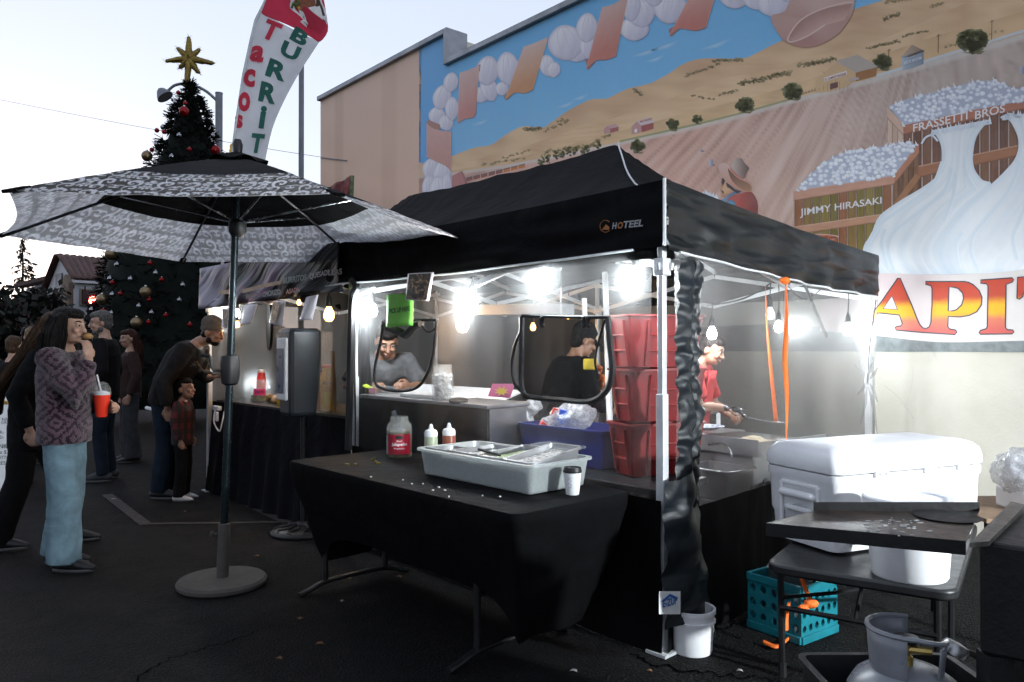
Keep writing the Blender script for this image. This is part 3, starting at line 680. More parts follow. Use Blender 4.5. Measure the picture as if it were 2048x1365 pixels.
# big garlic bulbs
def strands(A, B, n, layer, c0, c1, name='painted_garlic', shade=.0):
    p = Paint(layer)
    def fn(u, v, x, y):
        f = noise.noise(V(u * 9, v * 1.2, layer)) * .55 + noise.noise(V(u * 34, v * 2.0, layer + 4)) * .3 + shade * math.sin(u * 3.14)
        return mixc(c0, c1, max(0, min(1, .22 + f)))
    p.ruled(A, B, fn, 40, 10); return p
def ZG(x, y): return (1700 + x / 3.414, 160 + y / 3.414)
W1, W2 = (240, 242, 242), (200, 212, 222)
def bulb_big(left, right, layer, folds):
    """left and right outline from the top of the stalk to the base"""
    L = [ZG(*q) for q in left]; Rr = [ZG(*q) for q in right]
    p = Paint(layer)
    def fn(u, v, x, y):
        f = noise.noise(V(v * 9 + .3 * math.sin(u * 5), u * 1.6, layer)) * .5 + noise.noise(V(v * 42, u * 2.5, layer + 4)) * .28
        e = max(0, v - .82) * 2.2 + max(0, .08 - v) * 3 + max(0, u - .93) * 5
        return mixc(W1, W2, max(0, min(1, .16 + f + e)))
    p.ruled(L, Rr, fn, 44, 8)
    for fo in folds: p.stroke([ZG(*q) for q in fo], 7, (222, 230, 235), k=.6, smooth=8); p.stroke([(x + 3.5, y - 1) for x, y in (ZG(*q) for q in fo)], 5.0, (236, 241, 243), k=.5, smooth=8)
    return p
bulb_big([(560, 345), (610, 420), (628, 520), (605, 640), (500, 730), (350, 820), (210, 920), (160, 1010), (150, 1050), (95, 1130), (95, 1220), (170, 1325)], [(955, 270), (870, 380), (842, 500), (848, 600), (900, 680), (960, 716), (800, 850), (700, 960), (620, 1060), (575, 1150), (590, 1240), (650, 1330)], 19,
         [[(630, 560), (560, 720), (380, 860), (200, 990), (120, 1120)], [(690, 600), (640, 760), (450, 920), (300, 1040), (258, 1160), (300, 1310)], [(720, 640), (700, 800), (640, 960)], [(780, 520), (790, 640), (860, 760)], [(240, 1020), (215, 1120), (260, 1300)]]).done('painted_garlic')
p = Paint(22)
for i in range(22):
    u = i / 21; x, y = ZG(lerp(560, 955, u), lerp(352, 276, u)); p.poly([(x - 4, y + 8), (x + rt.uniform(-5, 5), y - rt.uniform(2, 11)), (x + 4, y + 8)], jit((226, 232, 240), rt.uniform(-14, 10)))
p.stroke([ZG(600, 420), ZG(560, 380), ZG(515, 395), ZG(488, 438)], 4, (226, 230, 238), smooth=5); p.done('painted_garlic_fringe')['kind'] = 'stuff'
bulb_big([(1050, 240), (1110, 310), (1150, 420), (1130, 530), (1060, 620), (960, 716), (800, 850), (700, 960), (620, 1060), (570, 1150), (585, 1240), (650, 1330)], [(1420, 220), (1400, 400), (1420, 560), (1560, 700), (1700, 860), (1800, 1000), (1850, 1100), (1840, 1200), (1800, 1270), (1700, 1300), (1600, 1300), (1500, 1300)], 23,
         [[(1160, 560), (1080, 760), (920, 960), (840, 1060), (825, 1180), (880, 1310)], [(1240, 560), (1230, 760), (1160, 950), (1110, 1080), (1140, 1230)], [(770, 1040), (720, 1130), (740, 1290)]]).done('painted_garlic')
p = Paint(25); p.stroke([ZG(1160, 260), ZG(1100, 235), ZG(1050, 250), ZG(1030, 262)], 5, (226, 230, 238), smooth=5)
for i in range(14):
    u = i / 13; x, y = ZG(lerp(1050, 1300, u), lerp(246, 200, u)); p.poly([(x - 4, y + 9), (x + rt.uniform(-5, 5), y - rt.uniform(0, 8)), (x + 4, y + 9)], jit((226, 232, 240), rt.uniform(-14, 10)))
p.done('painted_garlic_fringe')['kind'] = 'stuff'
# scroll with capital letters, dark band below it
p = Paint(24); p.ruled([(1640, 548), (1763, 547), (1885, 550), (1960, 547), (2048, 539), (2300, 500)], [(1640, 662), (1763, 673), (1830, 681), (1900, 685), (2048, 682), (2300, 676)], lambda u, v, x, y: jit(mixc((226, 208, 206), (218, 212, 206), max(0, min(1, (x - 1780) / 200))), 4 * nz(x, y, .05)), 6, 8); p.done('painted_scroll')
p = Paint(23); p.ruled([(900, 700), (1500, 650), (1763, 672), (1830, 680), (1900, 684), (2048, 681), (2300, 676)], [(900, 705), (1500, 703), (1763, 704), (1830, 704), (1900, 704), (2048, 705), (2300, 706)], lambda u, v, x, y: jit((112, 118, 118), 26 * nz(x, y, .07) + 16 * nz(x, y, .4)), 6, 30); p.done('painted_band')
def letter_mat():
    m, b, out = begin('letter_paint'); co = xcoord(); a_, b2, z = xsep(co)
    n = xnoise(co, 20, 4, .6); z = z + n * .03
    zt, zb = wp(1850, 560).z, wp(1850, 668).z; t = (z - zb) / (zt - zb)
    c = xmix(sstep(t, .05, .40), alb((196, 90, 84)), alb((206, 120, 90))); c = xmix(sstep(t, .26, .42), c, alb((232, 170, 70))); c = xmix(sstep(t, .52, .70), c, alb((176, 66, 52)))
    xlink(c, b.inputs['Base Color']); b.inputs['Roughness'].default_value = .5; bump(b, n, .15, .004); return m
MA['letter'] = letter_mat()
def ZL(x, y): return (1740 + x / 6.649, 520 + y / 6.649)
def letter(pts, holes=()):
    m = MB(); m.add([wp(*ZL(*q), 27) for q in pts], [tuple(range(len(pts)))]); m.build('painted_letter', MA['letter'], mural, smooth=False)
    p = Paint(28)
    for h in holes: p.poly([ZL(*q) for q in h], (214, 206, 202))
    for h in [pts] + list(holes): p.stroke([ZL(*q) for q in h], 2.6, (44, 44, 54), True, k=1)
    p.done('painted_outline')
def soft(pts): return [(q.x, q.y) for q in crom([(x, y, 0) for x, y in pts], 2, True)]
letter([(370, 245), (400, 245), (550, 590), (620, 770), (660, 860), (700, 905), (745, 916), (790, 890), (810, 830), (825, 600), (825, 380), (810, 345), (740, 325), (738, 290), (1250, 290), (1310, 300), (1370, 330), (1450, 410), (1490, 500), (1480, 600), (1420, 690), (1320, 740), (1200, 760), (1040, 755), (1035, 890), (1060, 920), (1140, 935), (1155, 960), (1130, 995), (680, 965), (345, 935), (335, 900), (360, 885), (410, 880), (430, 850), (390, 735), (160, 710), (100, 708), (40, 860), (-60, 880), (-150, 870), (-150, 840), (-60, 820), (150, 560)],
       [[(290, 480), (175, 650), (365, 660)], [(1050, 365), (1100, 363), (1170, 380), (1230, 440), (1245, 510), (1220, 600), (1150, 665), (1100, 680), (1040, 680)]])
letter([(1470, 270), (1890, 240), (1910, 265), (1895, 295), (1810, 330), (1800, 900), (1830, 930), (1900, 935), (1912, 960), (1890, 985), (1465, 990), (1450, 970), (1470, 940), (1540, 920), (1560, 890), (1570, 350), (1550, 320), (1470, 310)])
letter([(1960, 235), (2490, 190), (2500, 500), (2470, 520), (2430, 470), (2400, 330), (2330, 320), (2330, 880), (2350, 920), (2400, 930), (2400, 975), (2060, 985), (2060, 940), (2110, 920), (2130, 890), (2130, 330), (2070, 350), (2030, 490), (1990, 525), (1955, 515)])
# stucco cracks in the cream wall
p = Paint(1); p.stroke([(1768, 772), (1790, 788), (1812, 812)], 1.4, (186, 184, 172), smooth=3); p.stroke([(1800, 806), (1818, 822), (1826, 838)], 1.2, (188, 186, 174), smooth=3); p.stroke([(1822, 730), (1826, 745), (1820, 790)], 1.2, (206, 200, 180), smooth=3); p.done('wall_crack', bld)
# ================================================================== the food tent
TA = V(.687, 3.45, 0); TU = V(-.68, .7335, 0); TV = V(.667, .745, 0); TL, TW = 5.4, 3.05
def T(u, v, z): return TA + TU * u + TV * v + V(0, 0, z)
NF = V(TU.y, -TU.x, 0).normalized(); NR = V(TV.y, -TV.x, 0).normalized()    # into the tent / out of its right end
def hit(x, y, p0, n):
    d = ray(x, y); o = V(0, 0, CAM_H); return o + d * ((p0 - o).dot(n) / d.dot(n))
def onF(x, y, off=0.0): return hit(x, y, TA + NF * off, NF)
def onR(x, y, off=0.0): return hit(x, y, TA + NR * off, NR)
def ze(u, v):
    a = u / TL; b = v / TW
    return lerp(lerp(2.134, 2.12, a), lerp(2.06, 2.09, a), b)
def fabric(name, col, rough, bs=3.0, strength=.5, dist=.05, sheen=0.0, spec=.5, stretch=(1, 1, 1), det=4, wp_=1.6):
    m, b, out = begin(name); co = xcoord(); x_, y_, z_ = xsep(co); cc = xcomb(x_ * stretch[0], y_ * stretch[1], z_ * stretch[2])
    n = xnoise(cc, bs, det, .5, wp_); f = xnoise(co, 900, 1)
    c = xmix(sstep(n, .3, .7), tuple(q * .85 for q in col), tuple(q * 1.2 for q in col)); xlink(c, b.inputs['Base Color'])
    b.inputs['Roughness'].default_value = rough; b.inputs['Sheen Weight'].default_value = sheen; b.inputs['Specular IOR Level'].default_value = spec
    bump(b, n + f * .01, strength, dist); return m
MA['roof'] = fabric('black_polyester', (.0036, .0036, .0042), .75, 2.6, .4, .05, 0, .08)
MA['nylon'] = fabric('crumpled_black_nylon', (.0045, .006, .0065), .30, 1.5, .9, .12, 0, .32, (1, 1, 6.0), 1.5, .5)
MA['strip'] = fabric('slate_satin_strip', (.0055, .0085, .0115), .42, 2.2, .6, .06, 0, .3, (1, 1, 3.0), 2, .5)
MA['wallblack'] = fabric('black_side_wall', (.003, .003, .0034), .7, 2.0, .35, .05, 0, .06, (1, 1, .6))
MA['alu'] = M('white_coated_steel', (.62, .63, .64), .35, .25, .12, 6)
MA['chrome'] = M('polished_steel', (.55, .56, .58), .25, 1.0, .15, 5)
MA['plast_black'] = M('black_plastic', (.010, .010, .011), .45, 0, .2, 12, bp=.05)
MA['white_piping'] = M('white_piping', (.55, .56, .58), .6, 0, .1, 20)
MA['sheer_front'] = sheer('clear_grey_side_wall', (.60, .60, .60), .19, .30, .06, .6, (.08, .08, .08))
MA['sheer_right'] = sheer('clear_side_wall', (.60, .60, .60), .27, .26, .06, .55, (.08, .08, .08))
MA['sheer_back'] = sheer('grey_mesh_wall', (.055, .055, .053), .66, .4, .08, .35)
MA['sheer_left'] = sheer('dark_mesh_wall', (.045, .043, .041), .84, .4, .10, .25)

tent = thing('canopy_tent', 'large black pop-up canopy tent with clear side walls and white frame', 'tent', tuple(T(0, 0, 0)))
RI = 1.37
m = MB()
def roof_pt(a, b):
    u, v = a * TL, b * TW
    t = max(0, min(1, min(u / RI, (TL - u) / RI, v / (TW / 2), (TW - v) / (TW / 2))))
    z = ze(u, v) + (2.87 - ze(u, v)) * t ** 1.75
    w_ = .014 * noise.noise(V(u * 2.3, v * 2.3, 1)) + .008 * noise.noise(V(u * 7, v * 1.8, 4))
    # the ridge cloth sags a little between the two peaks and lifts over the middle truss
    mid = abs(u - TL / 2) / (TL / 2 - RI)
    if t > .5 and mid < 1: z -= .03 * (1 - mid * mid) * (t - .5) * 2 - .035 * max(0, 1 - abs(u - 2.7) * 4) * (t - .5)
    return T(u, v, z + w_ * min(1, t * 5))
m.grid(108, 60, roof_pt); m.build('roof', MA['roof'], tent, smooth=True, fix=False)
def edge_pt(k, t):
    if k == 0: return t * TL, 0.0
    if k == 1: return 0.0, t * TW
    if k == 2: return t * TL, TW
    return TL, t * TW
outd = [-NF, NR, NF, -NR]
for k, nm, ma, dep in ((0, 'front', 'roof', .30), (1, 'right', 'nylon', .315), (2, 'back', 'roof', .30), (3, 'left', 'roof', .30)):
    m = MB()
    def vp(a, b, k=k, dep=dep):
        u, v = edge_pt(k, a); wv = .012 * math.sin(a * 40 + k) * b + .022 * noise.noise(V(a * 9, b * 4.5, k + 2.0)) * (b + .25) * (1.6 if k == 1 else 1)
        sag = .03 * math.sin(math.pi * (a * (2 if k in (0, 2) else 1) % 1.0))
        return T(u, v, ze(u, v) + .012 - sag * .4 - b * dep) + outd[k] * (.012 + wv)
    m.grid(90 if k in (0, 2) else 60, 12, vp); m.build('valance', MA[ma], tent, fix=False)
    m = MB(); m.tube([vp(i / 40 * .94 + .03, 1.0) + outd[k] * .006 for i in range(41)], .0065, 5)
    if k in (0, 1): m.build('valance_piping', MA['white_piping'], tent)
m = MB(); m.tube([T(0, 0, 2.15 - i * .03) - NF * .02 + NR * .012 for i in range(11)], .008, 6); m.build('corner_piping', MA['white_piping'], tent)
# piping along the hip from the near peak
def hip(t): return roof_pt(RI * t / TL, .5 * t)
m = MB(); m.tube([hip(1 - i / 14 * .55) + V(0, 0, .006) for i in range(15)], .006, 5); m.build('roof_piping', MA['white_piping'], tent)
# legs
LEGS = [(0, 0), (2.7, 0), (5.4, 0), (0, 3.05), (2.7, 3.05), (5.4, 3.05)]
for i, (u, v) in enumerate(LEGS):
    c = T(u, v, 0) + NF * (.045 if v == 0 else -.045) - NR * (.045 if u == 0 else (-.045 if u > 5 else 0)); z1 = ze(u, v)
    m = MB(); m.bar(c, c + V(0, 0, 1.18), .042, .042, up=NF); m.bar(c + V(0, 0, 1.17), c + V(0, 0, z1 - .02), .032, .032, up=NF)
    leg = m.build('leg', MA['alu'], tent, smooth=False, bevel=.004)
    m = MB(); m.box((-.055, -.055, .001), (.055, .055, .014), Matrix.Translation(c) @ Matrix.Rotation(math.atan2(TU.y, TU.x), 4, 'Z')); m.build('foot_plate', MA['alu'], leg, smooth=False)
    m = MB(); m.bar(c + V(0, 0, 1.72), c + V(0, 0, 1.80), .06, .06, up=NF); m.build('slider', MA['alu'], leg, smooth=False, bevel=.006)
# scissor trusses
def truss(p, q, zlo, zhi, n=2, off=V(0, 0, 0)):
    p, q = p + off, q + off
    for i in range(n):
        a = p.lerp(q, i / n); b = p.lerp(q, (i + 1) / n); s_ = (q - p).normalized().cross(V(0, 0, 1)) * .012
        for (z0, z1, sg) in ((zlo, zhi, 1), (zhi, zlo, -1)):
            m = MB(); m.bar(a + V(0, 0, z0) + s_ * sg, b + V(0, 0, z1) + s_ * sg, .016, .034); m.build('truss_bar', MA['alu'], tent, smooth=False, bevel=.003)
L0 = lambda u, v: T(u, v, 0)
i_ = NF * .05
truss(L0(0, 0), L0(2.7, 0), 1.76, 2.06, 2, i_); truss(L0(2.7, 0), L0(5.4, 0), 1.76, 2.05, 2, i_)
truss(L0(0, 0), L0(0, 3.05), 1.76, 2.04, 2, -NR * .05); truss(L0(2.7, 0), L0(2.7, 3.05), 1.76, 2.05, 2); truss(L0(5.4, 0), L0(5.4, 3.05), 1.76, 2.05, 2, NR * .05)
truss(L0(0, 3.05), L0(2.7, 3.05), 1.74, 2.0, 2, -NF * .06); truss(L0(2.7, 3.05), L0(5.4, 3.05), 1.74, 2.0, 2, -NF * .06)
for uc in (1.37, 4.03):
    for a in ((uc, .02), (uc, 3.03), (.02 if uc < 2 else 2.7, 1.52), (2.7 if uc < 2 else 5.38, 1.52)):
        m = MB(); m.bar(T(a[0], a[1], 2.04), T(lerp(a[0], uc, .5), lerp(a[1], 1.52, .5), 2.22), .016, .034); m.build('truss_bar', MA['alu'], tent, smooth=False)
        m = MB(); m.bar(T(lerp(a[0], uc, .5), lerp(a[1], 1.52, .5), 2.22), T(uc, 1.52, 2.30), .016, .034); m.build('truss_bar', MA['alu'], tent, smooth=False)
    m = MB(); m.bar(T(uc, 1.52, 2.0), T(uc, 1.52, 2.84), .03); m.build('centre_post', MA['alu'], tent, smooth=False)
# hanging side walls
def hang(name, mat, p, q, z0, z1, out, amp=.015, n=(60, 20), seed=0.0, gather=0.0):
    m = MB()
    def f(a, b):
        z = lerp(z0, z1, b); w_ = amp * (noise.noise(V(a * 7, b * 1.6, seed)) + .6 * noise.noise(V(a * 19, b * 2.2 + a * 4, seed + 3)))
        return p.lerp(q, a) + out * w_ + V(0, 0, z)
    m.grid(n[0], n[1], f); return m.build(name, mat, tent, fix=False)
WIN_L = [(766, 642), (762, 680), (750, 735), (752, 768), (775, 780), (810, 782), (840, 770), (862, 728), (870, 680), (874, 642)]
WIN_R = [(1043, 634), (1043, 700), (1042, 760), (1048, 788), (1064, 795), (1120, 800), (1180, 803), (1214, 780), (1224, 740), (1220, 690), (1216, 637)]
fw = hang('front_wall', MA['sheer_front'], L0(.08, 0), L0(2.66, 0), .70, 1.86, NF, n=(170, 80))
bm_ = bmesh.new(); bm_.from_mesh(fw.data); kill = [f for f in bm_.faces if inside(*proj(f.calc_center_median() + tent.location), WIN_L) or inside(*proj(f.calc_center_median() + tent.location), WIN_R)]
bmesh.ops.delete(bm_, geom=kill, context='FACES'); bm_.to_mesh(fw.data); bm_.free()
m = MB(); m.add([onF(x, y, .004) for x, y in WIN_R], [tuple(range(len(WIN_R)))]); m.build('window_mesh', sheer('black_window_mesh', (.03, .03, .03), .34, .5, .05, .3), tent, smooth=False)
hang('front_wall_skirt', MA['wallblack'], L0(.02, 0), L0(2.66, 0), .004, .70, NF, .02, seed=4)
hang('right_wall', MA['sheer_right'], L0(0, .10), L0(0, 3.0), .63, 1.84, NR, .018, seed=7)
hang('right_wall_skirt', MA['wallblack'], L0(0, .02), L0(0, 3.0), .01, .63, NR, .02, seed=9)
hang('back_wall', MA['sheer_back'], L0(.02, 3.04), L0(2.68, 3.04), .01, 2.02, NF, .03, seed=11)
hang('back_wall', MA['sheer_left'], L0(2.72, 3.04), L0(5.38, 3.04), .01, 2.02, NF, .03, seed=13)
hang('end_wall', MA['sheer_left'], L0(5.40, .06), L0(5.40, 3.0), .01, 2.02, NR, .03, seed=15)
hang('divider_curtain', MA['wallblack'], L0(2.68, .02), L0(2.68, .16), .35, 1.86, NR, .05, (14, 30), seed=17)
hang('front_valance_liner', MA['roof'], L0(.05, .012), L0(2.62, .012), 1.80, 1.95, NF, .01, seed=21)
# roll-up windows: black zip piping on the front wall
MA['zip'] = M('black_zip_tape', (.010, .010, .011), .5, bp=.3, bscale=300)
def piping(pts, r, plane, off, name, n=8, closed=False):
    P = crom([plane(x, y, off) for x, y in pts], n, closed); m = MB(); m.tube(P + ([P[0]] if closed else []), r, 6); return m.build(name, MA['zip'], tent)
win = []
piping([(766, 641), (762, 680), (750, 735), (752, 768), (775, 780), (810, 782), (840, 770), (862, 728), (870, 680), (874, 642)], .011, onF, -.012, 'window_zip')
piping([(766, 650), (800, 641), (874, 641)], .009, onF, -.012, 'window_hem')
piping([(775, 655), (800, 664), (812, 670), (830, 652), (842, 648)], .026, onF, -.02, 'rolled_window_flap')
piping([(842, 650), (855, 664), (868, 660), (874, 644)], .005, onF, -.014, 'window_zip')
piping([(1043, 634), (1043, 700), (1042, 760), (1048, 788), (1064, 795), (1120, 800), (1180, 803), (1214, 780), (1224, 740), (1220, 690), (1216, 637)], .015, onF, -.012, 'window_zip')
piping([(1044, 632), (1120, 634), (1219, 635)], .009, onF, -.014, 'window_hem')
piping([(1043, 660), (1030, 690), (1023, 730), (1030, 770), (1060, 795)], .009, onF, -.018, 'window_zip')
piping([(1210, 640), (1198, 680), (1190, 720), (1196, 760)], .006, onF, -.018, 'window_zip')
for x in (1085, 1168, 1176): piping([(x, 634), (x - 2, 645), (x + 1, 654)], .012, onF, -.02, 'window_strap')
piping([(704, 560), (712, 575), (706, 590), (703, 620), (701, 700), (699, 800), (697, 900)], .028, onF, -.03, 'tied_wall_bundle')
# rolled zip strip on the near corner
m = MB()
def strip_pt(a, b):
    z = lerp(1.80, .30, b); wv = .016 * math.sin(b * 15 + .5) + .006 * math.sin(b * 41 + 1); wd = .215 * (1 + .06 * math.sin(b * 29) + .05 * math.sin(b * 67))
    v = .075 + a * wd + wv + (-.09 * max(0, b - .62)); pu = .010 * math.sin(b * 95 + 4 * noise.noise(V(a * 3, b * 9, 5))) * (.4 + abs(a - .5)) + .030 * math.sin(a * math.pi) + .010 * noise.noise(V(a * 4, b * 30, 0)) - .02 * math.exp(-((a - .52) / .06) ** 2)
    return T(0, v, z) + NR * (.02 + pu)
m.grid(10, 220, strip_pt); ws_ = m.build('zip_strip', MA['strip'], tent, fix=False)
m = MB(); m.tube([strip_pt(.52, i / 120) + NR * .004 for i in range(121)], .005, 5); m.build('zip_teeth', MA['zip'], ws_)
m = MB()
def tail_pt(a, b):
    z = lerp(.80, .15, b) + .03 * a * (1 - b); v = -.06 + a * lerp(.24, .42, b); pu = .010 * math.sin(b * 16 + a * 9) + .02 * noise.noise(V(a * 3 + b * 4, b * 7, 2)) + .045 * math.sin(a * math.pi)
    return T(0, v, z) + NR * (.035 + pu)
m.grid(14, 40, tail_pt); m.build('wall_tail', MA['strip'], tent, fix=False)
m = MB(); m.tube([onR(1735, 760, .02), onR(1738, 700, .02), onR(1752, 600, .02)], .004, 5); m.build('wall_tie', MA['zip'], tent)
m = MB()
for k in range(9):
    e = (1700 + k * 3, 640 + k * 30) if k % 2 else (1755, 600 + k * 34); m.tube([onR(1735, 762, .015), onR((1735 + e[0]) / 2 + 3, (762 + e[1]) / 2, .03), onR(*e, .012)], [.006, .012, .004], 5)
m.build('gathered_folds', MA['sheer_right'], tent)['kind'] = 'stuff'
# diagonal dark rod and ropes seen through the right wall
m = MB(); m.tube([onR(1605, 560, -.5), onR(1660, 690, -.5), onR(1735, 875, -.5)], .011, 6); m.build('guy_pole', MA['plast_black'], tent)
m = MB(); m.tube([T(1.25, 1.2, 1.9), T(.98, .9, .75)], .02, 8); m.build('brace', MA['alu'], tent)
m = MB(); m.tube([T(1.6, 1.4, 1.75), T(1.6, 1.45, .7)], .02, 8); m.build('brace', MA['alu'], tent)
# makers' marks
MA['mark_white'] = M('printed_grey', (.30, .31, .33), .6, var=.1); MA['mark_orange'] = M('printed_orange', (.33, .12, .03), .6, var=.1); MA['mark_blue'] = M('printed_blue', (.02, .13, .42), .6, var=.1); MA['patch'] = M('white_patch', (.72, .72, .72), .5, var=.08)
def wordF(body, x0, y0, x1, y1, h, mat, name, plane=None, off=-.034, bold=.03, shear=0.0, parent=None):
    plane = plane or onF
    m = text_on(body, quad_fn(plane(x0, y0, off), plane(x1, y1, off), plane(x0, y0 - h, off), plane(x1, y1 - h, off)), bold, shear); return m.build(name, mat, parent or tent, smooth=False)
wordF('H', 1224, 459, 1234, 458, 13, MA['mark_white'], 'printed_letters', shear=.2); wordF('O', 1235, 458, 1246, 457, 13, MA['mark_orange'], 'printed_letters', shear=.2); wordF('TEEL', 1247, 457, 1286, 453, 14, MA['mark_white'], 'printed_letters', shear=.2)
P = [onF(1211 + 11 * math.cos(a), 453 + 12 * math.sin(a), -.034) for a in [R(k * 12 + 40) for k in range(24)]]; m = MB(); m.tube(P, .0016, 4); m.build('printed_emblem', MA['mark_orange'], tent)
m = MB(); m.add([onF(x, y, -.034) for x, y in ((1204, 460), (1212, 449), (1219, 455), (1218, 460))], [(0, 1, 2, 3)]); m.build('printed_emblem', MA['mark_orange'], tent, smooth=False)
pt = lambda x, y, o=.105: onR(x, y, o)
m = MB(); m.grid(6, 6, lambda a, b: pt(lerp(1318, 1361, a), lerp(1183, 1229, b), .10)); lp = m.build('logo_patch', MA['patch'], tent)
wordF('E-ZUP', 1326, 1216, 1355, 1208, 15, MA['mark_blue'], 'printed_letters', pt, .106, .03, parent=lp)
m = MB(); m.add([pt(x, y, .106) for x, y in ((1322, 1204), (1340, 1188), (1357, 1196), (1352, 1200), (1340, 1194), (1328, 1204))], [(0, 1, 2, 3, 4, 5)]); m.build('printed_emblem', MA['mark_blue'], lp, smooth=False)

# ---- bulbs strung from the frame
MA['led'] = glow('lit_white_bulb', (.86, .95, 1.0), 60); MA['warm'] = glow('lit_warm_bulb', (1.0, .46, .10), 1.6); MA['unlit'] = M('opal_glass', (.8, .8, .8), .3, var=.03)
def bulb3(pos, kind, label, watt, r=.032, cord=.22):
    o = thing('light_bulb', label, 'light bulb', tuple(pos), 'bulbs hung from the tent frame')
    prof = [(.0, -r * 1.25), (r * .6, -r * 1.1), (r * .95, -r * .5), (r, 0), (r * .8, r * .7), (r * .5, r * 1.3), (r * .42, r * 1.6)]
    m = MB(); m.lathe(prof, 16, pos); m.build('globe', MA[kind], o)
    m = MB(); m.lathe([(r * .5, r * 1.5), (r * .62, r * 1.6), (r * .62, r * 3.0), (r * .35, r * 3.6), (.006, r * 4.0)], 12, pos); m.build('socket', MA['plast_black'], o)
    m = MB(); m.tube([pos + V(0, 0, r * 3.8), pos + V(.008, .004, r * 3.8 + cord * .5), pos + V(0, 0, r * 3.8 + cord)], .0045, 5); m.build('cord', MA['plast_black'], o)
    if watt:
        l = bpy.data.lights.new('bulb_light', 'POINT'); l.energy = watt; l.shadow_soft_size = r * 1.1; l.color = (.88, .95, 1.0) if kind == 'led' else (1.0, .56, .22)
        lo = bpy.data.objects.new('bulb_light', l); COL.objects.link(lo); lo.parent = o; lo.location = (0, 0, -r * .2)
        o.children[0].visible_shadow = True
    return o
LED = 16.0
bulb3(onF(745, 622, .055), 'led', 'white bulb glowing behind the clear wall left of the green paper', LED)
bulb3(onF(945, 606, .055), 'led', 'white bulb on a drooping black cord above the counter jar', LED)
bulb3(onF(1096, 552, .06), 'led', 'white bulb tucked up under the middle of the front valance', LED, cord=.06)
bulb3(onF(1270, 560, .042), 'led', 'white bulb above the stack of red bins', LED * .14, cord=.05)
bulb3(at(1424, 668, 5.35), 'led', 'white bulb hanging over the cook in the red apron', LED)
bulb3(T(.72, 2.90, 1.55), 'led', 'white bulb near the back wall, left of the orange straps', LED * .5)
bulb3(T(.16, 2.88, 1.52), 'led', 'white bulb near the back wall, right of the orange straps', LED * .9)
bulb3(onR(1540, 628, -.75), 'unlit', 'unlit white bulb hanging between the two orange straps', 0, .036)
bulb3(onF(925, 650, .10), 'warm', 'large warm orange bulb behind the clear wall near the middle', 8.0, .04)
bulb3(at(1066, 655, 7.6), 'warm', 'small warm bulb seen through the right roll-up window', 6.0, .03)
bulb3(at(1136, 634, 7.4), 'warm', 'tiny warm bulb at the top edge of the right roll-up window', 3, .02)
bulb3(T(3.69, .42, 1.66), 'warm', 'bright warm bulb hanging right of the grey dispenser', 26.0, .046)
bulb3(T(4.46, .55, 1.80), 'warm', 'small warm bulb just under the hem of the food banner', 6, .02)
bulb3(T(5.05, .2, 1.60), 'warm', 'warm bulb half hidden by the patterned umbrella pole', 7, .024)
bulb3(T(5.28, .3, 1.71), 'led', 'white bulb glowing above the man in the knit cap', LED * .22)
bulb3(T(5.15, .7, 1.0), 'led', 'low white bulb glowing behind the boy in plaid', LED * .06, .02, .1)
m = MB(); P = []
for a_, b__ in (((960, 543), (870, 552)), ((1000, 528), (960, 545))): m.tube(crom([onF(a_[0], a_[1], .1), onF((a_[0] + b__[0]) / 2, (a_[1] + b__[1]) / 2 + 9, .1), onF(b__[0], b__[1], .1)], 6), .005, 5)
m.build('light_cable', MA['plast_black'], tent)
m = MB(); m.tube(crom([onR(1565, 545, -.4), onR(1530, 575, -.5), onR(1480, 600, -.6), onR(1415, 612, -.7)], 6), .006, 5); m.tube(crom([onR(1575, 572, -.3), onR(1610, 600, -.3), onR(1650, 572, -.2)], 6), .004, 5); m.build('light_cable', MA['plast_black'], tent)

# orange ratchet straps
MA['strap'] = M('orange_webbing', (.85, .16, .02), .65, var=.1, scale=30, bp=.25, bscale=300)
def strap(P, wd, label, twist=0.0):
    P = crom(P, 10); m = MB(); n = len(P)
    L_, R_ = [], []
    for i, p in enumerate(P):
        a = twist * i / n + .35; d = NR.cross(V(0, 0, 1)) * math.cos(a) * wd / 2 + NR * math.sin(a) * wd / 2; L_.append(p + d); R_.append(p - d)
    m.v = L_ + R_; m.f = [(i, i + 1, i + 1 + n, i + n) for i in range(n - 1)]
    return tag(m.build('orange_strap', MA['strap'], fix=False, solid=.003), label, 'strap', 'orange straps tied to the tent frame')
s1 = strap([onR(1571, 556, .03), onR(1573, 640, .03), onR(1570, 720, .03), onR(1574, 800, .03), onR(1572, 905, .03)], .028, 'orange strap hanging in front of the clear right wall', 3.4)
s2 = strap([onR(1531, 572, -.4), onR(1534, 650, -.4), onR(1541, 730, -.4), onR(1552, 842, -.4)], .03, 'orange strap hanging inside the clear right wall', 1.2)
m = MB(); m.ball(onR(1570, 562, .035), (.03, .03, .022)); m.build('knot', MA['strap'], s1)

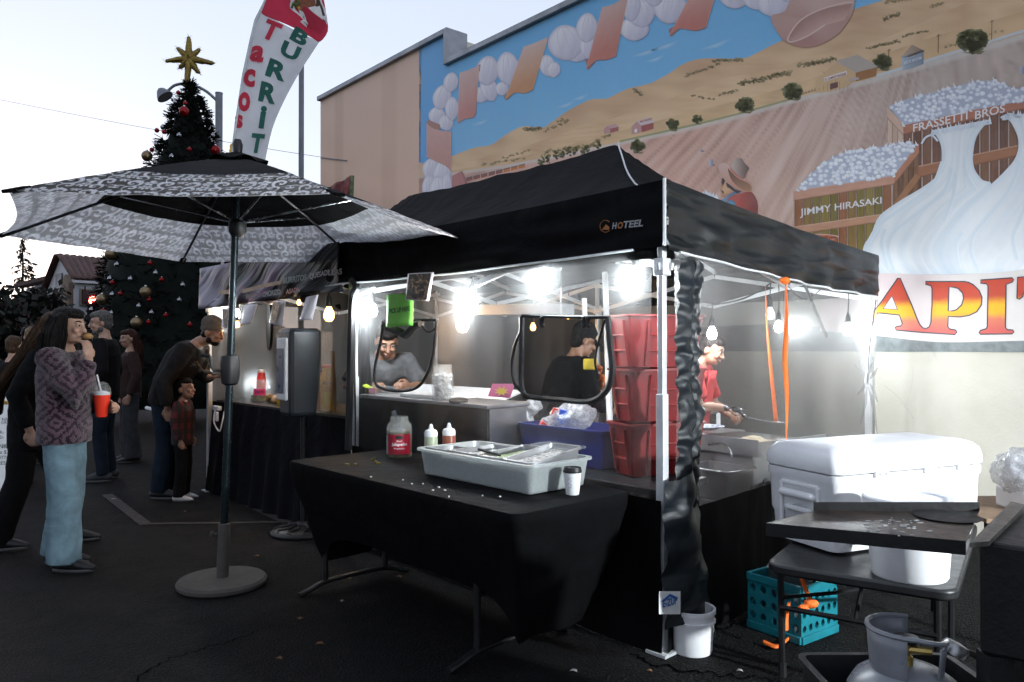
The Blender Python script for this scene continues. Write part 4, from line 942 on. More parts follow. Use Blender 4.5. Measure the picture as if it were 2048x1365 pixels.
# ---- papers and the food banner on the front
def paper_mat(name, c0, c1, sc=6.0, thr=.5, tl=.35):
    m, b, out = begin(name); co = xcoord(); n = xnoise(co, sc, 4, .65, 1.0); c = xmix(sstep(n, thr - .06, thr + .06), c0, c1)
    n2 = xnoise(co, sc * 5, 3); c = xmix(sstep(n2, .55, .7) * .4, c, c1); xlink(c, b.inputs['Base Color']); b.inputs['Roughness'].default_value = .35
    b.inputs['Subsurface Weight'].default_value = 0; return m
MA['green_paper'] = M('green_paper', (.22, .62, .10), .7, var=.07); MA['ink'] = M('black_ink', (.02, .03, .02), .7, var=.1); MA['lam'] = M('laminated_white_paper', (.72, .68, .72), .3, var=.06)
MA['foodprint'] = paper_mat('food_print', (.16, .10, .045), (.50, .33, .16), 16, .5); MA['darkprint'] = paper_mat('dark_food_print', (.03, .02, .016), (.30, .17, .09), 14, .55)
def sheet(corners, name, mat, label, cat, group, plane, off, curl=.03):
    c = [plane(x, y, off) for x, y in corners]; m = MB(); f = quad_fn(c[3], c[2], c[0], c[1])
    m.grid(8, 8, lambda a, b: f(a, b) - NF * curl * math.sin(math.pi * a) * (1 - b * .5)); o = m.build(name, mat, solid=.0015, fix=False); tag(o, label, cat, group); return o
sg = sheet([(774, 590), (827, 588), (826, 652), (772, 655)], 'paper_sign', MA['green_paper'], 'bright green paper sign reading PICK UP HERE on the front wall', 'sign', None, onF, -.05)
def wordP(body, x0, y0, x1, y1, h, mat, parent, off=-.088, bold=.03): return wordF(body, x0, y0, x1, y1, h, mat, 'printed_letters', onF, off, bold, 0, parent)
wordP('PICK UP HERE', 779, 628, 820, 622, 10, MA['ink'], sg)
sp_ = sheet([(816, 548), (868, 545), (858, 603), (810, 601)], 'photo_print', MA['lam'], 'glossy photo print of tacos with white border hanging from the valance', 'poster', None, onF, -.06)
c = [onF(x, y, -.092) for x, y in ((818, 549), (862, 547), (853, 600), (812, 598))]; f = quad_fn(c[3], c[2], c[0], c[1]); m = MB(); m.grid(6, 6, lambda a, b: f(a, b)); m.build('food_picture', MA['darkprint'], sp_, fix=False)
m = MB(); rr = random.Random(3)
for i in range(26):
    x, y = rr.gauss(838, 8), rr.gauss(570, 9); q = rr.uniform(1.5, 4); m.add([onF(x + q * math.cos(t), y + q * math.sin(t) * .7, -.095 - i * .0002) for t in (0, 1.2, 2.4, 3.7, 5)], [(0, 1, 2, 3, 4)])
m.build('printed_food', MA['foodprint'], sp_, smooth=False)['kind'] = 'stuff'
wordP('TACOS', 818, 598, 842, 595, 8, M('black_print', (.005, .005, .005), .5), sp_, -.101)
GP = 'laminated sheets hung under the food banner'
for k, (cs, lb) in enumerate(((((488, 612), (515, 608), (503, 648), (481, 655)), 'white laminated sheet hanging just right of the umbrella pole'), (((546, 604), (571, 601), (565, 653), (539, 643)), 'laminated food picture sheet hanging above the grey dispenser'), (((612, 596), (637, 590), (625, 640), (599, 643)), 'white laminated sheet hanging nearest the warm bulb'), (((444, 619), (461, 617), (459, 658), (447, 652)), 'small laminated sheet hanging above the knit cap'))):
    o = sheet(cs, 'menu_sheet', MA['lam'], lb, 'paper', GP, onF, -.06, .04)
    if k in (1, 3):
        cc = [cs[0], (lerp(cs[0][0], cs[1][0], .6 if k == 1 else 1), cs[0][1] + 1), (lerp(cs[3][0], cs[2][0], .45), lerp(cs[3][1], cs[2][1], .45) - 2), cs[3]]
        m = MB(); m.add([onF(x, y, -.10) for x, y in cc], [(0, 1, 2, 3)]); m.build('food_picture', MA['foodprint'] if k == 1 else MA['darkprint'], o, smooth=False)
def banner_mat():
    m, b, out = begin('printed_banner_with_glare'); co = xcoord(); x_, y_, z_ = xsep(co)
    u = x_ * TU.x + y_ * TU.y - 2.06                       # along the tent from the near corner
    d = u + z_ * 1.9; n = xnoise(xcomb(d, z_ * .35, 0.0), 2.2, 3, .55, .5); n2 = xnoise(co, 5, 4, .6, .8)
    c = xmix(sstep(n + (u - 3.9) * .09, .50, .62), (.010, .010, .012), (.20, .15, .20)); c = xmix(sstep(n2, .52, .66) * sstep(n + (u - 3.9) * .09, .52, .62), c, (.28, .10, .13))  # lavender streaks: glare put into the colour; reddish blots: food print
    c = xmix(sstep(u + n * .5, 4.9, 5.3), c, (.24, .22, .27))
    xlink(c, b.inputs['Base Color']); b.inputs['Roughness'].default_value = .42; b.inputs['Specular IOR Level'].default_value = .25; bump(b, xnoise(xcomb(d, z_ * .3, 0.0), 5, 2, .5, .6), .6, .06); return m
bn = MB()
def ban(a, b):
    u = lerp(2.76, 5.36, a); z = lerp(2.14, lerp(1.785, 1.745, a), b)
    return T(u, 0, z) - NF * (.045 + .03 * math.sin(a * 17 + b * 5) * b + .018 * math.sin(a * 41 - b * 7) * b)
bn.grid(90, 10, ban); banner = tag(bn.build('food_banner', banner_mat(), fix=False, solid=.002), 'glossy black vinyl food banner with print and painted-in glare across the left valance', 'banner')
def ban_word(body, x0, y0, x1, y1, h, col, nm='printed_letters'):
    mm = M('banner_ink', col, .4, var=.15); m = text_on(body, lambda u, v: onF(lerp(x0, x1, u), lerp(y0, y1, u) - v * h, -.098), .03); m.build(nm, mm, banner, smooth=False)
ban_word('BURRITOS', 566, 569, 613, 561, 13, (.05, .10, .09)); ban_word('QUESADI', 619, 561, 657, 552, 13, (.30, .29, .33)); ban_word('LLAS', 657, 552, 684, 549, 12, (.20, .20, .22)); ban_word('POLLO', 492, 599, 515, 595, 10, (.06, .06, .065)); ban_word('CHORIZO', 525, 595, 561, 589, 11, (.16, .16, .18)); ban_word('ASADA', 572, 589, 600, 584, 10, (.35, .12, .12))
MA['tan'] = M('tan_print', (.33, .21, .13), .5, var=.2)
for q in (((437, 583), (466, 578), (466, 588), (438, 589)), ((484, 579), (516, 572), (515, 580), (484, 587)), ((516, 571), (562, 561), (561, 569), (511, 579))):
    m = MB(); m.add([onF(x, y, -.098) for x, y in q], [(0, 1, 2, 3)]); m.build('price_tape', MA['tan'], banner, smooth=False)
# a hook and a pole tip with a furled print at the far corner
m = MB(); m.tube(crom([onF(703, 588, -.06), onF(707, 594, -.06), onF(705, 597, -.06), onF(702, 592, -.06)], 6), .004, 6); tag(m.build('metal_hook', MA['chrome']), 'small bright metal hook hanging beside the middle tent leg', 'hook')
fb = thing('furled_banner', 'tip of a furled red and green banner rising beside the tent roof', 'banner', tuple(at(703, 420, 8.6)))
m = MB(); m.tube([at(704, 352, 8.6), at(702, 420, 8.6), V(at(702, 420, 8.6).x, 8.6, 0)], .025, 8); m.build('pole', M('mottled_green_print', (.10, .13, .06), .6, var=.7, scale=14), fb)
m = MB(); f = quad_fn(at(640, 385, 8.6), at(700, 400, 8.6), at(655, 375, 8.6), at(702, 353, 8.6)); m.grid(10, 6, lambda a, b: f(a, b) + V(0, .03 * math.sin(a * 12), 0)); m.build('cloth', M('red_print_cloth', (.20, .06, .06), .6, var=.6, scale=8), fb, fix=False, solid=.003)
# ================================================================== things in and around the tent
MA['steel'] = M('brushed_steel', (.36, .36, .37), .38, .85, .12, 5)
MA['white_plast'] = M('scuffed_white_plastic', (.74, .74, .75), .42, 0, .07, 5, bp=.06, bscale=40, dirt=((.42, .40, .40), .68))
MA['black_metal'] = M('black_painted_steel', (.012, .012, .013), .45, .3, .3, 14, bp=.08)
MA['dark_top'] = M('dark_grey_plastic_top', (.012, .0125, .0135), .4, 0, .25, 10, bp=.1)
MA['red_bin'] = M('red_plastic', (.19, .003, .004), .5, 0, .2, 6, bp=.05, dirt=((.16, .02, .025), .62))
MA['blue_bin'] = M('blue_plastic', (.006, .014, .14), .4, 0, .2, 6)
MA['teal'] = M('teal_plastic', (.010, .17, .21), .45, 0, .15, 6, dirt=((.02, .15, .17), .66))
MA['cloth'] = fabric('black_stretch_cloth', (.0026, .0026, .0031), .75, 6, .35, .02, 0, .07)
def film(name, col=(.9, .92, .95), op=.3, rough=.12, nz_=.45, bs=.9):
    m, b, out = begin(name); X.nt.nodes.remove(b); tr = X.nt.nodes.new('ShaderNodeBsdfTransparent'); gl = X.nt.nodes.new('ShaderNodeBsdfGlossy'); di = X.nt.nodes.new('ShaderNodeBsdfDiffuse'); tl = X.nt.nodes.new('ShaderNodeBsdfTranslucent')
    gl.inputs['Roughness'].default_value = rough; di.inputs[0].default_value = tl.inputs[0].default_value = (*col, 1)
    co = xcoord(); n = xnoise(co, 26, 4, .6, 2.5)
    a = X.nt.nodes.new('ShaderNodeMixShader'); a.inputs[0].default_value = .5; c = X.nt.nodes.new('ShaderNodeMixShader'); c.inputs[0].default_value = .4; d = X.nt.nodes.new('ShaderNodeMixShader')
    X.nt.links.new(di.outputs[0], a.inputs[1]); X.nt.links.new(tl.outputs[0], a.inputs[2]); X.nt.links.new(a.outputs[0], c.inputs[1]); X.nt.links.new(gl.outputs[0], c.inputs[2])
    X.nt.links.new(tr.outputs[0], d.inputs[1]); X.nt.links.new(c.outputs[0], d.inputs[2]); xlink(sstep(n, .35, .75) * nz_ + (op - nz_ * .25), d.inputs[0]); X.nt.links.new(d.outputs[0], out.inputs[0])
    bn_ = X.nt.nodes.new('ShaderNodeBump'); bn_.inputs['Strength'].default_value = bs; bn_.inputs['Distance'].default_value = .02; X.nt.links.new(n.k, bn_.inputs['Height'])
    for q in (gl, di, tl): X.nt.links.new(bn_.outputs[0], q.inputs['Normal'])
    return m
MA['film'] = film('plastic_film', op=.5, nz_=.35, bs=.5); MA['clear'] = film('clear_plastic', (.8, .85, .85), .20, .08, .06, .06); MA['frost'] = film('frosted_tub_plastic', (.80, .86, .85), .70, .3, .08, .03); MA['glass'] = film('jar_glass', (.8, .85, .82), .14, .05, .03, .02)
def rot(a): return Matrix.Rotation(a, 4, 'Z')
def fr(o, ex): # frame matrix from origin and x direction
    ex = Vector(ex); return Matrix.Translation(o) @ rot(math.atan2(ex.y, ex.x))

# ---- black clothed table in front
TH = .745
FLc, D1, D2 = V(-1.29, 4.40, 0), V(.675, -.737, 0), V(.737, .675, 0); LT, WT = 1.93, .72
tb = thing('folding_table', 'folding table under a tight black stretch cloth in front of the tent', 'table', tuple(FLc + D1 * LT / 2 + D2 * WT / 2))
def rr_outline(L, W, r, n=6):
    out = []
    for cx, cy, a0 in ((L - r, r, -90), (L - r, W - r, 0), (r, W - r, 90), (r, r, 180)):
        for k in range(n + 1): a = R(a0 + 90 * k / n); out.append((cx + r * math.cos(a), cy + r * math.sin(a)))
    # more points on the straight sides
    res = []
    for i, p in enumerate(out):
        q = out[(i + 1) % len(out)]; d = math.hypot(q[0] - p[0], q[1] - p[1]); k = max(1, int(d / .05))
        res += [(lerp(p[0], q[0], j / k), lerp(p[1], q[1], j / k)) for j in range(k)]
    return res
OUT = rr_outline(LT, WT, .05); n_ = len(OUT)
def tp(x, y, z): return FLc + D1 * x + D2 * y + V(0, 0, z)
m = MB(); rings = []
def cring(inset, z, wob=0):
    ids = []
    for i, (x, y) in enumerate(OUT):
        cx, cy = LT / 2, WT / 2; kx = (x - cx) / cx; ky = (y - cy) / cy
        # the elastic hem pulls the cloth in between the legs and down to them at the corners
        w_ = wob * (noise.noise(V(i * .16, z * 7, 0)) + .8 * math.sin(i * .37 + z * 22) * .4) + (1.3 * wob * math.sin(z * 75 + y * 16) * (.4 + .6 * abs(math.sin(y * 5))) if kx > .93 else 0)
        px = cx + (x - cx) * (1 - inset / cx * (abs(kx) ** 2)) ; py = cy + (y - cy) * (1 - inset / cy * abs(ky))
        m.v.append(tp(px + w_ * kx, py + w_ * ky, z - (.0 if wob == 0 else (.16 * (abs(kx) ** 6) * (TH - z) / .36)))); ids.append(len(m.v) - 1)
    return ids
for ins, z, wb in ((.02, TH + .002, 0), (.004, TH - .002, 0), (0, TH - .012, 0), (.004, TH - .04, .004), (.02, TH - .10, .010), (.05, TH - .18, .014), (.085, TH - .26, .016), (.12, TH - .34, .016), (.15, TH - .40, .012)): rings.append(cring(ins, z, wb))
for a_, b__ in zip(rings, rings[1:]):
    for i in range(n_): m.f.append((a_[i], a_[(i + 1) % n_], b__[(i + 1) % n_], b__[i]))
m.f.append(tuple(rings[0])); m.build('stretch_cloth', MA['cloth'], tb)
m = MB(); m.prism([tp(x * .97 + .03, y * .94 + .02, TH - .05) for x, y in OUT[::4]], V(0, 0, .035)); m.build('table_top', MA['dark_top'], tb, smooth=False)
for x in (.16, LT - .42):
    for y in (.16, WT - .16):
        m = MB(); m.tube([tp(x, y, TH - .05), tp(x, y, .05)], .016, 10); m.build('leg', MA['black_metal'], tb)
    m = MB(); m.tube(crom([tp(x, -.0, .012), tp(x, .07, .03), tp(x, .16, .055), tp(x, WT / 2, .062), tp(x, WT - .16, .055), tp(x, WT - .07, .03), tp(x, WT, .012)], 5), .02, 8, side=D1, ratio=.7); m.build('foot_bar', MA['black_metal'], tb)
    m = MB(); m.tube([tp(x, .16, .30), tp(x, WT - .16, .30)], .012, 8); m.build('stretcher', MA['black_metal'], tb)

# ---- pickled chilli jar with tongs
pj = on_z(795, 920, TH) + V(0, .07, 0); jar = thing('jar', 'large glass jar of pickled jalapenos with red label on black table', 'jar', tuple(pj))
m = MB(); m.lathe([(.02, 0), (.066, .0), (.073, .012), (.074, .17), (.068, .20), (.052, .215), (.052, .243), (.049, .243), (.049, .216), (.064, .198), (.070, .168), (.069, .014), (.02, .006)], 28, pj, cap=False); m.build('glass', MA['glass'], jar)
m = MB(); m.lathe([(.0, .01), (.067, .01), (.068, .16), (.0, .162)], 24, pj); m.build('brine', M('chilli_brine', (.055, .045, .010), .2, 0, .5, 40), jar)
def wrap(p, r, z0, z1, a0, a1, n=20): return lambda u, v: p + V(r * math.cos(lerp(a0, a1, u)), r * math.sin(lerp(a0, a1, u)), lerp(z0, z1, v))
fa = math.atan2(-pj.y, -pj.x)
m = MB(); m.grid(24, 2, wrap(pj, .0755, .03, .145, fa - 1.0, fa + 1.0)); m.build('label', M('red_label', (.33, .012, .03), .4, var=.1), jar)
MA['ink_white'] = M('white_print', (.75, .75, .75), .5, var=.05)
text_on('Jalapeño', wrap(pj, .0765, .075, .098, fa - .62, fa + .62), .02).build('label_lettering', MA['ink_white'], jar)
text_on('Sliced', wrap(pj, .0765, .102, .112, fa - .2, fa + .2), .01).build('label_lettering', MA['ink_white'], jar)
text_on('Peppers', wrap(pj, .0765, .058, .068, fa - .4, fa + .4), .01).build('label_lettering', MA['ink_white'], jar)
m = MB(); m.grid(8, 2, wrap(pj, .0763, .118, .138, fa - .26, fa + .26)); m.build('label_crest', M('dark_crest', (.02, .02, .02), .5), jar)
m = MB(); m.grid(4, 2, wrap(pj, .0757, .03, .14, fa - 1.35, fa - 1.02)); m.build('label_panel', M('label_grey', (.3, .3, .3), .5), jar)
tg = thing('tongs', 'steel tongs standing in the jalapeno jar', 'tongs', tuple(pj + V(0, 0, .1)))
for s_ in (-1, 1):
    m = MB(); m.bar(pj + V(.02, .004 * s_, .11), pj + V(-.035, .012 * s_, .275), .02, .003, up=V(0, 1, 0)); m.build('arm', MA['chrome'], tg, smooth=False)

# ---- condiment tub
c0, c1, c2 = on_z(836, 950, TH), on_z(1060, 996, TH), on_z(1163, 965, TH)
ex = (c1 - c0).normalized(); ey = V(-ex.y, ex.x, 0); Lt, Wt, Ht = (c1 - c0).length, .40, .135
tub = thing('food_tub', 'long frosted plastic tub holding steel pans on the black table', 'tub', tuple(c0 + V(0, 0, .003)))
def ub(x, y, z): return c0 + ex * x + ey * y + V(0, 0, z + .003)
def tray(f, L, W, H, t=.005, taper=.02, rim=.02, r=.04, n=5):
    """open box with rounded corners, wall thickness and a rolled rim; f(x, y, z) places it"""
    m = MB(); R_ = []
    def o(ins, z):
        pts = rr_pts(L - 2 * ins, W - 2 * ins, max(.004, r - ins), n); ids = []
        for x, y in pts: m.v.append(f(x + ins, y + ins, z)); ids.append(len(m.v) - 1)
        return ids
    R_ = [o(taper + .01, 0), o(taper, .006), o(0, H - .012), o(-rim, H - .010), o(-rim, H), o(t, H), o(taper + t, .012)]
    k = len(R_[0])
    for a, b in zip(R_, R_[1:]):
        for i in range(k): m.f.append((a[i], a[(i + 1) % k], b[(i + 1) % k], b[i]))
    m.f.append(tuple(reversed(R_[0]))); m.f.append(tuple(R_[-1])); return m
def rr_pts(L, W, r, n):
    out = []
    for cx, cy, a0 in ((L - r, r, -90), (L - r, W - r, 0), (r, W - r, 90), (r, r, 180)):
        for k in range(n + 1): a = R(a0 + 90 * k / n); out.append((cx + r * math.cos(a), cy + r * math.sin(a)))
    return out
tray(ub, Lt, Wt, Ht).build('tub_body', MA['frost'], tub)
m = MB(); m.prism([ub(x + .025, y + .025, .012) for x, y in rr_pts(Lt - .05, Wt - .05, .03, 3)], V(0, 0, .05)); m.build('ice', M('ice_water', (.30, .33, .34), .25, 0, .4, 30), tub)
GPn = 'steel pans in the frosted tub'
for k, (x, y, L_, W_, col, lb) in enumerate(((.03, .03, .16, .18, (.05, .16, .02), 'steel pan of chopped greens at the tub end near the jar'), (.20, .04, .20, .30, (.5, .5, .46), 'second steel pan in the tub, left of the middle'), (.42, .04, .17, .30, (.28, .34, .18), 'steel pan with a spoon handle in the middle of the tub'), (.60, .04, .18, .32, (.42, .40, .38), 'steel pan at the tub end near the paper cup'))):
    pn = thing('steel_pan', lb, 'pan', tuple(ub(x, y, .05)), GPn); tl = .02 * (k - 1)
    f = lambda a, b, z, x=x, y=y, tl=tl: ub(x + a, y + b, .065 + z + tl * (b / .3))
    tray(f, L_, W_, .075, .002, .008, .012, .02, 4).build('pan_body', MA['steel'], pn)
    m = MB(); m.grid(10, 10, lambda a, b: f(.012 + a * (L_ - .024), .012 + b * (W_ - .024), .05 + .008 * noise.noise(V(a * 7, b * 7, k)))); m.build('filling', M('pan_filling', col, .7, 0, .6, 60, bp=.6, bscale=80), pn)
    if k == 2: m = MB(); m.tube([f(.05, .1, .06), f(.0, .0, .10)], .007, 6); m.build('spoon_handle', MA['plast_black'], pn)
ld = thing('pan_lid', 'clear plastic pan lid lying at the back of the tub', 'lid', tuple(ub(.52, .36, .15))); tray(lambda a, b, z: ub(.48 + a, .33 + b, .150 + z), .24, .13, .02, .002, .01, .012, .02, 4).build('lid_body', MA['clear'], ld)
def bottle(px, py, col, lb):
    p = on_z(px, py, TH + .11); p.z = TH + .055; o = thing('squeeze_bottle', lb, 'bottle', tuple(p), 'squeeze bottles in the tub')
    m = MB(); m.lathe([(.0, 0), (.034, .0), (.036, .008), (.036, .10), (.032, .112), (.0, .114)], 20, p); m.build('bottle_body', M('sauce', col, .35, 0, .2, 10), o)
    m = MB(); m.lathe([(.036, .108), (.036, .13), (.03, .142), (.014, .148), (.008, .172), (.004, .176)], 20, p); m.build('cap', MA['white_plast'], o)
bottle(862, 893, (.40, .44, .30), 'squeeze bottle of pale green sauce with white cap'); bottle(898, 890, (.30, .085, .05), 'squeeze bottle of orange-red sauce with white cap')
# paper cup
pc = on_z(1146, 993, TH) + V(0, .03, 0); cup = thing('paper_cup', 'white paper coffee cup with black lid on the table corner', 'cup', tuple(pc + V(0, 0, .003)))
m = MB(); m.lathe([(0, .003), (.028, .003), (.030, .006), (.039, .105), (0, .105)], 24, pc); m.build('cup_body', M('white_paper', (.78, .79, .80), .55, var=.05), cup)
m = MB(); m.lathe([(.041, .100), (.042, .106), (.040, .112), (.038, .122), (.034, .122), (.032, .116), (0, .116)], 24, pc); m.build('lid', MA['plast_black'], cup)
m = MB(); fa2 = math.atan2(-pc.y, -pc.x); m.grid(6, 4, lambda u, v: pc + V(lerp(.0345, .0372, v) * math.cos(fa2 - .6 + .5 * u), lerp(.0345, .0372, v) * math.sin(fa2 - .6 + .5 * u), lerp(.035, .09, v)) * 1.0); m.build('printed_scale', M('cup_grey_print', (.5, .5, .52), .6, var=.5, scale=120), cup)
# crumbs of onion and a few rings of chilli on the cloth
rr = random.Random(21)
ORD = ['first', 'second', 'third', 'fourth', 'fifth', 'sixth', 'seventh', 'eighth', 'ninth', 'tenth', 'eleventh', 'twelfth', 'thirteenth', 'fourteenth', 'fifteenth']
def crumb(px, py, s_, mat, lb, gp, nm='food_crumb'):
    p = on_z(px, py, TH); m = MB(); m.box((-s_, -s_ * .6, .003), (s_, s_ * .6, .003 + s_), Matrix.Translation(p) @ rot(rr.uniform(0, 3))); tag(m.build(nm, mat, smooth=False), lb, 'food scrap', gp)
MA['onion'] = M('onion', (.7, .72, .66), .5); MA['chilli'] = M('pickled_chilli', (.14, .10, .015), .4)
for k, (x, y) in enumerate(sorted(((742, 956), (806, 962), (824, 970), (846, 970), (866, 983), (890, 983), (898, 996), (965, 994), (1000, 996), (878, 977)))): crumb(x, y, .0045, MA['onion'], 'tiny white onion scrap on the black tablecloth, %s from the left' % ORD[k], 'onion scraps on the table')
for k, (x, y) in enumerate(sorted(((694, 932), (711, 932), (743, 923), (752, 927), (757, 930), (748, 921)))): crumb(x, y, .010, MA['chilli'], 'pickled chilli ring on the black tablecloth, %s from the left' % ORD[k], 'chilli rings on the table')

# ---- long serving counter behind the clear wall
ct = thing('serving_counter', 'black-fronted serving counter with bright steel top behind the clear wall', 'counter', tuple(T(2.0, .1, 0)))
m = MB(); z0 = 1.055
def tbox(m, u0, u1, v0, v1, za, zb): return m.add([T(u, v, z) for z in (za, zb) for v in (v0, v1) for u in (u0, u1)], [(0, 2, 3, 1), (4, 5, 7, 6), (0, 1, 5, 4), (2, 6, 7, 3), (0, 4, 6, 2), (1, 3, 7, 5)])
CT1 = 1.27
tbox(m, CT1, 2.62, .05, .07, .55, z0); m.build('front_panel', MA['wallblack'], ct, smooth=False)
m = MB(); tbox(m, CT1, 2.62, .072, .40, .55, z0 - .022); m.build('cabinet', MA['steel'], ct, smooth=False)
m = MB(); tbox(m, CT1 - .01, 2.63, .04, .42, z0 - .02, z0 + .004); m.build('top', MA['steel'], ct, smooth=False, bevel=.004)
m = MB(); m.add([T(1.5, .42, z0), T(2.6, .42, z0), T(2.6, .62, z0 + .05), T(1.5, .62, z0 + .05)], [(0, 1, 2, 3)]); m.build('sloped_shelf', MA['white_plast'], ct, smooth=False, solid=.01)
for u in (CT1 + .05, 2.55): m = MB(); m.bar(T(u, .25, 0), T(u, .25, .55), .04); m.build('leg', MA['black_metal'], ct, smooth=False)
wb = thing('cutting_board', 'bright white cutting board on the counter before the man in grey', 'cutting board', tuple(T(2.1, .3, z0 + .005)))
c = [onF(770, 790, .1), onF(880, 792, .1)]; m = MB(); tbox(m, 1.72, 2.22, .10, .38, z0 + .006, z0 + .03); m.build('board', MA['white_plast'], wb, smooth=False, bevel=.004)
# jar of small change packets on the counter
pk = onF(885, 793, .10); pk.z = z0 + .005; o = thing('jar', 'tall clear plastic jar of silvery blue packets on the counter', 'jar', tuple(pk))
m = MB(); m.lathe([(.03, 0), (.064, .0), (.069, .015), (.069, .15), (.060, .185), (.056, .20), (.060, .205), (.060, .222), (.054, .222), (.054, .2), (.062, .148), (.064, .02), (.03, .008)], 26, pk, cap=False); m.build('plastic', MA['clear'], o)
m = MB(); rr = random.Random(4)
for i in range(170):
    a, r, z = rr.uniform(0, 6.28), .052 * rr.random() ** .4, rr.uniform(.015, .165); mm = Matrix.Translation(pk + V(r * math.cos(a), r * math.sin(a), z)) @ Matrix.Rotation(rr.uniform(0, 3), 4, (rr.random(), rr.random(), rr.random() + .1))
    m.box((-.014, -.010, -.0012), (.014, .010, .0012), mm)
m.build('packets', M('silver_packets', (.42, .48, .52), .4, .2, .5, 40), o, smooth=False)['kind'] = 'stuff'
pl_ = onF(917, 794, .07); pl_.z = z0 + .005; m = MB(); m.lathe([(0, 0), (.056, 0), (.058, .004), (.058, .016), (.05, .02), (0, .02)], 24, pl_, Matrix.Rotation(.12, 3, 'X')); tag(m.build('plastic_disc', MA['plast_black']), 'round black screw lid lying beside the packet jar', 'lid')
# pink card with a yellow burst
c = [onF(x, y, .12) for x, y in ((976, 793), (1020, 797), (1030, 768), (985, 768))]; m = MB(); m.add(c, [(0, 1, 2, 3)]); pcard = tag(m.build('price_card', M('pink_card', (.72, .16, .32), .6, var=.05), smooth=False, solid=.002), 'pink card with a yellow burst leaning on the counter', 'sign')
P = [onF(1003 + (15 if k % 2 else 8) * math.cos(k * .3927), 783 + (10 if k % 2 else 5) * math.sin(k * .3927), .115) for k in range(16)]; m = MB(); m.add(P, [tuple(range(16))]); m.build('yellow_burst', M('yellow_print', (.8, .55, .06), .6, var=.05), pcard, smooth=False)
# green-handled tongs, boxes left on the counter
m = MB(); m.tube([onF(702, 772, .12), onF(722, 768, .12), onF(745, 778, .12)], [.012, .02, .01], 8, ratio=.5); tag(m.build('lime_lid', M('lime_plastic', (.45, .62, .04), .4)), 'lime green container lid on the counter by the middle leg', 'lid')
bx_ = thing('food_container', 'low clear food container with pink label at the left counter end', 'container', tuple(onF(712, 782, .10))); m = MB(); tbox(m, 2.44, 2.60, .10, .24, z0 + .006, z0 + .06); m.build('box', MA['clear'], bx_, smooth=False, bevel=.005); m = MB(); tbox(m, 2.50, 2.59, .095, .099, z0 + .012, z0 + .05); m.build('label', M('pink_label', (.6, .25, .3), .6), bx_, smooth=False)

# ---- bench with red bins and the blue bin
bn_ = thing('bench', 'low dark bench inside the tent carrying red and blue bins', 'bench', tuple(T(.6, .3, 0)))
m = MB(); tbox(m, .10, 1.22, .10, .58, .690, .725); m.build('seat_board', MA['dark_top'], bn_, smooth=False, bevel=.006)
for u, v in ((.12, .2), (1.15, .2), (.14, .52), (1.15, .52)): m = MB(); m.bar(T(u, v, 0), T(u, v, .69), .035); m.build('leg', MA['black_metal'], bn_, smooth=False)
# bins: left side face spans 1210-1262 px, front face 1262-1410 px
k0 = at(1262, 955, 3.86); k0.z = .727; exb = V(.93, .37, 0).normalized(); eyb = V(-exb.y, exb.x, 0); kw, kd, kh = .45, .25, .275
GB = 'stack of red plastic bins'
for i, lb in enumerate(('bottom red plastic bin of the stack of three', 'middle red plastic bin of the stack of three', 'topmost red plastic bin of the stack of three')):
    sh = (0, .008, -.006)[i]; z = .727 + i * (kh + .004)
    def kb(x, y, zz, z=z, sh=sh): return k0 + exb * (x + sh) + eyb * y + V(0, 0, z - .727 + zz)
    o = thing('red_bin', lb, 'bin', tuple(kb(0, 0, 0)), GB)
    tray(kb, kw, kd, kh, .006, .034, .014, .022, 3).build('bin_body', MA['red_bin'], o)
    for (axis) in (0, 1):
        for t in (.24, .76):
            m = MB()
            if axis == 0: m.bar(kb(kw * t, .030, .012), kb(kw * t, -.004, kh - .03), .014, .02)
            else: m.bar(kb(.030, kd * t, .012), kb(-.004, kd * t, kh - .03), .014, .02)
            m.build('rib', MA['red_bin'], o, smooth=False, bevel=.003)
        for zz in (.33, .62):
            m = MB(); ins = .034 * (1 - zz) - .004
            if axis == 0: m.bar(kb(kw * .24, ins, kh * zz), kb(kw * .76, ins, kh * zz), .012, .01)
            else: m.bar(kb(ins, kd * .24, kh * zz), kb(ins, kd * .76, kh * zz), .012, .01)
            m.build('rib', MA['red_bin'], o, smooth=False, bevel=.003)
bb0 = onF(1036, 955, .30); bb0.z = .727
bb = thing('blue_bin', 'dark blue plastic bin stuffed with clear bags beside red bins', 'bin', tuple(bb0))
bL = (onF(1205, 955, .30) - bb0); bL.z = 0; bl = bL.length; bex = bL.normalized(); bey = V(-bex.y, bex.x, 0)
def bbp(x, y, z): return bb0 + bex * x + bey * y + V(0, 0, z)
tray(bbp, bl, .34, .215, .005, .02, .012, .03, 4).build('bin_body', MA['blue_bin'], bb)
# plastic bags of tableware
def bag(P, rad, lb, seed, mat='film', inner=None):
    o = thing('plastic_bag', lb, 'bag', tuple(P[0]), 'clear plastic bags in the blue bin'); m = MB()
    for p, r in zip(P, rad): m.ball(p, r, 14)
    m.build('bag_film', MA[mat], o, remesh=.011, disp=(.055, .05), sm=3)
    if inner:
        for nm, q, sz, mt, an in inner:
            m = MB(); m.box((-sz[0], -sz[1], -sz[2]), sz, Matrix.Translation(q) @ Matrix.Rotation(an, 4, (.3, 1, .5))); m.build(nm, mt, o, smooth=False, bevel=.004)
    return o
MA['foam'] = M('white_foam', (.78, .79, .80), .6, var=.05)
q1 = onF(1035, 835, .42); q1b = onF(1060, 815, .45)
o = bag([q1, q1b, onF(1015, 850, .42)], [(.10, .09, .07), (.07, .06, .05), (.06, .06, .04)], 'clear bag of white foam plates on the left of the blue bin', 1)
m = MB(); ax = Matrix.Rotation(.5, 3, 'Y') @ Matrix.Rotation(-.5, 3, 'X')
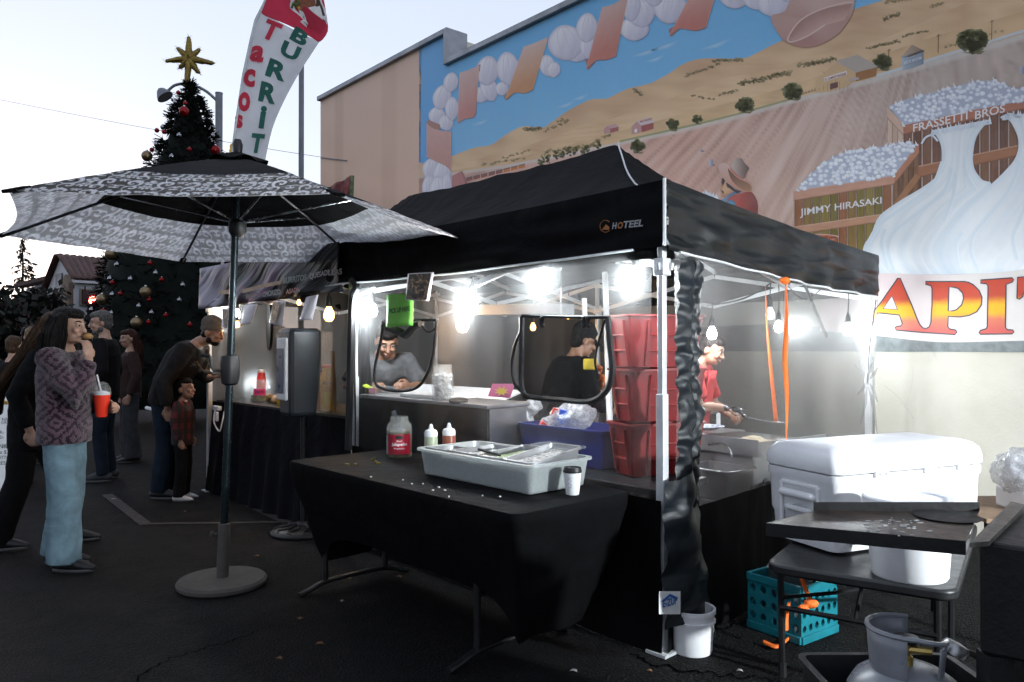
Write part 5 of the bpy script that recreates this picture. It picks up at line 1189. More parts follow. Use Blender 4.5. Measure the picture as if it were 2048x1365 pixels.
m.lathe([(0, -.03), (.085, -.03), (.105, -.02), (.105, .022), (.09, .03), (0, .03)], 24, q1, ax); m.build('foam_plates', MA['foam'], o)
q2 = onF(1130, 838, .42)
bag([q2, onF(1165, 832, .45), onF(1100, 850, .42), onF(1150, 815, .47)], [(.10, .09, .075), (.075, .07, .07), (.07, .06, .05), (.07, .06, .04)], 'crumpled clear bag with red and blue printed packs in the bin', 2, 'film',
    [('printed_pack', onF(1128, 835, .38), (.035, .012, .042), M('blue_pack', (.03, .11, .55), .4), .3), ('printed_pack', onF(1117, 826, .375), (.04, .010, .02), M('red_pack', (.62, .06, .05), .4), .4), ('printed_pack', onF(1092, 852, .38), (.04, .012, .012), M('red_pack', (.62, .06, .05), .4), .8)])
# marinated meat seen through the right window
mt = thing('meat_pile', 'heap of orange-red cooked meat beyond the right roll-up window', 'meat', tuple(at(1196, 760, 5.4))); m = MB(); rr = random.Random(6)
for i in range(26): q = at(rr.gauss(1197, 6), rr.gauss(768, 18), 5.4); m.ball(q + V(0, rr.uniform(-.04, .04), 0), (rr.uniform(.02, .035), .03, rr.uniform(.015, .03)), 8)
m.build('meat', M('red_meat', (.42, .11, .04), .4, 0, .5, 30, bp=.5, bscale=70), mt, remesh=.01)
m = MB(); m.tube([at(1196, 735, 5.4), at(1196, 835, 5.4)], .01, 6); m.build('spit', MA['steel'], mt)
m = MB(); m.box((-.045, -.03, 0), (.045, .03, .075), Matrix.Translation(at(1180, 740, 5.2))); yb = m.build('sponge', M('yellow_pack', (.6, .45, .04), .6), smooth=False, bevel=.01); tag(yb, 'yellow packet beside the man in the black jacket', 'packet')

# ---- griddle
gd = thing('griddle', 'stainless steel griddle cart with folded front shelf inside the tent', 'griddle', tuple(at(1480, 980, 4.6)))
g0 = at(1505, 905, 4.45); g0.z = 0; gex = V(.80, .60, 0); gey = V(-.60, .80, 0)
def gp(x, y, z): return g0 + gex * x + gey * y + V(0, 0, z)
GM = Matrix.Translation(g0) @ rot(math.atan2(gex.y, gex.x))
m = MB(); m.box((0, 0, .35), (.55, .52, .76), GM); m.build('body', MA['steel'], gd, smooth=False, bevel=.006)
m = MB(); m.box((-.03, -.06, .775), (.66, .58, .81), GM); m.build('plate', M('dark_griddle_plate', (.05, .048, .045), .35, .6, .4, 12), gd, smooth=False, bevel=.004)
m = MB(); m.box((-.036, -.066, .765), (-.03, .58, .86), GM); m.box((-.03, -.066, .765), (.66, -.06, .85), GM); m.build('splash_rim', MA['steel'], gd, smooth=False)
m = MB(); m.box((-.05, -.16, .345), (.42, .0, .352), GM); m.build('front_shelf', MA['steel'], gd, smooth=False)
m = MB(); m.box((-.30, -.10, .52), (-.01, .40, .53), GM); m.build('side_shelf', MA['steel'], gd, smooth=False)
m = MB(); m.tube(crom([gp(-.14, .20, .82), gp(-.14, .10, .83), gp(-.14, .05, .80), gp(-.14, .04, .76)], 5), .008, 6); m.build('handle', MA['chrome'], gd)
for x, y in ((.02, .02), (.53, .02), (.02, .5), (.53, .5)): m = MB(); m.bar(gp(x, y, .03), gp(x, y, .36), .035); m.build('leg', MA['steel'], gd, smooth=False)
m = MB(); m.lathe([(.0, -.02), (.022, -.02), (.022, .01), (.0, .012)], 14, gp(.12, -.008, .60), Matrix.Rotation(R(90), 3, 'X')); m.build('knob', MA['plast_black'], gd)
for x, z in ((.40, .62), (.47, .72), (.47, .40)): m = MB(); m.ball(gp(x, -.004, z), .008, 6); m.build('bolt', MA['chrome'], gd)
pn = thing('steel_pan', 'deep steel pan hanging on the left side of the griddle cart', 'pan', tuple(gp(-.28, .0, .55))); tray(lambda a, b, z: gp(-.30 + a, -.05 + b, .535 + z), .26, .32, .17, .003, .02, .02, .03, 4).build('pan_body', MA['steel'], pn)
tt = thing('tortilla', 'pale folded tortilla cooking on the griddle', 'tortilla', tuple(gp(.16, .10, .82))); m = MB(); m.grid(12, 10, lambda a, b: gp(.06 + .24 * a, .06 + .15 * b, .818 + .035 * math.sin(math.pi * b) * math.sin(math.pi * a) + .008 * noise.noise(V(a * 6, b * 6, 0)))); m.build('tortilla_body', M('tortilla', (.62, .50, .33), .7, 0, .2, 20), tt, solid=.006)
pl2 = thing('plate', 'white plate with blue rim pattern behind the griddle', 'plate', tuple(gp(.34, .60, .86))); m = MB(); m.lathe([(0, 0), (.07, 0), (.12, .02), (.13, .024), (.12, .026), (.07, .008), (0, .008)], 28, gp(.34, .62, .84)); m.build('plate_body', M('blue_white_china', (.5, .56, .7), .25, 0, .5, 40), pl2)
rk = thing('grill_shelf', 'dark grill rack standing behind the griddle cart', 'rack', tuple(gp(.3, .65, 0))); m = MB(); m.box((-.05, .60, .78), (.75, .95, .81), GM); m.build('rack_top', MA['steel'], rk, smooth=False); 
for x, y in ((0, .63), (.7, .63), (0, .92), (.7, .92)): m = MB(); m.bar(gp(x, y, 0), gp(x, y, .78), .03); m.build('leg', MA['black_metal'], rk, smooth=False)
spn = thing('spoon', 'white handled spoon resting on the griddle rim', 'spoon', tuple(gp(.2, .5, .84))); m = MB(); m.tube([gp(.10, .42, .83), gp(.05, .62, .92)], .01, 6); m.build('handle', MA['white_plast'], spn)

# ---- cooler table on the right
t0 = V(1.47, 2.60, 0); tl_, ts_ = V(.56, .83, 0).normalized(), V(-.83, .56, 0).normalized(); TZ = .57
def ctp(s_, l, z): return t0 + ts_ * s_ + tl_ * l + V(0, 0, z)
ctb = thing('folding_table', 'low dark folding table carrying the white cooler and bucket', 'table', tuple(ctp(.35, .6, 0)))
m = MB(); m.prism([ctp(s_ - .03, l, TZ - .04) for l, s_ in rr_pts(1.24, .64, .07, 5)], V(0, 0, .04)); m.build('table_top', MA['dark_top'], ctb, bevel=.01)
for l in (.34, .98):
    for s_ in (.06, .64): m = MB(); m.tube([ctp(s_, l, TZ - .05), ctp(s_, l + (.03 if l < .5 else -.03), .02)], .014, 8); m.build('leg', MA['black_metal'], ctb); m = MB(); m.tube([ctp(s_, l + (.03 if l < .5 else -.03), .06), ctp(s_, l + (.03 if l < .5 else -.03), 0)], .018, 8); m.build('foot_cap', MA['plast_black'], ctb)
    m = MB(); m.tube([ctp(.06, l, .30), ctp(.64, l, .30)], .011, 8); m.build('stretcher', MA['black_metal'], ctb)
m = MB(); m.tube([ctp(.35, .36, .30), ctp(.35, .7, TZ - .05)], .009, 6); m.build('brace', MA['black_metal'], ctb)
m = MB(); m.tube([ctp(.64, .34, .34), ctp(.06, .98, .34)], .009, 6); m.build('brace', MA['black_metal'], ctb)
# cooler
q0 = V(1.255, 2.98, TZ); qx, qy = V(.917, .4, 0), V(-.4, .917, 0); CL, CW, CH = .88, .41, .425
clr = thing('cooler', 'big white ice chest with rounded lid on the low table', 'cooler', tuple(q0))
def cp_(x, y, z): return q0 + qx * x + qy * y + V(0, 0, z)
def shell(prof, r=.05):
    """stack of rounded outlines: (inset, z)"""
    m = MB(); R_ = []
    for ins, z in prof:
        ids = []
        for x, y in rr_pts(CL - 2 * ins, CW - 2 * ins, max(.01, r - ins * .3), 6): m.v.append(cp_(x + ins, y + ins, z)); ids.append(len(m.v) - 1)
        R_.append(ids)
    k = len(R_[0])
    for a, b in zip(R_, R_[1:]):
        for i in range(k): m.f.append((a[i], a[(i + 1) % k], b[(i + 1) % k], b[i]))
    m.f.append(tuple(reversed(R_[0]))); m.f.append(tuple(R_[-1])); return m
shell([(.07, .001), (.035, .012), (.028, .05), (.024, .12), (.022, .125), (.016, .14), (.012, .27), (.004, .285), (.004, .318)]).build('body', MA['white_plast'], clr)
shell([(.008, .321), (.002, .325), (.0, .335), (.0, .36), (.008, .39), (.03, .412), (.06, .423), (.10, .427), (.16, .428)]).build('lid', MA['white_plast'], clr)
# end handle, recess frame, drain, hinges
def efr(y, z, o_=.0): return cp_(.015 - o_, y, z)
for a, b in (((.10, .26), (.30, .26)), ((.10, .08), (.30, .08)), ((.10, .08), (.10, .26)), ((.30, .08), (.30, .26))):
    m = MB(); m.bar(efr(a[0], a[1], .006), efr(b[0], b[1], .006), .016, .016, up=qx); m.build('recess_edge', MA['white_plast'], clr, smooth=False, bevel=.005)
m = MB(); m.tube([efr(.12, .22, .02), efr(.28, .22, .02)], .017, 12, round_cap=True); m.build('handle', MA['white_plast'], clr)
m = MB(); m.box((-.018, .13, .15), (.0, .27, .17), Matrix.Translation(q0 + qx * .01) @ rot(math.atan2(qx.y, qx.x))); m.build('handle_bar', MA['white_plast'], clr, smooth=False, bevel=.006)
m = MB(); m.grid(8, 6, lambda a, b: efr(.125 + .15 * a, .10 + b * (.05 + .03 * math.sin(math.pi * a)), .004)); m.build('handle_recess', M('shaded_recess_plastic', (.45, .45, .47), .5), clr)
for x in (.24, .52, .72):
    m = MB(); m.box((-.035, -.012, -.014), (.035, .006, .014), Matrix.Translation(cp_(x, .003, .318)) @ rot(math.atan2(qx.y, qx.x))); m.build('hinge', MA['white_plast'], clr, smooth=False, bevel=.004)
    for dx in (-.018, .018): m = MB(); m.ball(cp_(x + dx, -.011, .320), .006, 6); m.build('screw', MA['chrome'], clr)
m = MB(); m.tube([cp_(.10, .02, .06), cp_(.22, -.005, .06)], .016, 8, round_cap=True); m.build('drain', MA['white_plast'], clr)
# buckets
def bucket(p, r, h, lb, lid=False, mat=None):
    o = thing('bucket', lb, 'bucket', tuple(p)); t = r * .9
    m = MB(); m.lathe([(0, .0), (t * .96, 0), (t, .008), (r, h - .06), (r + .006, h - .058), (r + .006, h - .05), (r, h - .048), (r + .001, h - .02), (r + .007, h - .018), (r + .007, h), (r - .004, h), (t - .004, .012), (0, .012)], 36, p); m.build('pail', mat or MA['white_plast'], o)
    if lid: m = MB(); m.lathe([(r + .002, h - .02), (r + .014, h - .018), (r + .015, h + .006), (r + .008, h + .012), (r - .015, h + .010), (r - .02, h + .004), (0, h + .004)], 36, p); m.build('lid', MA['white_plast'], o)
    return o
p = on_z(1818, 1150, TZ); b1 = bucket(p, .142, .275, 'white plastic bucket with lid on the low table by the cooler', True)
fb_ = math.atan2(-p.y, -p.x); m = MB(); m.grid(6, 4, wrap(p, .1385, .17, .24, fb_ - .75, fb_ - .3)); m.build('torn_label', M('torn_paper_label', (.45, .44, .45), .7, var=.3, scale=30), b1)
m = MB(); P = [p + V(.149 * math.cos(a), .149 * math.sin(a), .24 - .05 * math.sin((a - fb_ + 1.2) / 2.4 * math.pi)) for a in [fb_ - 1.2 + k * .12 for k in range(21)]]; m.tube(P, .0025, 5); m.build('wire_handle', MA['black_metal'], b1)
p2 = on_z(1382, 1320, 0) + V(.03, .10, .001); bucket(p2, .098, .20, 'white plastic bucket on the ground behind the near tent leg')
# teal crate
k1 = on_z(1603, 1292, 0); k2 = on_z(1680, 1262, 0); cex = (k2 - k1).normalized(); cey = V(-cex.y, cex.x, 0); cw = .30
cr = thing('milk_crate', 'teal plastic milk crate with round holes under the low table', 'crate', tuple(k1 + V(0, 0, .002)))
def crp(x, y, z): return k1 + cex * x + cey * y + V(0, 0, z + .002)
def holed(f, L, H, nx, nz, r, name):
    """panel with a grid of round holes: f(x, z, d)"""
    m = MB(); n = 12
    cw_, ch_ = L / nx, H / nz
    for i in range(nx):
        for j in range(nz):
            cx, cz = (i + .5) * cw_, (j + .5) * ch_; o = len(m.v)
            for d in (0, .012):
                for k in range(n):
                    a = 2 * math.pi * k / n + math.pi / n; m.v.append(f(cx + r * math.cos(a), cz + r * 1.25 * math.sin(a), d))
                for k in range(n):
                    a = 2 * math.pi * k / n + math.pi / n; s_ = 1 / max(abs(math.cos(a)), abs(math.sin(a))); m.v.append(f(cx + cw_ / 2 * max(-1, min(1, math.cos(a) * s_)), cz + ch_ / 2 * max(-1, min(1, math.sin(a) * s_)), d))
            for k in range(n):
                k3 = (k + 1) % n; m.f.append((o + k, o + k3, o + n + k3, o + n + k)); m.f.append((o + 2 * n + k, o + 3 * n + k, o + 3 * n + k3, o + 2 * n + k3)); m.f.append((o + k, o + 2 * n + k, o + 2 * n + k3, o + k3))
    m.build(name, MA['teal'], cr, smooth=False)
holed(lambda x, z, d: crp(x, d, .035 + z), cw, .20, 6, 3, .014, 'side_panel'); holed(lambda x, z, d: crp(d, x, .035 + z), cw, .20, 5, 3, .017, 'side_panel')
holed(lambda x, z, d: crp(x, cw - d, .035 + z), cw, .20, 6, 3, .014, 'side_panel'); holed(lambda x, z, d: crp(cw - d, x, .035 + z), cw, .20, 5, 3, .017, 'side_panel')
for zz, e in ((0.0, .012), (.236, .012)):
    for a, b in (((0, 0), (cw, 0)), ((cw, 0), (cw, cw)), ((cw, cw), (0, cw)), ((0, cw), (0, 0))):
        m = MB(); m.bar(crp(a[0], a[1], zz + .018), crp(b[0], b[1], zz + .018), .02, .036); m.build('rim', MA['teal'], cr, smooth=False, bevel=.004)
m = MB(); m.prism([crp(.01, .01, .006), crp(cw - .01, .01, .006), crp(cw - .01, cw - .01, .006), crp(.01, cw - .01, .006)], V(0, 0, .006)); m.build('bottom', MA['teal'], cr, smooth=False)
cn = thing('steel_pot', 'grey steel pot standing in the teal crate', 'pot', tuple(crp(.15, .17, .02))); m = MB(); m.lathe([(0, 0), (.10, 0), (.105, .01), (.108, .28), (.112, .285), (.104, .285), (.098, .02), (0, .015)], 28, crp(.15, .16, .014)); m.build('pot_body', MA['steel'], cn)
os_ = thing('orange_strap', 'loose orange strap draped over the teal crate and onto the ground', 'strap', tuple(crp(.0, .05, .25)), 'orange straps tied to the tent frame')
def ribbon3(P, wd, up):
    P = crom(P, 8); m = MB(); n = len(P); A_ = [p + Vector(up) * wd / 2 for p in P]; B_ = [p - Vector(up) * wd / 2 for p in P]; m.v = A_ + B_; m.f = [(i, i + 1, i + 1 + n, i + n) for i in range(n - 1)]; return m
ribbon3([at(1600, 1150, 3.5), at(1612, 1180, 3.5), at(1620, 1205, 3.48), at(1615, 1220, 3.45)], .03, cex).build('strap_fold', MA['strap'], os_, solid=.003, fix=False)
m = MB(); m.ball(at(1622, 1208, 3.47), (.035, .03, .022)); m.ball(at(1606, 1216, 3.46), (.025, .02, .014)); m.build('knot', MA['strap'], os_, remesh=.006, disp=(.012, .02))
ribbon3([at(1578, 1205, 3.5), at(1574, 1235, 3.52), at(1574, 1262, 3.5)], .022, cex).build('strap_fold', MA['strap'], os_, solid=.003, fix=False)
ribbon3([on_z(1578, 1285), on_z(1565, 1296), on_z(1550, 1302), on_z(1526, 1292)], .03, V(.3, .9, .25)).build('strap_end', MA['strap'], os_, solid=.003, fix=False).location.z += .02
# ---- barbecue in the foreground
bq = thing('barbecue', 'black steel barbecue cart with rusty side shelf in the right foreground', 'barbecue', (1.2, 2.0, 0))
MA['rust'] = M('rusty_black_sheet', (.028, .020, .015), .42, .35, .5, 9, bp=.15, dirt=((.10, .045, .018), .55)); MA['soot'] = M('sooty_black_steel', (.006, .006, .0065), .5, .2, .3, 10, bp=.15)
ZB = .90
f0, f1, f2, f3 = on_z(1534, 1046, ZB), on_z(1932, 1082, ZB), on_z(1958, 1022, ZB), on_z(1627, 1022, ZB)
m = MB(); m.prism([f0, f1, f2, f3], V(0, 0, -.004)); m.build('side_shelf', MA['rust'], bq, smooth=False)
m = MB(); m.prism([f0, f1, f1 + V(0, 0, -.036), f0 + V(0, 0, -.036)], (f3 - f0).normalized() * -.006); m.build('shelf_edge', MA['soot'], bq, smooth=False)
m = MB(); m.prism([f3, f2, f2 + V(0, 0, .026), f3 + V(0, 0, .026)], (f3 - f0).normalized() * .006); m.build('shelf_lip', MA['soot'], bq, smooth=False)
bx0 = f1 + V(.02, -.02, 0); bexx = V(.80, -.25, 0).normalized()
BM = Matrix.Translation(V(bx0.x, bx0.y, 0)) @ rot(R(-42))
m = MB(); m.box((0, 0, .62), (.75, .55, .905), BM); m.build('fire_box', MA['soot'], bq, smooth=False, bevel=.01)
fl = [on_z(1940, 1086, ZB + .02), on_z(1978, 1083, ZB + .02), on_z(2052, 1010, ZB + .03), on_z(2022, 1003, ZB + .03)]
m = MB(); m.prism(fl, V(0, 0, -.012)); m.build('top_flange', M('worn_steel_flange', (.05, .05, .048), .35, .7, .6, 18, bp=.15), bq, smooth=False)
for x, y in ((.03, .03), (.72, .03), (.03, .5), (.72, .5)): m = MB(); m.bar(BM @ V(x, y, .62), BM @ V(x, y, 0), .06); m.build('leg', MA['soot'], bq, smooth=False)
m = MB(); m.box((-.01, .0, .18), (.74, .52, .21), BM); m.build('lower_shelf', MA['soot'], bq, smooth=False)
gr = MB(); rr = random.Random(8); c_ = on_z(1785, 1050, ZB)
for i in range(40):
    q = on_z(rr.gauss(1785, 34), rr.gauss(1050, 9), ZB); s_ = rr.uniform(.001, .004); gr.box((-s_ * 2, -s_, .0005), (s_ * 2, s_, .002), Matrix.Translation(q) @ rot(rr.uniform(-.5, .5)))
tag(gr.build('grease_flakes', M('grey_ash', (.30, .32, .33), .35), smooth=False), 'scatter of pale ash on the rusty shelf', 'ash')['kind'] = 'stuff'
m = MB(); m.lathe([(0, .001), (.085, .001), (.09, .004), (.086, .005), (0, .004)], 24, on_z(1895, 1035, ZB)); tag(m.build('stain_disc', MA['soot']), 'round dark stain on the rusty shelf, built as a thin disc', 'lid')  # thin disc added for the dark round stain on the shelf
# propane tank in a black bin
pp = at(1812, 1330, 2.12); pp.z = .115
bn2 = thing('black_bin', 'black plastic bin holding the grey gas cylinder', 'bin', (pp.x, pp.y, 0)); BW = .40
tray(lambda x, y, z: V(pp.x - .22 + x, pp.y - .20 + y, z + .002), .44, .40, .47, .008, .03, .012, .03, 3).build('bin_body', MA['plast_black'], bn2)
m = MB(); m.box((pp.x - .17, pp.y - .15, .014), (pp.x + .17, pp.y + .15, .112)); m.build('inner_block', MA['plast_black'], bn2, smooth=False)
tk = thing('gas_cylinder', 'grey steel propane cylinder with collar and valve', 'gas cylinder', tuple(pp))
MA['tank'] = M('grey_tank_paint', (.19, .20, .225), .3, .0, .12, 6, bp=.03, dirt=((.16, .13, .11), .68))
m = MB(); m.lathe([(0, .0), (.10, .002), (.14, .03), (.153, .08), (.155, .18), (.155, .29), (.150, .335), (.130, .37), (.095, .395), (.05, .408), (0, .410)], 40, pp); m.build('tank', MA['tank'], tk)
m = MB(); rC = .088
def collar(a0, a1, z0_, z1_):
    m.grid(16, 3, lambda u, v: pp + V(rC * (1 + .12 * v) * math.cos(lerp(a0, a1, u)), rC * (1 + .12 * v) * math.sin(lerp(a0, a1, u)), lerp(z0_, z1_, v)))
collar(R(60), R(245), .37, .515); collar(R(300), R(335), .37, .48); m.build('collar', MA['tank'], tk, solid=.004, fix=False)
m = MB(); m.tube([pp + V(rC * 1.12 * math.cos(a), rC * 1.12 * math.sin(a), .51 - (0 if k < 12 else (k - 12) * .006)) for k, a in enumerate([R(60 + 16.5 * k) for k in range(17)])], .007, 6); m.build('collar_rim', MA['tank'], tk)
m = MB(); m.lathe([(.018, .40), (.018, .43), (.012, .435), (.012, .465), (.0, .467)], 12, pp); m.tube([pp + V(0, 0, .45), pp + V(.06, -.02, .45)], .011, 8); m.build('valve', M('brass', (.5, .36, .12), .35, .9), tk)
m = MB(); m.lathe([(.0, .47), (.03, .47), (.032, .485), (.0, .488)], 12, pp); m.build('valve_wheel', MA['plast_black'], tk)
rg = pp + V(.085, -.02, .45)
m = MB(); m.lathe([(0, -.018), (.034, -.018), (.036, 0), (.03, .014), (0, .018)], 18, rg + V(.04, 0, .01), Matrix.Rotation(.5, 3, 'Y')); m.build('regulator', MA['steel'], tk)
m = MB(); m.tube(crom([rg + V(.07, 0, .0), rg + V(.12, .02, -.03), rg + V(.17, .02, -.12), rg + V(.2, .02, -.25)], 8), .009, 8); m.build('hose', MA['plast_black'], tk)
fb3 = math.atan2(-pp.y, -pp.x); m = MB(); m.grid(12, 3, wrap(pp, .1562, .20, .30, fb3 - 1.1, fb3 - .2)); m.build('paper_label', M('tank_label', (.36, .36, .40), .6, var=.3, scale=40), tk)
# bagged appliance at the right edge
ap = at(2062, 1005, 3.75); ap.z = 0
m_ = thing('side_table', 'cardboard topped stand behind the cooler at the right edge', 'table', tuple(ap)); m = MB(); m.box((-.34, -.2, .58), (.5, .35, .60), Matrix.Translation(ap)); m.build('board', M('cardboard', (.20, .13, .08), .8, var=.15), m_, smooth=False)
for x, y in ((-.3, -.16), (.45, -.16), (-.3, .3), (.45, .3)): m = MB(); m.bar(ap + V(x, y, 0), ap + V(x, y, .58), .035); m.build('leg', MA['black_metal'], m_, smooth=False)
a2 = thing('bagged_appliance', 'white appliance wrapped in clear plastic at the right edge', 'appliance', tuple(ap + V(0, 0, .6))); m = MB(); m.box((-.10, -.1, .601), (.16, .12, .70), Matrix.Translation(ap)); m.build('base', MA['white_plast'], a2, smooth=False, bevel=.01)
m = MB(); m.lathe([(0, .70), (.13, .70), (.15, .74), (.13, .84), (0, .86)], 24, ap + V(.03, 0, 0)); m.build('bowl', MA['white_plast'], a2)
m = MB(); m.ball(ap + V(.03, 0, .78), (.20, .18, .13), 16); m.ball(ap + V(.0, 0, .70), (.12, .12, .05), 12); m.build('plastic_wrap', MA['film'], a2, remesh=.012, disp=(.05, .05))

# ---- left counter and what stands on it
lc = thing('order_counter', 'order counter with long black skirt under the left half of the tent', 'counter', tuple(T(4, .3, 0)))
m = MB(); tbox(m, 2.78, 5.30, .10, .75, .85, .88); m.build('top', MA['dark_top'], lc, smooth=False)
m = MB()
m.grid(90, 10, lambda a, b: T(lerp(2.76, 5.34, a), .08 - .07 * (1 - b) + .022 * math.sin(a * 60) * (1 - b) + .015 * noise.noise(V(a * 20, b * 2, 0)), lerp(.006, .865, b))); m.build('skirt', fabric('navy_black_skirt', (.0035, .0035, .0055), .75, 4, .5, .04, 0, .08), lc, fix=False)
for u in (2.9, 5.2):
    for v in (.2, .7): m = MB(); m.bar(T(u, v, 0), T(u, v, .85), .035); m.build('leg', MA['black_metal'], lc, smooth=False)
def cont(u, v, r, h, mat, lb, cat='jar', lidm=None, extra=None, nm='jar'):
    p = T(u, v, .882); o = thing(nm, lb, cat, tuple(p)); m = MB(); m.lathe([(0, 0), (r * .92, 0), (r, .012), (r, h * .78), (r * .8, h * .9), (r * .8, h), (0, h)], 22, p); m.build('container', mat, o)
    if lidm: m = MB(); m.lathe([(r * .82, h), (r * .84, h + .002), (r * .84, h + .025), (0, h + .027)], 20, p); m.build('lid', lidm, o)
    return o, p
o, p = cont(4.77, .3, .085, .20, MA['clear'], 'clear tip jar with a pink handwritten label on the counter'); fa4 = math.atan2(-p.y, -p.x)
m = MB(); m.grid(8, 3, wrap(p, .0865, .06, .12, fa4 - .65, fa4 + .65)); m.build('pink_label', M('hot_pink_paper', (.75, .04, .24), .6, var=.05), o)
text_on('thank you', wrap(p, .0875, .072, .108, fa4 - .5, fa4 + .5), .01).build('handwriting', MA['ink'], o)
m = MB(); m.lathe([(0, .012), (.075, .012), (.078, .06), (0, .075)], 16, p); m.build('notes', M('green_notes', (.16, .20, .10), .7, 0, .4, 30), o)
o, p = cont(4.98, .42, .045, .26, M('red_snack_tube', (.5, .02, .02), .4, 0, .4, 18), 'red and white snack tube standing behind the tip jar', 'container', MA['white_plast'])
cont(4.66, .5, .06, .2, MA['clear'], 'empty clear plastic cup behind the tip jar', 'cup')
o, p = cont(3.43, .26, .062, .34, M('mango_drink', (.62, .34, .02), .35, 0, .2, 8), 'tall bottle of yellow mango drink beside the middle leg', 'bottle', M('red_cap', (.5, .03, .02), .4)); fa5 = math.atan2(-p.y, -p.x)
text_on('Mango', wrap(p, .0635, .20, .235, fa5 - .75, fa5 + .7), .02).build('bottle_lettering', M('brown_print', (.16, .05, .01), .5), o)
m = MB(); m.grid(6, 2, wrap(p, .0632, .05, .15, fa5 - .5, fa5 + .4)); m.build('yellow_label', M('yellow_label', (.75, .60, .05), .5), o)
cont(3.64, .32, .06, .30, M('pink_drink', (.32, .12, .09), .35, 0, .2, 8), 'tall bottle of reddish drink with blue cap left of the mango bottle', 'bottle', M('blue_cap', (.02, .04, .3), .4))
cont(4.15, .25, .07, .12, M('yellow_tub', (.45, .27, .02), .5), 'yellow plastic tub low behind the grey dispenser', 'tub', None)
bgs = thing('snack_bag', 'crumpled tan snack bags on the counter left of the dispenser', 'bag', tuple(T(4.45, .3, .88))); m = MB()
for k in range(5): m.ball(T(4.55 - k * .08, .3 + .05 * (k % 2), .92), (.06, .05, .045), 10)
m.build('bag', M('tan_snack_bag', (.30, .20, .10), .5, 0, .5, 14), bgs, remesh=.012, disp=(.05, .05))
# round black case / folded reflector hanging behind
m = MB(); q = T(4.97, .5, 1.60); m.lathe([(0, -.012), (.24, -.012), (.25, 0), (.24, .012), (0, .012)], 36, q, Matrix.Rotation(math.atan2(NF.y, NF.x), 3, 'Z') @ Matrix.Rotation(R(90), 3, 'Y') @ Matrix.Rotation(.35, 3, 'X')); hd = tag(m.build('round_case', MA['cloth']), 'large round black disc hanging behind the laminated sheets', 'disc')
# white electrics under the counter edge
sk = thing('power_strip', 'white power strip with plugs hanging below the counter beside the boy', 'power strip', tuple(T(5.08, .02, .80)))
m = MB(); tbox(m, 4.98, 5.12, -.02, .02, .80, .84); m.build('strip', MA['white_plast'], sk, smooth=False, bevel=.006); m = MB(); m.tube(crom([T(5.05, -.02, .80), T(5.0, -.05, .70), T(4.9, -.04, .62), T(4.86, -.03, .70), T(4.88, 0, .80)], 8), .007, 6); m.build('cable', MA['white_plast'], sk)
m = MB(); tbox(m, 5.0, 5.06, -.03, .0, .70, .79); m.build('plug', MA['white_plast'], sk, smooth=False, bevel=.008)
# ---- grey dispenser on a pole stand
dpos = at(607, 1060, 5.75); dpos.z = 0
ds = thing('dispenser_stand', 'black pole stand with ornate round cast base', 'stand', tuple(dpos))
m = MB(); m.lathe([(0, 0), (.235, 0), (.24, .018), (.225, .034), (.16, .045), (.06, .062), (.04, .09), (0, .09)], 40, dpos); bs = m.build('base', MA['black_metal'], ds)
for k in range(10):
    a = 2 * math.pi * k / 10; m = MB(); m.tube(crom([dpos + V(.05 * math.cos(a), .05 * math.sin(a), .07), dpos + V(.12 * math.cos(a + .25), .12 * math.sin(a + .25), .06), dpos + V(.19 * math.cos(a - .05), .19 * math.sin(a - .05), .045), dpos + V(.21 * math.cos(a + .2), .21 * math.sin(a + .2), .036)], 5), .009, 6); m.build('scroll', MA['black_metal'], bs)
m = MB(); m.tube([dpos + V(0, 0, .06), dpos + V(0, 0, .96)], .024, 12); m.build('pole', MA['black_metal'], ds)
dd = thing('dispenser', 'tall dark grey dispenser with clear side cover on the pole', 'dispenser', tuple(dpos + V(0, 0, .9)))
dx, dy = V(.78, .62, 0).normalized(), V(-.62, .78, 0).normalized()
def dq(x, y, z): return dpos + dx * x + dy * y + V(0, 0, z)
def dslab(x0, x1, w_, z0_, z1_, bow, mat, nm, bev=.012):
    m = MB(); prof = []
    for k in range(9):
        t = k / 8; z = lerp(z0_, z1_, t); prof.append((x1 + bow * math.sin(t * math.pi * .55 + .2), z))
    pts = [(x0, z0_), *[(q, z) for q, z in prof], (x0, z1_)]
    m.prism([dq(x, -w_ / 2, z) for x, z in pts], dy * w_); m.build(nm, mat, dd, smooth=False, bevel=bev)
dslab(-.15, .05, .22, .88, 1.53, .05, M('dark_grey_plastic', (.022, .026, .030), .35, 0, .15, 8), 'housing', .03); dslab(.104, .16, .20, .90, 1.51, .03, MA['clear'], 'clear_cover')
dslab(-.18, -.152, .17, 1.0, 1.46, .0, MA['white_plast'], 'front_plate'); m = MB(); m.box((0, 0, 0), (.004, .09, .30)); m = MB(); m.prism([dq(-.184, -.06, 1.05), dq(-.184, .06, 1.05), dq(-.184, .06, 1.38), dq(-.184, -.06, 1.38)], -dx * .004); m.build('blue_panel', M('blue_grey_panel', (.05, .07, .12), .3), dd, smooth=False)
m = MB(); m.box((-.012, -.105, 1.30), (.004, -.100, 1.36), Matrix.Translation(dpos) @ rot(math.atan2(dx.y, dx.x))); m.build('badge', MA['mark_white'], dd, smooth=False)
m = MB(); m.tube([dq(.27, .02, .70), dq(.24, .02, 1.36)], .018, 6); tag(m.build('wooden_stick', M('raw_pine', (.36, .22, .11), .7)), 'thin wooden board leaning behind the grey dispenser', 'board')

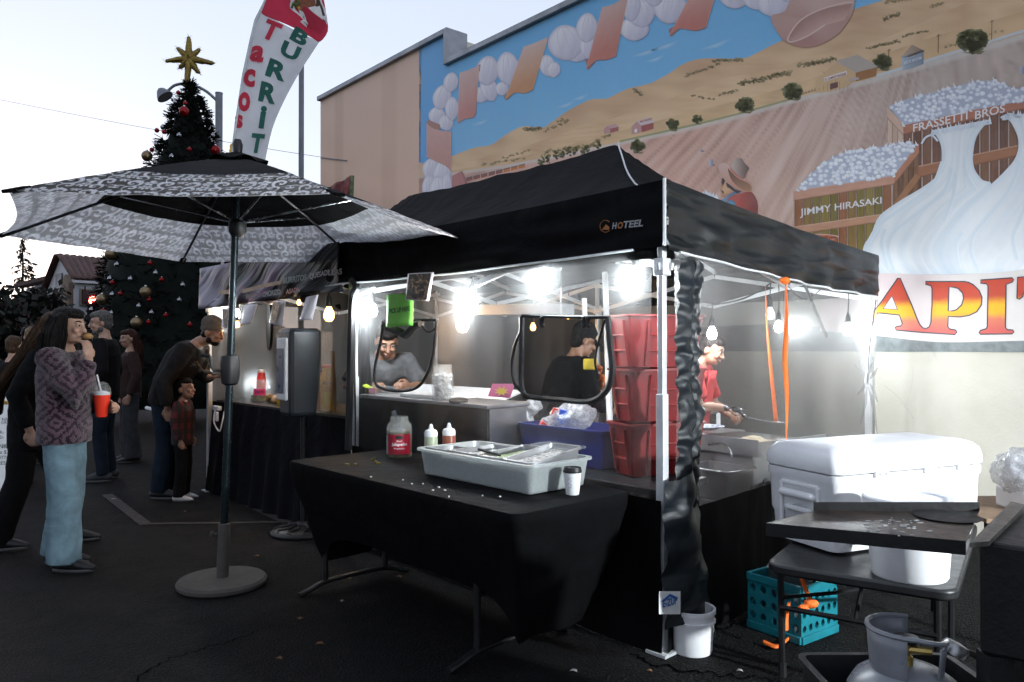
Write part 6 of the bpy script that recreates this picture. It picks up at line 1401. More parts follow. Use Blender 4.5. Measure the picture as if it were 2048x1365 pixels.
# ---- work light of the next stall, standing out of the picture on the right
wl = thing('work_light', 'white work light on a tripod standing right of the barbecue', 'work light', (3.75, .75, 0))
w0 = V(3.75, .75, 1.72); aim = (V(2.0, 3.7, .8) - w0).normalized(); wq = aim.to_track_quat('-Z', 'Y').to_matrix().to_4x4()
m = MB(); m.box((-.14, -.10, .0), (.14, .10, .06), Matrix.Translation(w0) @ wq); m.build('housing', MA['black_metal'], wl, smooth=False, bevel=.01)
m = MB(); m.box((-.12, -.08, -.004), (.12, .08, -.001), Matrix.Translation(w0) @ wq); m.build('lens', glow('lit_flood_lens', (.9, .97, 1.0), 25), wl, smooth=False)
m = MB(); m.tube([w0 - V(0, 0, .1), V(3.75, .75, .5)], .016, 8); m.build('mast', MA['black_metal'], wl)
for k in range(3): a = k * 2.094 + .4; m = MB(); m.tube([V(3.75, .75, .62), V(3.75 + .45 * math.cos(a), .75 + .45 * math.sin(a), .0)], .012, 8); m.build('leg', MA['black_metal'], wl)
l = bpy.data.lights.new('flood_beam', 'SPOT'); l.energy = 190; l.spot_size = R(88); l.spot_blend = .9; l.shadow_soft_size = .06; l.color = (.90, .97, 1.0)
lo = bpy.data.objects.new('flood_beam', l); COL.objects.link(lo); lo.parent = wl; lo.location = (w0 + aim * .03) - V(3.75, .75, 0); lo.rotation_euler = aim.to_track_quat('-Z', 'Y').to_euler()

# ---- clutter at the back of the tent
hd2 = thing('steel_hood', 'long steel shelf hanging across the back of the tent', 'shelf', tuple(at(1035, 616, 6.6)))
a_, b__ = at(950, 610, 6.6), at(1122, 606, 6.0); m = MB(); m.prism([a_, b__, b__ - V(0, 0, .09), a_ - V(0, 0, .09)], V(.12, .16, 0)); m.build('panel', MA['steel'], hd2, smooth=False, bevel=.005)
for p in (a_, b__): m = MB(); m.tube([p, p + V(0, 0, .45)], .006, 6); m.build('hanger', MA['chrome'], hd2)
bt = thing('prep_table', 'steel prep table along the back wall behind the counter', 'table', tuple(T(1.9, 2.6, 0)))
m = MB(); tbox(m, 1.2, 2.6, 2.4, 2.9, .84, .88); m.build('top', MA['steel'], bt, smooth=False, bevel=.004)
for u, v in ((1.25, 2.45), (2.55, 2.45), (1.25, 2.85), (2.55, 2.85)): m = MB(); m.bar(T(u, v, 0), T(u, v, .84), .035); m.build('leg', MA['steel'], bt, smooth=False)
for k, (u, v, w_, h_, c_, lb) in enumerate(((2.35, 2.6, .34, .24, (.24, .16, .09), 'brown cardboard box on the back prep table behind the man in grey'), (1.75, 2.62, .26, .30, (.34, .33, .31), 'pale grey carton on the back prep table right of the brown box'))):
    o = thing('cardboard_box', lb, 'box', tuple(T(u, v, .882)), 'boxes on the back table'); m = MB(); tbox(m, u - w_ / 2, u + w_ / 2, v - .14, v + .14, .882, .882 + h_); m.build('carton', M('carton_%d' % k, c_, .8, var=.15), o, smooth=False, bevel=.004)
    m = MB(); tbox(m, u - .03, u + .03, v - .1405, v + .1405, .884, .8835 + h_); m.build('tape', M('carton_tape_%d' % k, tuple(q * .7 for q in c_), .4), o, smooth=False)
# ================================================================== umbrella, flag, tree, street
# ---- patterned market umbrella
def damask(name, base, fig, transl, tbase, rough=.8):
    m, b, out = begin(name); nt_ = X.nt
    at_ = X.nt.nodes.new('ShaderNodeAttribute'); at_.attribute_name = 'Col'
    p, q, _ = xsep(at_.outputs[1]); S = .27
    wob = xnoise(xcomb(p, q, 0.0), 9, 2); p = p + (wob - .5) * .03; q = q + (wob - .5) * .02
    row = xs('FLOOR', q / S); off = xs('FRACT', row * .5)
    fx = xs('FRACT', p / S + off) - .5; x = xs('ABSOLUTE', fx) * 2.0; y = xs('FRACT', q / S)
    def polar(cx, cy):
        dx, dy = x - cx, y - cy; return xs('SQRT', dx * dx + dy * dy + 1e-5), xs('ARCTAN2', dy, dx)
    def spiral(cx, cy, k, ph, rad, wd):
        r, t = polar(cx, cy); f = xs('COSINE', t + xs('POWER', r, .5) * k + ph); return sstep(f, wd - .1, wd + .1) * (1.0 - sstep(r, rad - .02, rad + .02))
    def petals(cx, cy, n, r0, r1, ph=0.0):
        r, t = polar(cx, cy); e = xs('ABSOLUTE', xs('COSINE', t * (n / 2) + ph)) * (r1 - r0) + r0; g = xs('SINE', r * 34.0) * .02
        return 1.0 - sstep(r - e + g, -.02, .02)
    f = spiral(.60, .30, 17.0, .4, .34, .25)
    for g in (spiral(.42, .80, -16.0, 2.2, .27, .3), spiral(.90, .72, 15.0, 1.0, .22, .3), petals(.0, .22, 5, .05, .26, .2), petals(1.0, .05, 6, .03, .20), petals(.02, .66, 7, .04, .24, .5), petals(.45, .08, 4, .02, .13, .8)): f = xs('MAXIMUM', f, g)
    r0, _t = polar(.0, .22); f = f * sstep(r0, .035, .055); r1, _t = polar(.02, .66); f = f * sstep(r1, .03, .05)
    c = xmix(f, base, fig); xlink(c, b.inputs['Base Color']); b.inputs['Roughness'].default_value = rough; b.inputs['Specular IOR Level'].default_value = .15
    tl = nt_.nodes.new('ShaderNodeBsdfTranslucent'); xlink(xmix(f, tbase, tuple(min(.95, q * 1.12) for q in fig)), tl.inputs[0]); mx = nt_.nodes.new('ShaderNodeMixShader'); mx.inputs[0].default_value = transl
    nt_.links.new(b.outputs[0], mx.inputs[1]); nt_.links.new(tl.outputs[0], mx.inputs[2]); nt_.links.new(mx.outputs[0], out.inputs[0])
    bump(b, xnoise(xcomb(p, q, 0.0), 14, 3, .6, 1.0), .25, .02); return m
UO = V(-1.610, 4.50, 2.036); UR, UAP = 1.42, 2.50
um = thing('patio_umbrella', 'black and white damask patio umbrella with dark steel pole', 'umbrella', (-1.69, 4.50, 0))
MA['dam_out'] = damask('damask_outside', (.008, .008, .009), (.80, .80, .84), .6, (.45, .45, .46)); MA['dam_in'] = damask('damask_lining', (.62, .62, .60), (.92, .92, .92), .7, (.75, .75, .74))
MA['umb_black'] = fabric('black_umbrella_cloth', (.003, .003, .0035), .8, 5, .3, .02, 0, .08)
MA['pole'] = M('dark_teal_steel', (.022, .032, .036), .28, .75, .1, 4); MA['stone'] = M('beige_resin_stone', (.062, .055, .048), .8, 0, .12, 14, bp=.15)
UV = [(1.33, .09), (.446, 1.37), (-.887, 1.30), (-1.33, -.09), (-.446, -1.37), (.887, -1.30)]      # tips of the six ribs
def urib(i, t):
    q = UV[i % 6]; return V(UO.x + q[0] * t, UO.y + q[1] * t, lerp(UAP, UO.z, t ** 1.12))
def upt(i, a, t, off=0.0):
    e = 1 - .045 * math.sin(math.pi * a) * max(0, (t - .55) / .45) ** 2
    p = urib(i, t * e).lerp(urib(i + 1, t * e), a); p.z -= .028 * math.sin(math.pi * a) * t + off; p.z += .006 * noise.noise(V(a * 9 + i, t * 14, 2)) * t; return p
for i in range(6):
    for nm, ma, t0_, t1_, off in (('crown_panel', 'umb_black', .05, .585, 0), ('patterned_panel', 'dam_out', .585, 1.0, 0), ('crown_lining', 'umb_black', .06, .60, .004), ('lining_panel', 'dam_in', .60, .996, .004)):
        m = MB(); m.c = [] if 'dam' in ma else None; nu, nv = 28, 18
        m.grid(nu, nv, lambda a, b: upt(i, a, lerp(t0_, t1_, b), off))
        if m.c is not None: m.c = [((k % (nu + 1)) / nu * UR * lerp(t0_, t1_, (k // (nu + 1)) / nv) + (1 - lerp(t0_, t1_, (k // (nu + 1)) / nv)) * UR * .5 + 3, lerp(t0_, t1_, (k // (nu + 1)) / nv) * UR + 3, 0) for k in range(len(m.v))]
        m.build(nm, MA[ma], um, fix=False)
    m = MB(); m.tube([urib(i, .03) - V(0, 0, .012), urib(i, .5) - V(0, 0, .014), urib(i, .985) - V(0, 0, .012)], .008, 6); m.build('rib', MA['plast_black'], um)
    m = MB(); m.tube([V(lerp(UO.x, 0, 0), UO.y, 2.12), urib(i, .5) - V(0, 0, .02)], .006, 6); m.build('strut', MA['chrome'], um)
    m = MB(); e = urib(i, 1.0); d = (urib(i, 1) - urib(i, .9)).normalized(); m.bar(e - d * .09 - V(0, 0, .004), e + d * .012 - V(0, 0, .004), .05, .016); m.build('rib_pocket', MA['umb_black'], um, smooth=False, bevel=.004)
m = MB(); m.grid(48, 6, lambda a, b: V(UO.x + (.03 + .14 * b * (1 + .06 * math.cos(a * 37.7))) * math.cos(a * 2 * math.pi), UO.y + (.03 + .14 * b) * math.sin(a * 2 * math.pi), UAP + .03 - .055 * b + .012 * b * math.sin(a * 37.7 + 1))); m.build('vent_cap', MA['umb_black'], um, fix=False, solid=.002)
pb, ptop = V(-1.695, 4.50, .05), V(-1.607, 4.50, 2.53); pd = ptop - pb
def pole_at(z): return pb.lerp(ptop, (z - pb.z) / pd.z)
m = MB(); m.tube([pole_at(.34), pole_at(1.55)], .0225, 16); m.build('lower_pole', MA['pole'], um); m = MB(); m.tube([pole_at(1.54), pole_at(2.56)], .0205, 16); m.build('upper_pole', MA['pole'], um)
m = MB(); m.lathe([(0, 2.04), (.034, 2.04), (.05, 2.07), (.05, 2.12), (.034, 2.14), (0, 2.14)], 16, V(UO.x, UO.y, 0)); m.build('runner_hub', MA['plast_black'], um)
m = MB(); m.lathe([(0, 2.5), (.02, 2.5), (.026, 2.54), (.03, 2.58), (.02, 2.61), (0, 2.615)], 12, V(UO.x, UO.y, 0)); m.build('finial', MA['plast_black'], um)
c = pole_at(1.255); m = MB(); m.lathe([(.03, -.085), (.045, -.075), (.052, -.03), (.054, .04), (.047, .085), (.03, .09)], 16, c, Matrix.Diagonal((1.0, 1.15, 1))); m.build('crank_housing', MA['plast_black'], um)
m = MB(); m.tube([c + V(-.04, -.02, 0), c + V(-.075, -.05, 0), c + V(-.085, -.055, .02), c + V(-.095, -.055, .085)], .009, 8); m.tube([c + V(-.095, -.055, .085), c + V(-.145, -.06, .09)], .011, 8); m.build('crank_handle', MA['plast_black'], um)
sb = V(-1.695, 4.50, 0)
m = MB(); m.lathe([(0, .0), (.235, .0), (.25, .012), (.252, .03), (.24, .044), (.05, .05), (0, .05)], 48, sb); m.build('base', MA['stone'], um)
m = MB(); m.lathe([(.034, .046), (.034, .36), (.029, .365)], 16, V(0, 0, 0), None, False); m.v = [V(sb.x, sb.y, 0) + V(q.x + .036 * (q.z) * 1.0, q.y, q.z) for q in m.v]; m.build('base_sleeve', MA['stone'], um)
kb_ = sb + V(-.045, -.01, .30); m = MB(); m.tube([kb_ + V(.02, 0, 0), kb_], .008, 8); m.ball(kb_ + V(-.012, 0, 0), (.01, .02, .02), 8); m.build('thumb_screw', MA['stone'], um)

# ---- feather flag
FY = 7.75
ff = thing('feather_flag', 'white feather flag with red and green lettering behind the umbrella', 'flag', tuple(V(at(440, 700, FY).x, FY, 0)))
def fp(x, y, d=0.0): return at(x, y, FY) + V(0, -d + .02 * math.sin(x * .05 + y * .03), 0)
LE = [(452, 420), (458, 360), (465, 310), (478, 230), (490, 150), (503, 80), (512, 40), (521, 22)]; RE = [(522, 420), (527, 360), (533, 316), (548, 250), (574, 190), (602, 140), (624, 106), (640, 82)]
def smp(P, t):
    P = crom([(x, y, 0) for x, y in P], 8); f = t * (len(P) - 1); i = min(int(f), len(P) - 2); return P[i].lerp(P[i + 1], f - i)
MA['flag_w'] = M('white_flag_cloth', (.62, .64, .68), .7, 0, .06, 5); MA['flag_r'] = M('red_flag_cloth', (.52, .03, .07), .7, 0, .08, 5)
def thin(mat, tl=.45):
    """let sky light through the cloth"""
    nt_ = mat.node_tree; out = [n for n in nt_.nodes if n.type == 'OUTPUT_MATERIAL'][0]; b = [n for n in nt_.nodes if n.type == 'BSDF_PRINCIPLED'][0]
    t = nt_.nodes.new('ShaderNodeBsdfTranslucent'); lk = b.inputs['Base Color'].links[0].from_socket; nt_.links.new(lk, t.inputs[0]); mx = nt_.nodes.new('ShaderNodeMixShader'); mx.inputs[0].default_value = tl
    nt_.links.new(b.outputs[0], mx.inputs[1]); nt_.links.new(t.outputs[0], mx.inputs[2]); nt_.links.new(mx.outputs[0], out.inputs[0]); return mat
thin(MA['flag_w']); thin(MA['flag_r'])
m = MB(); m.grid(14, 40, lambda a, b: (lambda l, r: fp(lerp(l.x, r.x, a), lerp(l.y, r.y, a) + 6 * math.sin(math.pi * a) * (b - .2)))(smp(LE, b), smp(RE, b))); m.build('white_cloth', MA['flag_w'], ff, fix=False)
red = [(521, 22), (533, 33), (560, 45), (600, 62), (625, 76), (640, 84), (656, 63), (652, 30), (645, -10), (630, -50), (600, -75), (570, -66), (545, -30), (530, 0)]
m = MB(); c = (600, 10); P = crom([(x, y, 0) for x, y in red], 3, True); n_ = len(P)
m.v = [fp(q.x, q.y, .001) for q in P] + [fp(*c, .001)]; m.f = [(i, (i + 1) % n_, n_) for i in range(n_)]; m.build('red_cloth', MA['flag_r'], ff)
def zf(x, y): return (440 + x / 4.1375, y / 4.1375)
MA['ink_r'] = thin(M('red_flag_ink', (.56, .035, .07), .7), .4); MA['ink_g'] = thin(M('green_flag_ink', (.02, .12, .095), .7), .35); MA['ink_y'] = thin(M('yellow_flag_ink', (.6, .36, .03), .7), .4); MA['ink_k'] = M('dark_flag_ink', (.03, .02, .03), .7)
for ch, cx, cy, w_, h_, th, mt_ in (('T', 430, 262, 150, 165, 25, 'ink_r'), ('a', 315, 455, 120, 140, 12, 'ink_r'), ('c', 252, 655, 95, 150, 6, 'ink_r'), ('o', 208, 850, 92, 160, 5, 'ink_r'), ('s', 160, 1010, 62, 110, 5, 'ink_r'), ('8', 105, 1235, 56, 95, 6, 'ink_y'), ('B', 662, 305, 135, 120, 28, 'ink_g'), ('U', 583, 425, 150, 125, 24, 'ink_g'), ('R', 475, 583, 160, 150, 18, 'ink_g'), ('R', 400, 770, 140, 165, 12, 'ink_g'), ('i', 352, 970, 50, 190, 8, 'ink_g'), ('T', 310, 1190, 115, 165, 8, 'ink_g')):
    a = R(th); ex_, up_ = V(math.cos(a), math.sin(a), 0), V(math.sin(a), -math.cos(a), 0); o0 = V(cx, cy, 0) - ex_ * w_ / 2 - up_ * h_ / 2
    def fn(u, v, o0=o0, ex_=ex_, up_=up_, w_=w_, h_=h_): q = o0 + ex_ * u * w_ + up_ * v * h_; return fp(*zf(q.x, q.y), .012)
    text_on(ch, fn, .045).build('flag_letter', MA[mt_], ff, smooth=False)
def fpoly(pts, mat, d, nm, sm=0):
    P = [(q.x, q.y) for q in crom([(x, y, 0) for x, y in pts], sm, True)] if sm else pts
    m = MB(); m.add([fp(*zf(x, y), d) for x, y in P], [tuple(range(len(P)))]); m.build(nm, mat, ff, smooth=False)
em_w = M('emblem_white', (.62, .60, .60), .7); em_b = M('emblem_brown', (.19, .06, .03), .7, var=.4, scale=40); em_d = M('emblem_dark', (.05, .025, .018), .7, var=.5, scale=50); em_g = M('emblem_green', (.05, .13, .03), .7); em_y = M('emblem_yellow', (.5, .26, .04), .7)
fpoly([(600, -60), (590, 20), (585, 80), (640, 120), (690, 165), (665, 180), (690, 205), (735, 240), (760, 240), (820, 290), (850, 260), (885, 200), (880, 120), (845, 20), (800, -60)], em_w, .006, 'emblem_outline', 2)
fpoly([(690, -40), (640, 0), (610, 40), (640, 80), (700, 110), (690, 150), (740, 200), (780, 160), (800, 60), (760, -40)], em_b, .009, 'emblem_bird', 2)
fpoly([(800, -30), (835, 30), (868, 110), (872, 180), (840, 240), (800, 180), (760, 215), (745, 190), (790, 120)], em_d, .010, 'emblem_wing', 2)
fpoly([(780, 150), (830, 250), (820, 270), (795, 230)], em_w, .011, 'emblem_feathers'); m = MB(); m.tube([fp(*zf(x, y), .012) for x, y in ((600, 80), (612, 40), (640, 60), (660, 30), (640, 10), (660, -20), (700, -10))], .012, 6); m.build('emblem_snake', em_g, ff)
fpoly([(650, 60), (672, 70), (665, 95), (648, 80)], em_y, .011, 'emblem_beak'); fpoly([(690, 180), (730, 190), (740, 225), (715, 205)], em_b, .011, 'emblem_claw')
m = MB(); P = [V(at(440, 700, FY).x, FY, 0), V(at(444, 560, FY).x, FY, at(444, 560, FY).z)] + [fp(x - 2, y) for x, y in LE] + [fp(x, y) for x, y in ((530, -2), (545, -32), (570, -68), (600, -77))]; m.tube(P, [.022] + [.016] * (len(P) - 5) + [.011, .009, .008, .007], 8); m.build('pole', M('white_pole', (.5, .52, .55), .4), ff)

# ---- Christmas tree
CY = 14.0; cxx = at(378, 690, CY).x
PROF = [(6.35, .02), (6.10, .10), (5.75, .33), (5.3, .46), (4.95, .60), (4.6, .72), (3.6, 1.15), (2.8, 1.50), (2.0, 1.62), (1.3, 1.72), (.7, 1.78), (.35, 1.6)]
def crad(z):
    for (z0, r0), (z1, r1) in zip(PROF, PROF[1:]):
        if z1 <= z <= z0: return lerp(r0, r1, (z0 - z) / (z0 - z1))
    return .02
ctree = thing('christmas_tree', 'tall dark outdoor Christmas tree hung with baubles', 'tree', (cxx, CY, 0))
MA['needle'] = M('dark_needles', (.0035, .006, .004), .75, 0, .4, 12, spec=.15)
m = MB(); m.tube([(cxx, CY, 0), (cxx, CY, 6.2)], [.12, .03], 10); m.build('trunk', M('bark', (.03, .02, .015), .9, bp=.4), ctree)
m = MB(); m.lathe([(max(.01, r - .16), z) for z, r in reversed(PROF)], 30, V(cxx, CY, 0)); m.build('inner_branches', MA['needle'], ctree)
m = MB(); rr = random.Random(12)
for k in range(2600):
    z = .4 + 5.8 * (1 - rr.random() ** .6) if k % 2 else rr.uniform(.4, 6.2); a = rr.uniform(0, 2 * math.pi); r = crad(z) * rr.uniform(.86, 1.03)
    base = V(cxx + (r - .10) * math.cos(a), CY + (r - .10) * math.sin(a), z); d = V(math.cos(a), math.sin(a), rr.uniform(-.35, .5)).normalized(); L_ = rr.uniform(.10, .19)
    for j in range(5):
        d2 = (d + V(rr.gauss(0, .55), rr.gauss(0, .55), rr.gauss(0, .45))).normalized(); s_ = d2.cross(V(rr.random(), rr.random(), .3)).normalized() * rr.uniform(.016, .03); e = base + d2 * L_
        m.add([base - s_ * .5, base + s_ * .5, e + s_ * .3, e - s_ * .3], [(0, 1, 2, 3)])
m.build('crown', MA['needle'], ctree, smooth=False, fix=False)['kind'] = 'stuff'
MA['silver'] = M('silver_bauble', (.28, .29, .32), .16, 1.0, .05); MA['redb'] = M('red_bauble', (.20, .006, .008), .18, .6, .05); MA['bronze'] = M('bronze_bauble', (.20, .145, .085), .35, .8, .1); MA['gold'] = M('gold_tinsel', (.22, .155, .04), .45, .8, .6, 60, bp=.6, bscale=120)
kinds = {'s': ('silver', .044, 'silver'), 'r': ('redb', .042, 'red'), 'b': ('bronze', .095, 'large bronze'), 'o': ('redb', .09, 'large red')}
BL = 'r358,187 s352,206 o371,225 r372,208 r330,265 s327,256 s360,272 s314,290 r315,262 s427,255 s426,272 o433,302 b297,314 s345,314 r380,300 s300,318 r305,301 b225,510 s236,530 r302,527 s313,547 s222,558 r227,566 s263,559 r325,560 s367,571 r403,561 b295,585 s227,590 r243,588 s360,601 r300,600 b208,600 r192,607 s280,613 s305,626 r333,631 s225,627 r209,622 b277,646 r299,645 s226,651 s186,620 r381,650'
proto = {}
for tok in BL.split():
    kd, xy = tok[0], tok[1:].split(','); x, y = float(xy[0]), float(xy[1]); d = ray(x, y); best = None
    for q in range(400):                       # walk along the sight line to the tree's surface
        Y = CY - 2 + q * .005; p = V(0, 0, CAM_H) + d * (Y / d.y); rad = math.hypot(p.x - cxx, p.y - CY)
        if rad < crad(p.z) - .02: break
        if best is None or rad - crad(p.z) < best[0]: best = (rad - crad(p.z), p)
    else: p = best[1]
    mk, r, cn_ = kinds[kd]; p = p - V(0, r * .6, 0); part = 'upper' if y < 400 else 'lower'
    if kd not in proto:
        o = thing('bauble', '', 'bauble'); m = MB(); m.ball((0, 0, 0), r, 16); m.build('ball', MA[mk], o); m = MB(); m.lathe([(0, r * .95), (r * .2, r * .95), (r * .2, r * 1.15), (0, r * 1.18)], 8); m.build('cap', MA['chrome'], o); proto[kd] = o
    else: o = copy_tree(proto[kd])
    o.location = p; rk_ = sorted(float(q[1:].split(',')[0]) for q in BL.split() if q[0] == kd and (float(q.split(',')[1]) < 400) == (y < 400)); o['label'] = '%s %s ball from the left on the %s half of the Christmas tree' % (ORD[rk_.index(x)], cn_, 'top' if y < 400 else 'lower'); o['group'] = 'ball ornaments on the Christmas tree'
sc = at(378, 118, CY); st = thing('tree_star', 'gold tinsel eight-pointed star on top of the Christmas tree', 'star', tuple(sc))
m = MB(); m.lathe([(0, -.04), (.12, -.04), (.145, 0), (.12, .04), (0, .04)], 20, sc, Matrix.Rotation(R(90), 3, 'X')); m.build('centre', MA['gold'], st, disp=(.05, .04))
for k, (ang, L_) in enumerate(((92, .42), (137, .30), (186, .44), (225, .26), (265, .58), (305, .34), (350, .48), (42, .28))):
    e = sc + V(math.cos(R(ang)) * L_, 0, math.sin(R(ang)) * L_); m = MB(); m.tube([sc, sc.lerp(e, .3), sc.lerp(e, .7), e], [.075, .06, .048, .03], 10); m.build('arm', MA['gold'], st, disp=(.05, .035), subsurf=1)
    rr = random.Random(k); m = MB()
    for j in range(90):
        q = sc.lerp(e, rr.uniform(.1, 1.02)); dd_ = V(rr.gauss(0, 1), rr.gauss(0, 1), rr.gauss(0, 1)).normalized() * rr.uniform(.06, .10); s_ = V(rr.gauss(0, 1), rr.gauss(0, 1), rr.gauss(0, 1)).normalized() * .006; m.add([q - s_, q + s_, q + dd_], [(0, 1, 2)])
    m.build('tinsel', MA['gold'], st, smooth=False, fix=False)['kind'] = 'stuff'
m = MB(); m.tube([sc, V(sc.x, sc.y, 6.0)], .02, 6); m.build('stem', MA['gold'], st)

# ---- lamp post, tall pole, cable
MA['galv'] = M('galvanised_steel', (.16, .17, .19), .5, .5, .1, 3)
LY = 18.5; lp0 = at(437, 600, LY); lp = thing('street_lamp', 'grey street lamp with curved arm behind the Christmas tree', 'street lamp', (lp0.x, LY, 0))
zt = at(437, 186, LY).z; m = MB(); m.tube([(lp0.x, LY, 0), (lp0.x, LY, zt)], .085, 12); m.build('post', MA['galv'], lp); m = MB(); m.lathe([(.09, zt - .03), (.09, zt), (0, zt + .02)], 12, V(lp0.x, LY, 0)); m.build('cap', MA['galv'], lp)
m = MB(); m.tube(crom([at(434, 202, LY), at(415, 185, LY), at(395, 174, LY), at(372, 168, LY), at(350, 171, LY), at(336, 182, LY)], 6), .035, 8); m.build('arm', MA['galv'], lp)
m = MB(); m.lathe([(.05, .14), (.10, .10), (.17, -.02), (.20, -.10), (.16, -.11), (0, -.08)], 18, at(326, 188, LY), Matrix.Rotation(R(-35), 3, 'Y')); m.build('lamp_head', MA['galv'], lp)
q = at(602, 600, 16.5); up_ = thing('utility_pole', 'tall slim grey pole rising behind the feather flag', 'pole', (q.x, 16.5, 0)); m = MB(); m.tube([(q.x, 16.5, 0), (q.x, 16.5, 8.2)], [.062, .055], 12); m.build('shaft', MA['galv'], up_); m = MB(); m.lathe([(.13, 0), (.13, .02), (.07, .03), (.07, .2)], 12, V(q.x, 16.5, 0)); m.build('base_flange', MA['galv'], up_)
m = MB(); m.tube(crom([at(-400, 118, 24), at(0, 200, 22), at(300, 258, 19), at(560, 302, 16), at(690, 321, 13.05)], 12), .005, 5); tag(m.build('overhead_cable', MA['plast_black']), 'thin overhead cable crossing the sky to the painted building', 'cable')
m = MB(); m.bar(wp(642, 316, 8), wp(694, 322, 8), .02); m.build('cable_bracket', MA['galv'], bld, smooth=False)

# ---- house across the street
hs_ = thing('house', 'white gabled house with dark red tile roof across the street', 'house', tuple(V(at(150, 690, 31).x, 31, 0)))
MA['white_wall'] = M('white_stucco', (.50, .50, .52), .8, 0, .06, 1.2, bp=.1, dirt=((.33, .32, .32), .66)); MA['tile'] = M('dark_red_roof_tile', (.065, .028, .022), .7, 0, .35, 3, bp=.3)
r0, r1 = at(121, 515, 30), at(300, 531, 34.5); e0, e1 = at(147, 557, 29), at(300, 566, 33.4); l0 = at(86, 604, 31.5); gdn = lambda p: V(p.x, p.y, 0); bk = r0 + (r0 - e0) * 1.0; bk.z = e0.z; bk1 = r1 + (bk - r0)
m = MB(); m.add([gdn(l0), gdn(e0), e0, r0, l0], [(0, 1, 2, 3, 4)]); m.build('wall', MA['white_wall'], hs_, smooth=False)
m = MB(); m.add([gdn(e0), gdn(e1), e1, e0], [(0, 1, 2, 3)]); m.build('wall', MA['white_wall'], hs_, smooth=False); m = MB(); m.add([gdn(e1), gdn(bk1), bk1, r1, e1], [(0, 1, 2, 3, 4)]); m.build('wall', MA['white_wall'], hs_, smooth=False)
def slope(a, b, c_, d, n, nm):
    up = (b - a).cross(d - a).normalized(); up = up if up.z > 0 else -up; ov = (a - d).normalized() * .0
    m = MB(); m.grid(n * 6, 8, lambda u, v: d.lerp(c_, u).lerp(a.lerp(b, u), v) + up * (.10 + .05 * abs(math.sin(u * n * math.pi)) + .03 * ((v * 8) % 1))); return m.build(nm, MA['tile'], hs_, fix=False, solid=.06)
ovh = (e0 - r0).normalized() * .25; lft = (r0 - r1).normalized() * .22
rf = slope(r0 + lft, r1, e1 + ovh, e0 + ovh + lft, 16, 'roof'); ovl = (l0 - r0).normalized() * .25; l1 = l0 + (r1 - r0); slope(r0 + lft, r1, l1 + ovl, l0 + ovl + lft, 16, 'roof')
m = MB(); m.bar(e0 + ovh + lft, e1 + ovh, .12, .10); m.build('fascia', MA['white_wall'], hs_, smooth=False)
def on_wall(a, b, x, y, off=.03):
    n = (gdn(b) - gdn(a)).cross(V(0, 0, 1)).normalized(); n = n if n.y < 0 else -n; p0 = gdn(a) + n * off; d = ray(x, y); o = V(0, 0, CAM_H); return o + d * ((p0 - o).dot(n) / d.dot(n))
def hquad(a, b, px, mat, nm, off, parent=None):
    m = MB(); m.add([on_wall(a, b, x, y, off) for x, y in px], [(0, 1, 2, 3)]); return m.build(nm, mat, parent or hs_, smooth=False, solid=.04)
wframe = hquad(e0, e1, ((160, 576), (215, 580), (215, 618), (160, 611)), M('cream_frame', (.36, .33, .28), .7), 'window', .04); hquad(e0, e1, ((164, 579), (215, 583), (215, 614), (164, 608)), M('dark_red_sign_panel', (.060, .012, .014), .5), 'pane', .09, wframe)
hquad(l0, e0, ((112, 550), (124, 546), (124, 608), (111, 608)), M('dark_poster', (.10, .10, .13), .4, 0, .5, 2), 'poster', .05); hquad(e0, e1, ((141, 569), (148, 570), (148, 578), (141, 577)), MA['plast_black'], 'vent', .06)
bd = thing('hanging_sign', 'brown pointed board sign with gold letters on the white house', 'sign', tuple(on_wall(l0, e0, 130, 612, .4))); P = [on_wall(l0, e0, x, y, .4) for x, y in ((121, 610), (123, 565), (130, 549), (137, 565), (138, 612))]; m = MB(); m.prism(P, V(.1, .12, 0)); m.build('board', M('brown_board', (.085, .05, .028), .6, 0, .3, 4), bd, smooth=False)
for k, ch in enumerate('COFFEE'): text_on(ch, quad_fn(on_wall(l0, e0, 127, 578 + k * 6, .45), on_wall(l0, e0, 133, 578 + k * 6, .45), on_wall(l0, e0, 127, 573 + k * 6, .45)), .02).build('sign_letter', M('gold_letter', (.22, .13, .05), .6), bd, smooth=False)
wg = thing('low_building', 'low white wing with sloping roof left of the gabled house', 'building', tuple(V(at(70, 690, 34).x, 34, 0))); a_, b__ = at(52, 578, 34), at(101, 563, 32.5); m = MB(); m.prism([gdn(a_), gdn(b__), b__, a_], V(-1, 4, 0)); m.build('wall', MA['white_wall'], wg, smooth=False)
m = MB(); m.bar(a_ + V(-.2, -.1, .12), b__ + V(.1, -.1, .12), .5, .16); m.build('roof_edge', MA['tile'], wg, smooth=False)
sh = thing('shed', 'dark low shed roof in front of the white wing', 'building', tuple(V(at(80, 690, 26).x, 26, 0))); P = [at(35, 690, 26), at(120, 690, 26), at(118, 626, 26), at(82, 636, 26), at(38, 664, 26)]; m = MB(); m.prism(P, V(0, 2, 0)); m.build('wall', M('dark_shed', (.03, .03, .033), .8), sh, smooth=False); m = MB(); m.bar(at(36, 666, 25.8), at(120, 632, 25.8), 1.2, .08); m.build('roof', M('grey_metal_roof', (.09, .085, .09), .6), sh, smooth=False)
tlp = at(186, 601, 22); tlt = thing('traffic_light', 'traffic light showing red in front of the white house', 'traffic light', (tlp.x, 22, 0)); m = MB(); m.box((-.17, -.02, -.85), (.17, .2, .3), Matrix.Translation(tlp)); m.build('housing', MA['plast_black'], tlt, smooth=False, bevel=.03)
